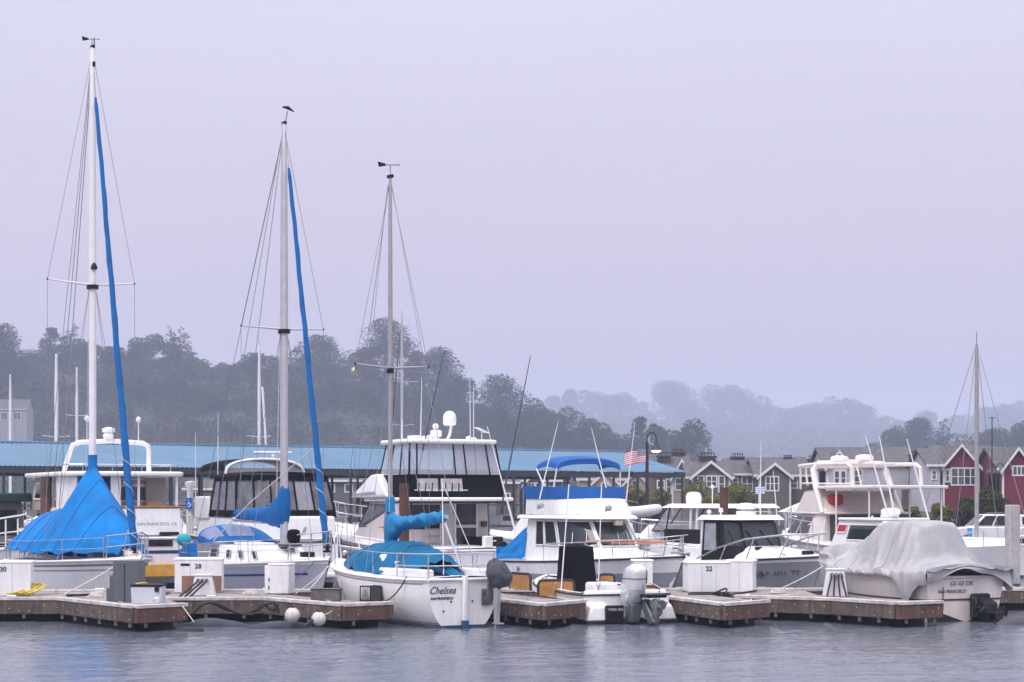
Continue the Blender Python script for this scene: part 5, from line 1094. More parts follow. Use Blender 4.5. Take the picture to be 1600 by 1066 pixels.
# ================================================================== other moored boats, mostly hidden
def dark_cover_boat():
    L = 8.0; loc, h = place(-5, 70, 118, L, -1)
    r = thing('motorboat', 'dark boat with green canvas top at the far left edge', 'motorboat', loc, h, 'moored powerboats')
    H = Hull(L, 2.9, 1.4, 1.7, tr=.92, rake=1.0, r0=.85, rb=.2, e=.8); H.build(r, M('charcoal_hull', (.04, .04, .045), .4, .1), BOTBLK, .12, rub=GREYD); tx = -L/2
    hs = House([(tx+1.0, -1.3), (tx+5.2, -1.1), (tx+5.2, 1.1), (tx+1.0, 1.3)], [(tx+1.2, -1.2), (tx+4.6, -1.0), (tx+4.6, 1.0), (tx+1.2, 1.2)], 1.4, 2.9).build(r, 'canvas_enclosure', M('grey_canvas', (.16, .15, .16), .8, .15), .06)
    hs.window(3, .05, .9, .2, .8, GLASS, None, 'dark_window'); hs.window(2, .1, .45, .3, .8, VINYLD, BLACKC, 'clear_panel', .04); hs.window(3, .1, .3, .3, .6, GLASS, None, 'dark_window') if False else None
    slabo('canvas_top', rounded(tx+.6, tx+5.0, 1.45, r=.3), 2.9, 3.22, M('dark_green_canvas', (.006, .035, .035), .8, .2), r, .06)
    return r
dark_cover_boat()
def runabout():
    L = 6.0; loc, h = place(40, 63.5, -58, L, 1)
    r = thing('motorboat', 'small white runabout with tall tubular bow rail at the far left', 'motorboat', loc, h, 'moored powerboats')
    H = Hull(L, 2.3, 1.2, 1.5, tr=.9, rake=.9, r0=.8, rb=.2, e=.8); H.build(r, WHITE, BOTBLK, .12, rub=WHITE2)
    MB().tube([H.on_deck(t, -1, .06, hh) for t, hh in ((.6, .1), (.66, .8), (.85, .95), (.97, 1.0))]+[Vector((3.1, 0, 2.55))]+[H.on_deck(t, 1, .06, hh) for t, hh in ((.97, 1.0), (.85, .95), (.66, .8), (.6, .1))], .03, 8).build('bow_rail', WHITE2, r)
    for t in (.72, .8, .88, .95):
        for sd in (-1, 1): tubeo('rail_post', [H.on_deck(t, sd, .06, 0), H.on_deck(t, sd, .06, .9)], .026, WHITE2, r)
    MB().tube([H.on_deck(.68, -1, .06, .45), H.on_deck(.97, -1, .06, .5), Vector((3.1, 0, 2.1)), H.on_deck(.97, 1, .06, .5), H.on_deck(.68, 1, .06, .45)], .022, 8).build('mid_rail', WHITE2, r)
    return r
runabout()
def tender_carrier():
    L = 8.0; loc, h = place(955, 69, 122, L, -1)
    r = thing('motorboat', 'low white cruiser carrying an inflatable, behind the blue bimini boat', 'motorboat', loc, h, 'moored powerboats')
    H = Hull(L, 3.0, 1.5, 1.8, tr=.92, rake=1.0, r0=.85, rb=.2, e=.8); H.build(r, WHITE, BOTBLK, .12, rub=WHITE2); tx = -L/2
    House(outline(tx+.4, tx+5.6, 1.2, .9, .4), outline(tx+.4, tx+4.6, 1.1, .8, .3), 1.45, 2.35).build(r, 'cabin', WHITE, .08)
    e = thing('inflatable_dinghy', 'pale inflatable dinghy riding on a white cruiser, beside the blue bimini boat', 'dinghy', W(985, 800, 68.5), R(-8))
    RB_ = M('pale_hypalon', (.66, .65, .67), .5, .08, 3)
    for sd in (-1, 1): MB().tube([(-.9, sd*.5, 0), (.2, sd*.5, 0), (.65, sd*.36, .05), (.9, sd*.12, .10), (.95, 0, .12)], [.17, .19, .19, .17, .15], 12).build('inflatable_tube', RB_, e)
    MB().box(-.85, .6, -.4, .4, -.16, -.08).build('floor_board', GREYD, e); MB().box(-.85, -.78, -.4, .4, -.15, .15).build('transom_board', GREYD, e)
    MB().slab([(-.35, -.3, .42), (.25, -.25, .30), (.25, .25, .30), (-.35, .3, .42)], .03).tube([(0, 0, .35), (0, 0, -.1)], .025, 6).build('satellite_antenna', GALV, e)
tender_carrier()
def mast_boat(px, top, Y, label, spread=None, mr=.09, boom=False, L=8.5, h=-60, mat=None):
    X = (px-800)/F*Y; r = thing('sailboat', label, 'sailboat', (X-.3*math.cos(R(h)), Y-.3*math.sin(R(h)), 0), R(h), 'sailboats whose masts show in the distance')
    H = Hull(L, 2.7, 1.0, 1.3, tr=.75, rake=.8, r0=.6, rb=.25, e=.6); H.build(r, WHITE, BOTTOM, .1, nt=14, nu=5); zt = CZ+(HZ-top)/F*Y; mx = .3
    House(outline(-1.8, 2.2, .9, .5, .2), outline(-1.7, 1.7, .8, .45, .1), 1.05, 1.5).build(r, 'cabin', WHITE, .05)
    MB().lathe([(mr, 1.5), (mr, zt*.8), (mr*.6, zt)], (mx, 0, 0), 10).build('mast', mat or WSPAR, r)
    if spread:
        for y, w_ in spread:
            z = CZ+(HZ-y)/F*Y
            for sd in (-1, 1): tubeo('spreader', [(mx, 0, z), (mx-.05, sd*w_, z+.1)], .035, mat or WSPAR, r)
    sw = max([w_ for _, w_ in spread], default=.8) if spread else .8
    for sd in (-1, 1): tubeo('shroud', [(mx, 0, zt), (mx, sd*1.2, 1.1)], .012, WIRE, r)
    tubeo('forestay', [(mx, 0, zt), (L/2-.2, 0, 1.35)], .012, WIRE, r); tubeo('backstay', [(mx, 0, zt), (-L/2+.1, 0, 1.1)], .012, WIRE, r)
    if Y < 100: H.lifelines(r, .1, .9, .6, 6, wires=2, r=.014, post=.016); H.pulpit(r, .86, .6, .02); H.pushpit(r)
    if boom: tubeo('raised_boom', [(mx+.2, .2, lerp(2, zt, .75)), (mx+1.0, .5, 3)], .09, WSPAR, r, 8)
    MB().tube([(mx, 0, zt), (mx, 0, zt+.5)], .015, 5).build('mast_light', GALV, r)
mast_boat(16, 585, 168, 'distant sailboat mast at the far left edge', None, .12, h=-50)
mast_boat(88, 553, 168, 'distant white mast with low spreaders left of the tall white mast', [(683, 1.2)], .16)
mast_boat(120, 574, 170, 'distant thin mast just left of the tall white mast', [(650, 1.0)], .12)
mast_boat(405, 540, 168, 'distant mast with raised boom left of the grey sailboat mast', [(683, 1.1)], .13, True)
mast_boat(628, 494, 172, 'distant tall mast beside the small sloop mast', [(597, 1.6), (665, 1.2)], .12, mat=ALU)
mast_boat(1526, 538, 78, 'bare grey mast of a sailboat moored near the parked white pickup', None, .085, L=7, mat=ALUD)
# ------------------------------------------------------------------ dock furniture
def dbox(name, label, cat, px, py, Y, w_, dp, hgt, yaw, mat, lid=.05, over=.03, num=None, taper=0.0, group=None, boards=0):
    p = Vector(((px-800)/F*Y, Y, DZ)); r = thing(name, label, cat, p+Vector((0, 0, .012)), R(yaw), group)
    if boards:
        MB().box(-w_/2+.01, w_/2-.01, -dp/2+.01, dp/2-.01, 0, hgt-lid, taper, taper).build('body', mat, r, smooth=0)
        for k in range(boards):
            x0 = -w_/2+w_*k/boards; MB().box(x0+.004, x0+w_/boards-.004, -dp/2-.012, -dp/2+.012, .01, hgt-lid-.006).build('panel', mat, r, smooth=0, bevel=.006)
    else: MB().box(-w_/2, w_/2, -dp/2, dp/2, 0, hgt-lid, taper, taper).build('body', mat, r, bevel=.025)
    if lid: MB().box(-w_/2-over, w_/2+over, -dp/2-over, dp/2+over, hgt-lid, hgt, .02, .02).build('lid', mat, r, bevel=.015)
    MB().box(-w_/2+.01, w_/2-.01, -dp/2+.005, dp/2-.01, -.012, .03).build('skid', GALV, r)
    if num: text('slip_number', num, .17, num_pos(w_, dp, hgt), (1, 0, 0), (0, 0, 1), INK, r, bold=.004)
    return r
num_pos = lambda w_, dp, hgt: (0, -dp/2-.016, hgt*.76)
r30 = dbox('dock_box', 'white dock locker numbered 30 at the left edge', 'dock locker', 8, 930, 50.2, 1.35, .9, .88, 8, BOXW, num='30', boards=3, group='white dock lockers')
r28 = dbox('dock_box', 'white dock locker numbered 28 with brown lower panel', 'dock locker', 312, 925, 52.0, 1.22, .85, .90, 4, BOXW, num='28', boards=3, group='white dock lockers')
MB().box(-.42, .6, -.455, -.437, .03, .44).build('brown_panel', M('brown_ply', (.22, .12, .085), .7, .2, 4), r28); MB().box(-.45, -.22, -.447, -.437, .70, .76).build('handle', BLACKP, r28)
r22 = dbox('dock_box', 'white dock locker numbered 22', 'dock locker', 1103, 926, 52.3, 1.10, .8, .80, 6, BOXW, num='22', boards=3, group='white dock lockers')
dbox('dock_box', 'plain white dock locker joined to the right of locker 22', 'dock locker', 1158, 925, 52.3, .72, .8, .84, -14, BOXW, boards=2, group='white dock lockers')
dbox('dock_box', 'plain white dock locker behind the silver outboard', 'dock locker', 1003, 922, 52.6, .50, .5, .84, 5, BOXW, boards=1, group='white dock lockers')
rg = dbox('utility_cabinet', 'tall slate grey utility cabinet on the left finger end', 'cabinet', 202, 940, 47.25, .62, .6, .98, -6, BOXG, lid=.03, over=.01)
MB().box(-.50, -.32, -.2, .2, .0, .32).build('side_plinth', BOXG, rg, bevel=.01); MB().box(-.42, -.32, -.2, .2, .32, .60).build('side_plinth', BOXG, rg, bevel=.01); MB().box(-.03, -.02, -.315, -.30, .03, .9).build('door_seam', BLACKP, rg)
rt = thing('storage_tub', 'white plastic tub with black rim beside the grey cabinet', 'tub', (*G(232, 945.0, DZ).xy, DZ+.01), R(-2))
MB().box(-.345, .345, -.24, .24, 0, .42, -.015, -.01).build('tub', M('frosted_plastic', (.60, .61, .70), .45, .06), rt, bevel=.03)
MB().box(-.37, .37, -.27, .27, .42, .47).build('rim', BLACKP, rt, bevel=.015); MB().box(.20, .30, -.29, -.26, .30, .44).build('latch', BLACKP, rt, bevel=.01)
tubeo('yellow_strap', [(-.25, -.2, .48), (-.1, -.22, .50), (.0, -.15, .49)], .02, YROPE, rt)
rc = dbox('dock_cabinet', 'slim white dock cabinet in front of the grey sailboat', 'cabinet', 440, 927, 51.2, .56, .5, .78, -12, BOXW, lid=.04, over=.02)
MB().box(-.40, -.28, -.18, .15, .0, .72).build('side_unit', BOXW, rc, bevel=.02)
for z in (.12, .32): MB().box(-.27, -.24, -.262, -.25, z, z+.08).build('hinge', BLACKP, rc)
rb = thing('concrete_block', 'rough grey block step on the sloop finger', 'step', (*G(510, 939, DZ).xy, DZ), R(-6)); MB().box(-.34, .34, -.2, .2, 0, .28).build('block', M('grey_timber_block', (.13, .12, .12), .9, .3, 4, bump=.5), rb, bevel=.015); MB().box(-.36, .36, -.22, .22, .281, .30).build('top_board', M('grey_timber_block', (0, 0, 0)), rb, bevel=.01)
cr = thing('wire_crate', 'black crate with diamond mesh side beside the sloop hull', 'crate', (*G(581, 939.5, DZ).xy, DZ+.01), R(-6))
MB().box(-.26, .26, -.19, -.165, 0, .03).box(-.26, .26, -.19, -.165, .34, .37).box(-.26, -.235, -.19, -.165, .03, .34).box(-.02, .0, -.19, -.165, .03, .34).build('frame', BLACKP, cr, smooth=0)
MB().box(.0, .26, -.19, .19, .0, .37).build('body', M('charcoal_board', (.035, .035, .04), .7, .2), cr, bevel=.01)
for k in range(8):
    MB().tube([(-.23+.027*k, -.18, .03), (-.23+.027*min(7, k+5), -.18, .34*min(1, (7-k)/5)+.0 if k > 2 else .34)], .006, 4).tube([(-.02-.027*k, -.176, .03), (-.02-.027*min(7, k+5), -.176, .34 if k <= 2 else .34*(7-k)/5)], .006, 4).build('mesh_wire', GALV, cr)
# power pedestals with shore cables
def pedestal(label, p, yaw, hgt=.50):
    r = thing('power_pedestal', label, 'power pedestal', p, R(yaw), 'white shore power pedestals')
    MB().hexa([(-.30, -.18, 0), (.30, -.18, 0), (.30, .18, 0), (-.30, .18, 0), (-.20, -.14, hgt), (.20, -.14, hgt), (.20, .14, hgt), (-.20, .14, hgt)]).build('housing', BOXW, r, bevel=.02)
    MB().box(-.23, .23, -.16, .16, hgt, hgt+.04).build('cap', BOXW, r, bevel=.01)
    for x in (-.11, 0, .11): MB().lathe([(.04, -.05), (.045, 0), (.03, .03)], (x, -.17, hgt-.10), 10, axis='y').build('socket', M('grey_socket', (.3, .3, .32), .5), r)
    return r
p28 = pedestal('white power pedestal with three black cables in front of locker 28', (*G(318, 931, DZ).xy, DZ+.004), 0)
for k in range(3): tubeo('power_cable', [(-.11+.11*k, -.2, .40), (-.13+.11*k, -.35, .34), (-.3+.12*k, -.55, .18), (-.55+.14*k, -.8, -.05), (-.85+.16*k, -1.9, -.25), (-1.05+.16*k, -2.1, -.42)], .026, RUBBER, p28, 8)
p22 = pedestal('white power pedestal left of the grey tarped boat', (*G(1305, 932, DZ).xy, DZ+.004), 0, .66)
for k in range(4): tubeo('power_cable', [(-.13+.09*k, -.2, .56), (-.14+.09*k, -.24, .45), (-.2+.13*k, -.24, .2), (-.25+.16*k, -.3, .02)], .022, RUBBER, p22, 8)
# draped hoses under the second finger
def world_tube(name, label, cat, pts, r_, mat, n=8, group=None):
    pts = [Vector(p) for p in pts]; o = MB().tube([p-pts[0] for p in pts], r_, n).build(name, mat); o.location = pts[0]; return tag(o, label, cat, group)
def catm(pts, n=8):
    pts = [Vector(p) for p in pts]; out = []
    for i in range(len(pts)-1):
        a, b, c, d = pts[max(0, i-1)], pts[i], pts[i+1], pts[min(len(pts)-1, i+2)]
        for k in range(n):
            t = k/n; out.append(.5*((2*b)+(c-a)*t+(2*a-5*b+4*c-d)*t*t+(3*b-a-3*c+d)*t**3))
    return out+[pts[-1]]
for k, (lab, px0) in enumerate((('black hose looping below the second finger, left loop', (312, 945, 330, 942, 356, 953, 385, 957, 400, 950, 412, 941)), ('black hose looping below the second finger, middle loop', (365, 957, 392, 956, 410, 944, 425, 953, 440, 942)), ('black hose looping below the second finger, right loop', (398, 955, 418, 943, 430, 945, 437, 958)), ('black hose below the second finger, lower run', (300, 960, 318, 944, 340, 943, 372, 958, 396, 960)))):
    world_tube('dock_hose', lab, 'hose', catm([W(px0[i], px0[i+1], 48.05-.04*k) for i in range(0, len(px0), 2)]), .032, RUBBER, 8, 'black hoses draped below the dock edge')
hc = thing('hose_coil', 'yellow hose coil beside locker 30', 'hose', (*G(42, 932, DZ).xy, DZ+.02), R(10))
for k in range(9):
    tl = R(35+7*(k % 4)); ox = -.22+.055*k; rr_ = .26-.012*(k % 3)
    MB().tube([Vector((ox+rr_*math.cos(a)*.9+.10*math.sin(a), .10*math.cos(a*2)*.2+rr_*math.sin(a)*math.cos(tl), .17+rr_*.62*math.sin(a)*math.sin(tl)+.04*math.cos(a))) for a in [2*math.pi*j/22 for j in range(23)]], .017, 6).build('coil_turn', YROPE, hc)
world_tube('hose_end', 'short dark hose nozzle lying on the left finger', 'hose', [(*G(105, 932, DZ).xy, DZ+.03), (*G(125, 933.5, DZ).xy, DZ+.05), (*G(146, 932.5, DZ).xy, DZ+.06)], .03, BLACKP)
world_tube('mooring_line', 'white bow line from the blue tent sailboat to the left finger', 'rope', sag(W(180, 884, 55.5), (*G(100, 931, DZ).xy, DZ+.04), .03), .018, ROPE, group='white mooring lines')
world_tube('mooring_line', 'white bow line from the grey sailboat down to the second finger', 'rope', sag(W(512, 885, 55.2), (*G(480, 926, DZ).xy, DZ+.04), .05), .014, ROPE, group='white mooring lines')
world_tube('mooring_line', 'navy spring line from the grey sailboat to the white dock cabinet', 'rope', sag(W(497, 872, 55.8), (*G(457, 921, DZ).xy, DZ+.2), .02), .012, NAVY, group='white mooring lines')
world_tube('mooring_line', 'pale bow line from the pilothouse boat to the dock', 'rope', sag(W(1286, 885, 56.2), (*G(1222, 921, DZ).xy, DZ+.04), .03), .017, ROPE, group='white mooring lines')
world_tube('mooring_line', 'dark second bow line from the pilothouse boat', 'rope', sag(W(1262, 892, 56.4), (*G(1240, 922, DZ).xy, DZ+.04), .02), .012, ROPED, group='white mooring lines')
world_tube('dock_cable', 'black cable snaking along the foot of locker 22', 'cable', catm([(*G(1075, 930, DZ).xy, DZ+.03), (*G(1110, 930, DZ).xy, DZ+.03), (*G(1134, 929.5, DZ).xy, DZ+.16), (*G(1136, 930.5, DZ).xy, DZ+.03), (*G(1160, 928, DZ).xy, DZ+.03), (*G(1182, 926, DZ).xy, DZ+.05)]), .024, RUBBER)
world_tube('mooring_line', 'short white line from the left finger to the black float', 'rope', sag((*G(285, 947, DZ).xy, DZ), W(303, 972, 45.2), .0), .012, ROPE, group='white mooring lines')
world_tube('mooring_line', 'short white line from the second finger to a round buoy', 'rope', sag((*G(545, 943, DZ).xy, DZ+.02), W(503, 963, 45.6), .0), .012, ROPE, group='white mooring lines')
for x, y in ((245, 947.5), (1170, 941.5)):
    p = G(x, y, DZ); cr_ = thing('mooring_ring', 'steel mooring ring on the %s finger end' % ('left' if x < 800 else 'short right'), 'ring', (p.x, p.y, DZ+.05)); MB().tube([(.07*math.cos(a), 0, .07+.07*math.sin(a)) for a in [2*math.pi*j/14 for j in range(15)]], .014, 6).build('ring', STEEL, cr_); MB().box(-.06, .06, -.04, .04, -.01, .02).build('plate', STEEL, cr_)
# buoys and soft floats
for px, py, rr, lab in ((457, 961, .175, 'round scuffed white buoy tucked under the second finger'), (498, 967, .165, 'round white buoy with black strap at the second finger corner')):
    Y = 46.0 if px < 470 else 45.3; p = W(px, py, Y); b = thing('mooring_buoy', lab, 'buoy', (p.x, p.y, p.z-.0), R(20), 'white round mooring buoys')
    MB().ball((0, 0, 0), rr, 18, 12).build('ball', BUOYW, b); MB().lathe([(.05, 0), (.05, .05), (.02, .07)], (0, 0, rr-.03), 10).build('eye', BLACKP, b)
    if px > 470: MB().tube([(-.15, -.05, -.02), (-.26, -.10, -.10), (-.34, -.12, -.16)], [.03, .06, .03], 8).build('strap', RUBBER, b)
def softfloat(label, pxs, Y, rr, mat):
    n = 24; pts, rs = [], []
    for i in range(n+1):
        t = i/n; px = lerp(pxs[0], pxs[1], t); pts.append(Vector(((px-800)/F*Y, Y+.1*math.sin(t*3), -rr*.15+.03*math.sin(t*4+pxs[0])))); rs.append(rr*(math.sin(math.pi*min(1, max(.03, t)))**.45)*(1+.06*math.sin(t*7))+.01)
    return world_tube('inflated_fender', label, 'fender', pts, rs, mat, 14, 'soft floats lying in the water')
softfloat('long grey soft float half sunk beside the second finger', (382, 490), 46.2, .17, TUBG)
softfloat('wide grey soft float awash left of the second finger buoys', (290, 392), 46.9, .20, TUBG)
softfloat('small black float beside the left finger end', (268, 318), 45.2, .10, RUBBER)
softfloat('grey soft fender under the tarped boat stern', (1556, 1625), 47.6, .24, M('dark_grey_pvc', (.055, .055, .065), .6, .2))
# pilings
def pile(label, px, top, Y, rad, mat=PILE, square=False):
    p = W(px, top, Y); r = thing('piling', label, 'piling', (p.x, p.y, 0), R(12), 'dock pilings')
    if square: MB().box(-rad, rad, -rad, rad, -1, p.z).build('shaft', mat, r, bevel=.03)
    else: MB().lathe([(rad*1.08, -1), (rad*1.04, p.z*.4), (rad, p.z-.05), (rad*.93, p.z)], (0, 0, 0), 14).build('shaft', mat, r)
    MB().tube([(rad*1.25*math.cos(a), rad*1.25*math.sin(a), .62) for a in [2*math.pi*k/16 for k in range(17)]], .03, 6).build('pile_hoop', GALV, r)
pile('rusty brown round piling in front of the sportfisher', 631.5, 755, 62.5, .155)
pile('dark brown piling left of the trawler', 72, 745, 68, .19)
pile('weathered brown piling behind the hardtop cruiser', 1131, 762, 62, .135)
pile('square pale concrete piling at the right edge', 1582, 789, 56, .165, CONC, True)

for k, (px, py, lab) in enumerate(((150, 934, 'white rope coil lying on the left finger deck'), (392, 930, 'white rope coil on the second finger beside the slim white cabinet'), (1215, 928, 'white rope coil on the long right finger left of the pedestal'))):
    p = G(px, py, DZ); rc_ = thing('rope_coil', lab, 'rope', (p.x, p.y, DZ+.02), .4*k, 'rope coils on the docks')
    for q in range(5): MB().tube([Vector(((.20-.015*q)*math.cos(a)+.01*q, (.19-.012*q)*math.sin(a), .018+.024*q+.006*math.sin(3*a+q))) for a in [2*math.pi*j/20 for j in range(21)]], .014, 6).build('coil_turn', ROPE, rc_)
# ------------------------------------------------------------------ covered boat shed
def shed():
    E0 = Vector((-34.5, 118.2, 0)); E1 = Vector((12.6, 148, 0)); d = (E1-E0); Ls = d.length; d.normalize(); n = Vector((-d.y, d.x, 0)); ez, rz, hw = 5.0, 6.62, 7.3
    r = thing('boat_shed', 'long open sided boat shed with pale blue corrugated roof', 'shed', E0, math.atan2(d.y, d.x))
    ROOF = M('blue_steel_roof', (.078, .178, .285), .5, .14, .35, streak=.4, streakcol=(.15, .24, .33)); DK = M('dark_shed_steel', (.035, .036, .04), .7, .2); 
    ns = 20; w_ = Ls/ns; c = 9
    for side in (0, 1):
        for k in range(ns):
            mb = MB(); m = c*4
            def fn(i, j):
                x = w_*(k+i)+(.004 if i == 0 else 0); ph = (i*c) % 1; rib = .055 if ph < .25 or i == 1 else 0
                y = lerp(-.5, hw, j) if side == 0 else lerp(2*hw+.5, hw, j); return Vector((x, y, lerp(ez, rz, j)+rib))
            mb.grid(fn, m, 1)
            if side == 0: mb.build('roof_sheet', ROOF, r, smooth=0)
        if side: MB().add([(0, hw, rz), (Ls, hw, rz), (Ls, 2*hw+.5, ez), (0, 2*hw+.5, ez)], [(0, 3, 2, 1)]).build('rear_roof_sheet', ROOF, r, smooth=0)
    MB().tube([(0, hw, rz+.05), (Ls, hw, rz+.05)], .10, 6).build('ridge_cap', ROOF, r)
    MB().box(0, Ls, -.45, -.30, ez-.42, ez-.03).build('eave_beam', DK, r); MB().box(0, Ls, hw*2+.2, hw*2+.35, ez-.42, ez-.03).build('eave_beam', DK, r)
    MB().add([(.05, -.4, ez-.05), (Ls-.05, -.4, ez-.05), (Ls-.05, hw*2+.4, ez-.05), (.05, hw*2+.4, ez-.05)], [(0, 1, 2, 3)]).build('ceiling_lining', DK, r, smooth=0) if False else None
    for k in range(27):
        x = Ls*k/26
        for y in (-.38, hw*2+.28):
            if x > Ls-.3: x = Ls-.2
            MB().box(x-.07, x+.07, y-.07, y+.07, -.5, ez-.4).build('column', DK, r, smooth=0)
        if k % 2 == 0: MB().tube([(x+.1, -.3, ez-.2), (x+.1, hw*2+.2, ez-.2)], .06, 5).tube([(x+.1, -.3, ez-.2), (x+.1, hw, rz-.12)], .05, 5).tube([(x+.1, hw*2+.2, ez-.2), (x+.1, hw, rz-.12)], .05, 5).build('truss', DK, r)
    MB().box(0, Ls, 6.6, 8.0, .35, .55).build('shed_walkway', PLANK, r, smooth=0); MB().tube([(0, -.38, 2.6), (Ls*.75, -.38, 2.6)], .05, 5).build('cross_rail', DK, r)
    return r
shed()
for px, Y, lab, hd in ((262, 126, 'small white cuddy boat moored in the shed bay by the blue sign', 20), (118, 124, 'small white boat under the shed near its left end', 15), (560, 137, 'white boat in a middle bay of the shed', 25), (800, 146, 'white skiff in the right bay of the shed', 25)):
    p = W(px, 780, Y); r = thing('motorboat', lab, 'motorboat', (p.x, p.y, 0), R(hd), 'boats moored under the shed'); H = Hull(6.5, 2.3, 1.0, 1.3, rake=.8, r0=.8, rb=.2); H.build(r, WHITE, BOTBLK, .12, rub=NAVY, nt=14, nu=5)
    hs = House(outline(-1.4, 1.2, .9, .7, .2), outline(-1.3, .6, .8, .6, .2), 1.1, 1.9).build(r, 'cabin', WHITE, .06); hs.window(0, .1, .9, .4, .85, GLASS, None, 'window')
# accessible-berth beacon sign
s_ = thing('access_sign', 'white beacon post with blue wheelchair sign near the trawler', 'sign', W(297, 800, 72)*Vector((1, 1, 0)) if False else (W(297, 800, 72).x, 72, 0))
zz = lambda y: CZ-(y-HZ)/F*72
MB().lathe([(.14, -.5), (.14, zz(792)), (.11, zz(763)), (.19, zz(757)), (.19, zz(753)), (.04, zz(752))], (0, 0, 0), 12).build('beacon_post', WHITE2, s_)
MB().box(-.115, .115, -.22, -.19, zz(796), zz(778)).build('sign_plate', M('sign_blue', (.01, .13, .50), .5, .04), s_)
sw = M('sign_white', (.8, .8, .82), .5, .03); zc = (zz(797)+zz(777))/2
MB().tube([(.055*math.cos(a)-.01, -.225, zc-.06+.055*math.sin(a)) for a in [R(-150+20*k) for k in range(15)]], .014, 5).tube([(-.02, -.225, zc+.08), (0, -.225, zc), (.05, -.225, zc-.01), (.07, -.225, zc-.09)], .012, 5).ball((-.02, -.225, zc+.12), .022, 8, 6).build('wheelchair_symbol', sw, s_)

# ------------------------------------------------------------------ street lamp and flag
lp = W(1011, 780, 140); lz = CZ+(HZ-675)/F*140
la = thing('street_lamp', 'tall black goose neck street lamp, lit, right of the flag', 'street lamp', (lp.x, lp.y, 0))
BK = M('black_lamp_paint', (.012, .012, .014), .5, .1)
MB().lathe([(.22, -1.2), (.22, .9), (.15, 1.1), (.13, 2.2), (.11, lz-.7)], (0, 0, 0), 12).build('post', BK, la)
MB().tube([(0, 0, lz-.75)]+[(.32-.32*math.cos(R(a)), 0, lz-.45+.40*math.sin(R(a))) for a in range(0, 181, 15)]+[(.64, 0, lz-.62)], .05, 8).build('goose_neck', BK, la)
MB().lathe([(.06, lz-.58), (.12, lz-.75), (.20, lz-.95), (.42, lz-1.28), (.44, lz-1.30), (.38, lz-1.28), (.1, lz-.9)], (.64, 0, 0), 16).build('lamp_shade', BK, la)
MB().lathe([(.28, lz-1.29), (.36, lz-1.33), (.26, lz-1.42), (.05, lz-1.46)], (.64, 0, 0), 14).build('lamp_glass', M('lit_lamp', (1, .93, .78), .4, 0, emit=2.2), la)
fm = striped_mat('flag_stripes', ((.50, .008, .045), (.78, .76, .79)), 'y', 13, (.6, .4615, (.02, .028, .10)))
fl = flag('national_flag', '', W(1009, 712, 139.7), 1.58, .95, fm, .28); tag(fl, 'red and white striped flag with starry navy canton beside the lamp', 'flag')

# ------------------------------------------------------------------ houses on the shore
WT = M('white_trim', (.74, .73, .74), .6, .05)
def siding(name, col, scale=6.5):
    if name in MATS: return MATS[name]
    m = M(name, col, .8, .10, .5); t = m.node_tree; b = t.nodes['Principled BSDF']; co = t.nodes.new('ShaderNodeTexCoord')
    wv = t.nodes.new('ShaderNodeTexWave'); wv.wave_type = 'BANDS'; wv.bands_direction = 'Z'; wv.wave_profile = 'SAW'; wv.inputs['Scale'].default_value = scale/6.28*1.6; t.links.new(co.outputs['Object'], wv.inputs['Vector'])
    bu = t.nodes.new('ShaderNodeBump'); bu.inputs['Strength'].default_value = .5; bu.inputs['Distance'].default_value = .03; t.links.new(wv.outputs[0], bu.inputs['Height']); t.links.new(bu.outputs[0], b.inputs['Normal']); return m
SH = M('grey_shingle', (.105, .10, .105), .9, .35, 2.2, bump=.4, bscale=8); SHB = M('dark_shingle', (.075, .068, .07), .9, .35, 2.2, bump=.4, bscale=8)
PANE = M('house_glass', (.06, .075, .085), .12, .4, .8, coat=.4); BRICK = M('dark_brick', (.055, .038, .037), .9, .3, 4)
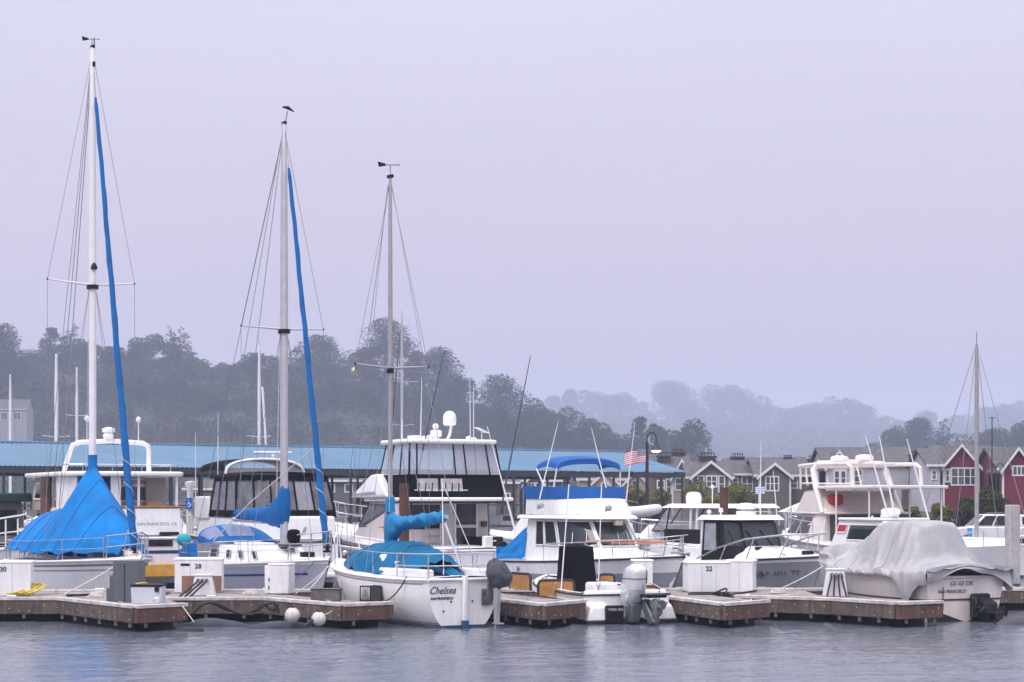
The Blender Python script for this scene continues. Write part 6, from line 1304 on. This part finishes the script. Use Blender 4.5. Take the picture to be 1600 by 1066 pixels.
def house(label, Y, x0, x1, eave, ridge, wall, gables=(), wins=(), depth=9, base=1.0, roofm=None, chims=(), yaw=0, cat='house', foot=None):
    """pixel columns x0..x1 and rows eave/ridge fix its size at distance Y"""
    k = Y/F; ox = ((x0+x1)/2-800)*k; r = thing('house', label, cat, (ox, Y, base), yaw, 'houses along the shore'); X = lambda p: (p-800)*k-ox; Z = lambda q: CZ-(q-HZ)*k-base
    a, b, ze, zr = X(x0), X(x1), Z(eave), Z(ridge); roofm = roofm or SH; o = .35
    MB().box(a, b, 0, depth, -.8, ze).build('wall', wall, r, smooth=0)
    MB().prism([(a-.02, 0), (a-.02+.02, 0), (a, depth), (a-.02, depth)], -.1, ze-.02).build('corner_trim', WT, r) if False else None
    MB().add([(a-o, -o, ze-.05), (b+o, -o, ze-.05), (b+o, depth/2, zr), (a-o, depth/2, zr), (a-o, depth+o, ze-.05), (b+o, depth+o, ze-.05), (a-o, -o, ze+.13), (b+o, -o, ze+.13), (b+o, depth/2, zr+.2), (a-o, depth/2, zr+.2), (a-o, depth+o, ze+.13), (b+o, depth+o, ze+.13)], [(6, 7, 8, 9), (9, 8, 11, 10), (0, 1, 7, 6), (4, 10, 11, 5), (0, 6, 9, 3), (3, 9, 10, 4), (1, 2, 8, 7), (2, 5, 11, 8), (1, 0, 3, 2), (2, 3, 4, 5)]).build('roof', roofm, r, smooth=0)
    for q in (a, b): MB().add([(q, 0, ze), (q, depth, ze), (q, depth/2, zr-.05)], [(0, 2, 1)]).build('gable_wall', wall, r, smooth=0)
    MB().box(a-o, b+o, -o-.04, -o, ze-.08, ze+.14).build('fascia', WT, r, smooth=0)
    for gi, (g0, g1, apex, ge, gw, out) in enumerate(gables):
        ga, gb, gz, gt = X(g0), X(g1), Z(ge), Z(apex); mid = (ga+gb)/2; yb = depth*.45
        MB().add([(ga, -out, -.8), (gb, -out, -.8), (gb, -out, gz), (mid, -out, gt-.12), (ga, -out, gz), (ga, yb, -.8), (gb, yb, -.8), (gb, yb, gz), (mid, yb, gt-.12), (ga, yb, gz)], [(0, 1, 2, 3, 4), (1, 6, 7, 2), (5, 0, 4, 9), (6, 5, 9, 8, 7)]).build('gable_bay', gw or wall, r, smooth=0)
        sl_ = (gt-gz)/(mid-ga); e_ = .3
        for sd in (-1, 1):
            xe = mid+sd*(mid-ga+e_); zE = gz-e_*sl_
            MB().add([(mid, -out-.4, gt), (xe, -out-.4, zE), (xe, yb, zE), (mid, yb, gt), (mid, -out-.4, gt+.16), (xe, -out-.4, zE+.16), (xe, yb, zE+.16), (mid, yb, gt+.16)], [(0, 1, 2, 3), (7, 6, 5, 4), (0, 4, 5, 1), (1, 5, 6, 2), (2, 6, 7, 3), (3, 7, 4, 0)]).build('gable_roof', roofm, r, smooth=0)
            MB().add([(mid, -out-.44, gt-.12), (xe, -out-.44, zE-.12), (xe, -out-.44, zE+.19), (mid, -out-.44, gt+.19), (mid, -out-.40, gt-.12), (xe, -out-.40, zE-.12), (xe, -out-.40, zE+.19), (mid, -out-.40, gt+.19)], [(0, 1, 2, 3), (7, 6, 5, 4), (0, 4, 5, 1), (1, 5, 6, 2), (2, 6, 7, 3), (3, 7, 4, 0)]).build('barge_board', WT, r, smooth=0)
        for sd, gx in ((-1, ga), (1, gb)): MB().box(gx-.09, gx+.09, -out-.05, -out+.02, -.8, gz-.02).build('corner_board', WT, r, smooth=0)
    for (w0, w1, t, bt, nx, nz, dep) in wins:
        wa, wb, zt, zb = X(w0), X(w1), Z(t), Z(bt); y = -dep; mb = MB(); f = .13
        mb.box(wa-f, wb+f, y-.07, y-.01, zt, zt+f).box(wa-f, wb+f, y-.07, y-.01, zb-f, zb).box(wa-f, wa, y-.07, y-.01, zb, zt).box(wb, wb+f, y-.07, y-.01, zb, zt)
        for i in range(1, nx): x = lerp(wa, wb, i/nx); mb.box(x-.05, x+.05, y-.065, y-.01, zb, zt)
        for i in range(1, nz): z = lerp(zb, zt, i/nz); mb.box(wa, wb, y-.06, y-.01, z-.035, z+.035)
        fr = mb.build('window', WT, r, smooth=0)
        for i in range(nx):
            q0, q1 = lerp(wa, wb, i/nx), lerp(wa, wb, (i+1)/nx); MB().box(q0+.02, q1-.02, y-.035, y-.005, zb, zt).build('pane', PANE, fr, smooth=0)
    for (c0, c1, ct, yy) in chims:
        ca, cb, cz_ = X(c0), X(c1), Z(ct); ch = MB().box(ca, cb, yy, yy+(cb-ca)*.8, ze-1.5, cz_-.5).build('chimney', BRICK, r, smooth=0)
        MB().box(ca-.1, cb+.1, yy-.1, yy+(cb-ca)*.8+.1, cz_-.5, cz_-.34).build('chimney_cap', BRICK, ch, smooth=0)
        mb = MB().box(ca+.1, cb-.1, yy+.1, yy+(cb-ca)*.8-.1, cz_-.08, cz_)
        for i in range(5): x = lerp(ca+.15, cb-.15, i/4); mb.box(x-.04, x+.04, yy+.1, yy+.18, cz_-.34, cz_-.08)
        mb.build('chimney_cage', BK, ch, smooth=0)
    return r
OLIVE = siding('olive_grey_siding', (.135, .125, .098)); TAUPE = siding('taupe_siding', (.13, .095, .08)); PINK = siding('pinkish_stucco', (.42, .33, .30)); LAV = siding('pale_lavender_siding', (.52, .51, .56)); RED = siding('barn_red_siding', (.18, .009, .024)); GRB = siding('slate_siding', (.13, .13, .14)); CRM = siding('cream_siding', (.56, .47, .40))
house('dark taupe townhouse with two chimneys just right of the lamp', 205, 1020, 1078, 740, 712, TAUPE, [(1050, 1078, 720, 745, PINK, .8)], [(1028, 1037, 752, 772, 1, 2, .0), (1042, 1048, 750, 772, 1, 2, 0), (1055, 1064, 748, 765, 1, 2, .8), (1068, 1073, 748, 768, 1, 2, .8)], chims=((1030, 1050, 706, 2), (1055, 1075, 700, 4)))
house('olive townhouse with three window gable left of the brown piling', 200, 1076, 1142, 747, 722, OLIVE, [(1080, 1138, 723, 746, OLIVE, 1.2)], [(1090, 1097, 745, 768, 1, 2, 1.2), (1103, 1117, 745, 760, 2, 2, 1.2), (1122, 1129, 745, 768, 1, 2, 1.2)], chims=((1100, 1125, 706, 4),))
house('olive townhouse with paired windows between the two olive gables', 203, 1142, 1186, 742, 718, OLIVE, [], [(1160, 1175, 745, 767, 2, 2, 0), (1145, 1152, 748, 760, 1, 2, 0)], chims=((1150, 1170, 707, 4),))
house('olive townhouse with wide white gable window behind the striped flag', 200, 1182, 1264, 744, 716, OLIVE, [(1184, 1232, 726, 745, OLIVE, 1.2)], [(1195, 1213, 746, 766, 3, 2, 1.2), (1236, 1245, 748, 762, 1, 2, 0)], chims=((1232, 1248, 710, 4),))
house('low brown house end behind the cream boat arch', 205, 1264, 1300, 742, 722, TAUPE, [], [(1276, 1287, 748, 766, 1, 2, 0)], chims=((1270, 1286, 711, 3),))
house('pale lavender gabled house behind the cream boat', 195, 1290, 1428, 726, 700, LAV, [(1290, 1326, 707, 730, LAV, 1.0)], [(1302, 1308, 737, 758, 1, 2, 1.0), (1312, 1318, 737, 758, 1, 2, 1.0), (1336, 1346, 735, 752, 1, 2, 0)], roofm=SH)
house('pale lavender wing left of the red gabled house', 183.4, 1452, 1469, 728, 702, LAV, [], [(1457, 1462, 736, 748, 1, 2, 0)], roofm=SH)
house('barn red house with big white window bank under its gable', 185, 1470, 1566, 731, 697, RED, [(1470, 1524, 697, 729, RED, 1.2)], [(1483, 1521, 733, 757, 4, 2, 1.2), (1541, 1561, 733, 752, 3, 1, 0), (1474, 1478, 735, 752, 1, 2, 1.2)], roofm=SH)
house('barn red house cut off by the right edge of the picture', 178, 1562, 1660, 734, 700, RED, [(1562, 1608, 702, 733, RED, 1.2)], [(1578, 1596, 730, 742, 3, 1, 1.2)], roofm=SH)
# tall free-standing chimney stack between the lavender houses
ck = W(1437, 780, 192); c_ = thing('chimney_stack', 'tall dark brown chimney stack between the pale lavender houses', 'chimney', (ck.x, ck.y, 1)); kz = lambda y: CZ-(y-HZ)*192/F-1
MB().box(-.8, .8, 0, 1.3, -.5, kz(712)).box(-1.5, 1.6, -.05, 1.25, -.5, kz(765)).build('stack', M('brown_shingle', (.10, .065, .06), .9, .3, 3), c_, smooth=0); MB().box(-.9, .9, -.1, 1.4, kz(712), kz(710)).box(-.7, .7, .1, 1.2, kz(708), kz(705)).box(-.65, -.55, .1, .2, kz(710), kz(708)).box(.55, .65, .1, .2, kz(710), kz(708)).build('cage', BK, c_, smooth=0)
# houses seen under the shed roof
house('grey brown house seen under the shed right of the sportfisher', 215, 812, 878, 752, 735, GRB, [(818, 852, 740, 758, GRB, .8)], [(826, 834, 756, 768, 2, 1, .8), (838, 844, 756, 768, 1, 1, .8), (858, 866, 754, 766, 1, 2, 0)])
house('cream house seen under the shed beside the flag', 212, 905, 1018, 750, 728, CRM, [(925, 965, 738, 756, CRM, .8), (975, 1010, 738, 756, CRM, .8)], [(940, 948, 756, 768, 1, 2, .8), (988, 995, 752, 768, 1, 2, .8)])
house('slate house seen under the shed between the canvas cruiser and sportfisher', 205, 505, 605, 752, 738, GRB, [], [(512, 522, 758, 768, 1, 1, 0), (540, 550, 758, 768, 1, 1, 0), (562, 575, 770, 785, 2, 1, 0), (590, 598, 756, 768, 1, 2, 0)])
house('low pale house under the shed behind the sign', 205, 290, 345, 765, 752, GRB, [], [(300, 310, 770, 782, 1, 1, 0)])
house('grey house under the shed right of the sportfisher bridge', 205, 775, 808, 755, 738, TAUPE, [], [(782, 788, 756, 766, 1, 2, 0), (790, 796, 772, 784, 1, 1, 0)])
# hillside houses
ty = lambda px, Y: float(terr((px-800)*Y/F, Y))
house('two storey hillside house at the far left among trees', 655, -30, 42, 640, 624, M('haze_grey_wall', (.30, .30, .31), .8, .1), [], [(22, 32, 645, 656, 2, 1, 0), (2, 10, 645, 656, 2, 1, 0)], base=ty(10, 655)-1)
house('long flat pale building on the hilltop behind the left masts', 880, 28, 104, 551, 546, M('pale_hill_wall', (.48, .47, .47), .8, .1), [], [(55, 95, 553, 557, 10, 1, 0)], base=ty(66, 880)-1)
house('tiny hilltop house left of the grey sailboat mast', 875, 335, 378, 577, 571, M('haze_grey_wall', (.30, .30, .31), .8, .1), [], [(342, 347, 578, 583, 1, 1, 0), (352, 356, 578, 583, 1, 1, 0), (366, 371, 577, 581, 1, 1, 0)], base=ty(355, 875)-1)
hl = house('hilltop house with a lit yellow window beside the sloop mast', 862, 528, 556, 570, 562, M('haze_grey_wall', (.30, .30, .31), .8, .1), [], [(534, 540, 573, 579, 1, 1, 0)], base=ty(545, 862)-1)
MB().box(2.0, 3.6, -.20, -.06, CZ-(580-HZ)*862/F-hl.location.z, CZ-(574-HZ)*862/F-hl.location.z).build('lit_window', M('lit_window', (1, .62, .18), .5, 0, emit=2.0), hl)
# ------------------------------------------------------------------ parked pickups
def pickup(label, px, Y, col, zg=.38, facing=-1):
    r = thing('pickup_truck', label, 'pickup truck', (W(px, 780, Y).x, Y, zg), R(0 if facing > 0 else 180)); P = M('paint_'+str(col), col, .3, .04, 1, coat=.6)
    prof = [(-2.75, .55), (2.70, .55), (2.78, .8), (2.72, 1.08), (1.45, 1.16), (-2.75, 1.16)]
    MB().prism(prof, -.95, .95).build('body', P, r, bevel=.05) if False else None
    mb = MB(); n = len(prof); mb.add([(x, -.95, z) for x, z in prof]+[(x, .95, z) for x, z in prof], [tuple(range(n)), tuple(range(n, 2*n))[::-1]]+[(i, n+i, n+(i+1) % n, (i+1) % n) for i in range(n)]); mb.build('body', P, r, bevel=.06)
    cab = House([(-.95, -.88), (1.5, -.88), (1.5, .88), (-.95, .88)], [(-.75, -.76), (.75, -.76), (.75, .76), (-.75, .76)], 1.15, 1.82).build(r, 'cab', P, .06)
    for i in (0, 2): cab.window(i, .08, .42, .12, .86, GLASS, None, 'side_window'); cab.window(i, .47, .88, .12, .86, GLASS, None, 'side_window')
    cab.window(1, .06, .94, .12, .9, GLASS, None, 'windscreen'); cab.window(3, .1, .9, .15, .85, GLASS, None, 'rear_window')
    cap = House([(-2.7, -.88), (-1.0, -.88), (-1.0, .88), (-2.7, .88)], [(-2.55, -.78), (-1.0, -.78), (-1.0, .78), (-2.55, .78)], 1.16, 1.80).build(r, 'canopy', P, .06)
    for i in (0, 2): cap.window(i, .12, .92, .2, .8, GLASS, None, 'canopy_window')
    for x in (-1.75, 1.75):
        for y in (-.95, .95):
            wh = MB().lathe([(.26, -.11), (.37, -.09), (.37, .09), (.26, .11)], (x, y*.93, .38), 18, axis='y').build('tyre', RUBBER, r); MB().lathe([(.02, -.13), (.2, -.12), (.22, .12), (.02, .13)], (x, y*.93, .38), 14, axis='y').build('rim', STEEL, wh)
    for y in (-.86, .86): MB().box(-2.80, -2.70, y-.09, y+.09, .80, 1.12).build('tail_light', M('red_lens', (.35, .01, .02), .3), r, bevel=.02); MB().box(2.68, 2.76, y-.12, y+.12, .85, 1.0).build('headlight', M('lamp_lens', (.6, .6, .62), .1), r, bevel=.02)
    MB().box(-2.9, -2.72, -.9, .9, .48, .64).build('rear_bumper', STEEL, r, bevel=.03); MB().box(2.7, 2.86, -.9, .9, .48, .66).build('front_bumper', STEEL, r, bevel=.03)
    MB().box(-.4, .35, -.7, .7, 1.84, 1.90).build('roof_rack', GALV, r, bevel=.02)
    return r
pickup('white pickup with canopy parked left of the concrete piling', 1556, 106, (.72, .72, .74))
pickup('second white pickup parked right of the concrete piling', 1668, 107, (.66, .66, .69))
cs = thing('info_sign', 'small blue and white parking sign by the white pickup', 'sign', (W(1515, 840, 97).x, 97, .37)); MB().tube([(0, 0, 0), (0, 0, 1.2)], .03, 6).build('post', GALV, cs); MB().box(-.12, .12, -.05, -.02, .75, 1.22).build('plate', M('sky_blue_sign', (.03, .30, .62), .5), cs)
ant = W(1550, 780, 150); an = thing('radio_mast', 'thin dark aerial pole beside the red house window', 'aerial', (ant.x, 150, 1)); zt = CZ+(HZ-652)/F*150-1
MB().tube([(0, 0, -1), (0, 0, zt)], [.07, .04], 6).build('pole', BK, an); MB().tube([(-.25, 0, zt-.05), (.25, 0, zt-.05)], .03, 5).build('crossbar', BK, an); MB().tube([(.3, 0, -1), (.3, 0, zt-3.8)]+[(.3+.3-.3*math.cos(R(a)), 0, zt-3.8+.3*math.sin(R(a))) for a in range(0, 181, 30)], .04, 6).build('hook_lamp', BK, an)
cn = thing('gazebo', 'small white canopy tent in front of the olive houses', 'canopy', (W(1262, 780, 150).x, 150, 1)); gz = lambda y: CZ-(y-HZ)*150/F-1
MB().add([(-2, -2, gz(800)), (2, -2, gz(800)), (2, 2, gz(800)), (-2, 2, gz(800)), (0, 0, gz(780))], [(0, 1, 4), (1, 2, 4), (2, 3, 4), (3, 0, 4)]).build('canopy', WT, cn, smooth=0)
for x in (-1.9, 1.9):
    for y in (-1.9, 1.9): MB().tube([(x, y, -.5), (x, y, gz(800))], .05, 6).build('post', WT, cn)
# ------------------------------------------------------------------ trees
def leaf_mat(name, col):
    m = M(name, col, .75, .35, .35, spec=.2); return m
LM = {'pine': leaf_mat('pine_foliage', (.022, .040, .030)), 'round': leaf_mat('broadleaf_foliage', (.032, .048, .028)), 'conifer': leaf_mat('conifer_foliage', (.018, .034, .028)), 'far': leaf_mat('far_foliage', (.035, .048, .034)), 'euc': leaf_mat('eucalyptus_foliage', (.055, .07, .045)), 'shrub': leaf_mat('shrub_foliage', (.21, .19, .035)), 'dry': leaf_mat('dry_brush', (.10, .075, .05)), 'dark': leaf_mat('dark_shrub_foliage', (.075, .08, .028))}
BARK = M('tree_bark', (.07, .055, .045), .95, .3, 3)
def leaves(name, clumps, n, size, mat, seed, parent=None, flat=.0, kind=None):
    rs = np.random.RandomState(seed); c = np.array(clumps, float); vol = (c[:, 3]*c[:, 4]*c[:, 5])**.75; idx = rs.choice(len(c), n, p=vol/vol.sum())
    v = rs.normal(size=(n, 3)); v /= np.linalg.norm(v, axis=1)[:, None]; rad = rs.uniform(.35, 1.0, n)**.45; P = c[idx, :3]+v*rad[:, None]*c[idx, 3:6]
    a = rs.normal(size=(n, 3)); a[:, 2] *= .6; a /= np.linalg.norm(a, axis=1)[:, None]; b = np.cross(a, rs.normal(size=(n, 3))); b /= np.linalg.norm(b, axis=1)[:, None]
    s = (size*rs.uniform(.55, 1.35, n))[:, None]; Q = np.stack([P-a*s, P+b*s*.55, P+a*s, P-b*s*.55], 1).reshape(-1, 3)
    me = bpy.data.meshes.new(name); me.vertices.add(4*n); me.vertices.foreach_set('co', Q.astype(np.float32).ravel()); me.loops.add(4*n); me.loops.foreach_set('vertex_index', np.arange(4*n, dtype=np.int32)); me.polygons.add(n); me.polygons.foreach_set('loop_start', np.arange(0, 4*n, 4, dtype=np.int32)); me.update(); me.validate(); me.materials.append(mat)
    o = bpy.data.objects.new(name, me); COL.objects.link(o)
    if parent: o.parent = parent
    if kind: o['kind'] = kind
    return o
def tree(label, px, top, wpx, Y, kind, seed, dens=1.0, base=None, group='trees on the hazy hillside', leaf=None, cat='tree', sink=0):
    X = (px-800)*Y/F; zg = (float(terr(X, Y)) if base is None else base)-.3; zt = CZ+(HZ-top)/F*Y; h = max(2.0, zt-zg); wd = wpx*Y/F*(1.5 if kind == 'conifer' else 1.5 if kind == 'pine' else 1.15 if kind == 'round' else 1.0); rs = random.Random(seed)
    nm = {'pine': 'pine_tree', 'round': 'broadleaf_tree', 'conifer': 'conifer_tree', 'euc': 'eucalyptus_tree', 'far': 'eucalyptus_tree', 'shrub': 'shrub', 'dark': 'shrub', 'bare': 'bare_tree'}[kind]
    r = thing(nm, label, cat, (X, Y, zg), rs.uniform(0, 6), group); C = []; limbs = []
    if kind == 'conifer':
        n = 20
        for k in range(n):
            t = k/(n-1); z = h*(.10+.88*t); rr = wd/2*(1-t)**.6*rs.uniform(.8, 1.15)+.10
            for q in range(max(1, int(6*(1-t)+1))): a = rs.uniform(0, 6.28); C.append((math.cos(a)*rr*.6, math.sin(a)*rr*.6, z-rr*.12, rr*.5, rr*.5, h*.032))
    elif kind == 'pine':
        for k in range(80):
            t = rs.uniform(.22, 1) if k > 2 else .97; env = wd/2*min(1, (1.03-t)*1.7)**.7; a = rs.uniform(0, 6.28); d = env*rs.uniform(.15, .86); q = wd*rs.uniform(.11, .19); C.append((math.cos(a)*d, math.sin(a)*d, h*t-q*.5, q*1.1, q*1.1, q*.62)); limbs.append((math.cos(a)*d, math.sin(a)*d, h*t-q*.6))
    elif kind in ('round', 'shrub', 'dark', 'far'):
        lo = .30 if kind == 'round' else .12
        for k in range(18):
            a = rs.uniform(0, 6.28); u = rs.uniform(-1, 1); d = wd/2*math.sqrt(max(0, 1-u*u))*rs.uniform(.35, .78); q = wd*rs.uniform(.14, .22); hh = (1-lo)*h/2; C.append((math.cos(a)*d, math.sin(a)*d, h*(lo+(1-lo)/2)+u*hh*.72, q, q, min(q*.85, hh*.5))); limbs.append(C[-1][:3])
    elif kind == 'euc':
        for k in range(20):
            t = rs.uniform(.35, .93); a = rs.uniform(0, 6.28); env = wd/2*(.55+.5*math.sin(math.pi*(t-.3)/.75)); d = env*rs.uniform(.2, .8); q = wd*rs.uniform(.10, .19); C.append((math.cos(a)*d, math.sin(a)*d, h*t, q, q, q*.7)); limbs.append(C[-1][:3])
    px_m = F/Y*.64; size = max(.07, min(2.2, 1.05/px_m)); n = int(dens*min(9500, max(800, wd*h/(size*size)*3.0)))
    if kind != 'bare': leaves('crown', C, n, size, leaf or LM[kind], seed, r)
    mb = MB().tube([(0, 0, -.4), (wd*.01, 0, h*.35), (0, wd*.012, h*.7), (0, 0, h*(.95 if kind in ('conifer', 'pine') else .75))], [max(.07, h*.022), h*.017, h*.010, .03], 7)
    for (x, y, z) in limbs[:9]: mb.tube([(0, 0, z*.72), (x*.5, y*.5, z*.88), (x, y, z)], [h*.008, h*.006, .02], 5)
    if kind == 'bare':
        for k in range(26): a = rs.uniform(0, 6.28); z0 = h*rs.uniform(.15, .6); d = wd/2*rs.uniform(.3, 1); z1 = min(h, z0+h*rs.uniform(.25, .5)); mb.tube([(0, 0, z0), (math.cos(a)*d*.5, math.sin(a)*d*.5, lerp(z0, z1, .45)), (math.cos(a)*d, math.sin(a)*d, z1)], [h*.012, h*.008, .015], 5)
    mb.build('trunk', BARK if kind != 'bare' else M('pale_bark', (.24, .19, .19), .9, .2), r); return r
T1 = [(4, 505, 75, 300, 'pine', 'dark pine at the left edge of the hill'), (48, 560, 60, 330, 'round', 'broad tree below the flat hilltop building'), (80, 511, 30, 335, 'pine', 'small airy pine left of the tall white mast'), (115, 503, 46, 330, 'conifer', 'pointed araucaria like conifer behind the tall white mast'), (140, 536, 55, 320, 'round', 'round tree behind the tall white mast'), (176, 542, 42, 318, 'round', 'bushy tree just right of the tall white mast'), (212, 528, 40, 322, 'conifer', 'small spire conifer right of the blue furled sail'), (236, 525, 62, 335, 'round', 'large domed tree left of the twin spire conifer'), (267, 505, 40, 328, 'conifer', 'left spire of the twin conifers on the hill'), (282, 507, 44, 330, 'conifer', 'right spire of the twin conifers on the hill'), (300, 560, 50, 325, 'round', 'low tree right of the twin conifers'), (346, 568, 34, 345, 'round', 'small round tree beside the tiny hilltop house'), (378, 572, 40, 345, 'round', 'small hilltop tree right of the tiny house'), (408, 553, 78, 322, 'round', 'wide round tree behind the distant raised boom'), (448, 570, 50, 330, 'round', 'tree behind the grey sailboat mast'), (470, 530, 52, 325, 'conifer', 'dark conifer behind the blue furled jib'), (500, 522, 86, 330, 'pine', 'layered pine right of the blue furled jib'), (602, 496, 92, 325, 'pine', 'tallest dark pine behind the sloop mast'), (575, 540, 50, 322, 'round', 'tree at the left foot of the tallest pine'), (650, 550, 52, 322, 'round', 'tree right of the tallest pine'), (688, 540, 72, 315, 'pine', 'tall pine behind the dark outrigger pole'), (716, 585, 56, 312, 'round', 'round tree at the foot of the tall pine'), (780, 584, 92, 308, 'pine', 'spreading pine left of the long dark pole'), (838, 627, 72, 300, 'round', 'round tree right of the long dark pole'), (890, 640, 78, 295, 'round', 'domed tree behind the blue bimini'), (930, 655, 64, 290, 'round', 'tree right of the domed tree behind the bimini'), (968, 668, 52, 285, 'round', 'low tree behind the striped flag'), (1000, 650, 32, 275, 'pine', 'narrow pine left of the street lamp head'), (1028, 652, 40, 270, 'round', 'tree directly behind the street lamp head'), (1072, 653, 82, 262, 'round', 'large round tree right of the street lamp'), (1378, 690, 70, 320, 'round', 'low tree behind the lavender house roof'), (1406, 668, 60, 330, 'round', 'round tree above the tall chimney stack'), (1436, 652, 56, 330, 'pine', 'pine above the lavender wing'), (1474, 650, 40, 300, 'conifer', 'dark ragged conifer left of the bare grey mast'), (1560, 672, 70, 300, 'round', 'tree above the red house roofs'), (1600, 660, 60, 290, 'round', 'tree at the right edge above the red house')]
for i, (px, top, wp, Y, k, lab) in enumerate(T1): tree(lab, px, top, wp, Y*2.5, k, 100+i)
T2 = [(865, 618, 40), (897, 600, 48), (935, 614, 62), (968, 616, 52), (1005, 628, 50), (1044, 597, 84), (1085, 628, 52), (1131, 601, 74), (1178, 604, 62), (1225, 640, 60), (1262, 632, 56), (1284, 620, 56), (1328, 622, 56), (1352, 640, 70), (1392, 655, 60), (1432, 636, 56), (1458, 642, 40), (1505, 650, 60), (1540, 636, 62), (1572, 634, 60), (1600, 630, 60)]
words = ['first', 'second', 'third', 'fourth', 'fifth', 'sixth', 'seventh', 'eighth', 'ninth', 'tenth', 'eleventh', 'twelfth', 'thirteenth', 'fourteenth', 'fifteenth', 'sixteenth', 'seventeenth', 'eighteenth', 'nineteenth', 'twentieth', 'twenty-first']
for i, (px, top, wp) in enumerate(T2): tree('%s faint tree from the left along the far hazy ridge' % words[i], px, top, wp*1.35, 2540+70*(i % 3), 'far', 300+i, group='faint trees on the far ridge')
# mid-slope trees that fill the near hill
rs = random.Random(5); k = 0
spots = [(20, 640, 60), (60, 615, 70), (105, 600, 60), (150, 590, 70), (200, 585, 70), (235, 600, 60), (270, 590, 64), (310, 610, 60), (345, 625, 64), (385, 620, 60), (430, 625, 70), (465, 600, 60), (500, 615, 70), (540, 600, 66), (575, 610, 60), (620, 600, 70), (660, 615, 60), (695, 625, 60), (740, 630, 66), (790, 645, 64), (835, 665, 60), (875, 672, 60), (120, 650, 60), (180, 645, 60), (300, 655, 64), (360, 660, 60), (440, 668, 60), (520, 660, 66), (600, 665, 60), (680, 668, 60), (760, 672, 60)]
for i, (px, top, wp) in enumerate(spots): tree('%s tree on the lower wooded slope near column %s of the hill' % ('dark' if i % 2 else 'shadowy', ['far left', 'left', 'centre left', 'centre', 'centre right'][min(4, px//180)])+', number %d from the shed ridge' % (i+1) if False else 'slope tree standing %s' % ['below the left edge pine', 'below the flat hilltop building', 'below the araucaria like conifer', 'under the tall white mast spreader', 'right of the blue furled genoa', 'below the domed tree', 'below the twin conifers', 'right below the twin conifers', 'below the tiny hilltop house', 'left of the distant raised boom', 'left of the grey sailboat mast', 'behind the blue furled jib', 'below the layered pine', 'below the lit window house', 'left below the tallest pine', 'right below the tallest pine', 'left below the tall pine', 'below the tall pine', 'left of the spreading pine', 'below the spreading pine', 'below the round tree by the long pole', 'behind the left end of the blue bimini', 'behind the trawler arch left leg', 'behind the trawler searchlight', 'above the bare pale tree', 'left of the canvas cruiser radar', 'above the canvas cruiser radar', 'above the shed roof left of the sloop mast', 'above the sportfisher hardtop', 'behind the satellite dome', 'above the flat dish on the sportfisher'][i], px, top, wp, (300-18*(top > 640))*2.5, 'round' if i % 3 else 'pine', 500+i, group='trees on the lower wooded slope')
tree('pale leafless tree above the shed right of the trawler arch', 248, 652, 40, 232, 'bare', 77, group='bare trees')
# understory: one mass of brush over the near hill and the far ridge
rs = np.random.RandomState(11)
def brush(name, label, xr, yr, n_, sz, leaf_n, lsz, mat, seed, lift=.5):
    X = rs.uniform(*xr, n_); Y = rs.uniform(*yr, n_); Z = terr(X, Y); q = rs.uniform(*sz, n_)
    o = leaves(name, np.stack([X, Y, Z+q*lift, q, q, q*.8], 1), leaf_n, lsz, mat, seed, None, kind='stuff'); o['label'] = label; o['category'] = 'brush'
brush('hillside_brush', 'mass of dark brush and small trees covering the near hill', (-264, 150), (580, 880), 2600, (2.4, 6.0), 230000, .62, LM['round'], 21)
brush('dry_hillside_brush', 'patches of dry brownish scrub on the lower hill', (-236, 83), (570, 720), 260, (2, 4.4), 20000, .6, LM['dry'], 22)
brush('far_ridge_woodland', 'hazy continuous woodland on the far ridge', (-110, 780), (2000, 2720), 1500, (11, 22), 110000, 1.9, LM['far'], 23, .5)
brush('right_hill_brush', 'brush on the low hill behind the red houses', (110, 278), (625, 875), 420, (3, 7), 34000, .65, LM['round'], 24)
# shoreline shrubs
for i, (px, top, wp, Y, kd, base, lab) in enumerate([(985, 748, 64, 160, 'shrub', 1.0, 'yellow green shrub left of the street lamp post'), (1030, 762, 50, 158, 'shrub', 1.0, 'yellow green shrub right of the street lamp post'), (1100, 752, 70, 155, 'shrub', 1.0, 'large clipped green shrub left of the brown piling'), (1155, 752, 60, 157, 'shrub', 1.0, 'green shrub right of the brown piling'), (328, 772, 52, 172, 'shrub', .6, 'green shrub under the shed beside the blue sign'), (352, 768, 40, 174, 'dark', .6, 'dark shrub under the shed left of the canvas cruiser'), (580, 735, 56, 178, 'dark', .8, 'tall dark shrub under the shed by the sloop mast'), (1425, 785, 30, 120, 'shrub', 1.1, 'small yellowish shrub at the foot of the chimney stack'), (1470, 784, 46, 118, 'shrub', 1.1, 'olive shrub under the cream sunshade end'), (1512, 772, 56, 116, 'dark', 1.1, 'dark hedge shrub left of the bare grey mast'), (1548, 764, 72, 114, 'dark', 1.1, 'big dark green shrub behind the white pickup'), (655, 760, 40, 180, 'dark', .8, 'shrub hidden under the shed behind the sportfisher')]):
    tree(lab, px, top, wp, Y, kd, 700+i, 1.6, base, 'shrubs along the shore', cat='shrub')
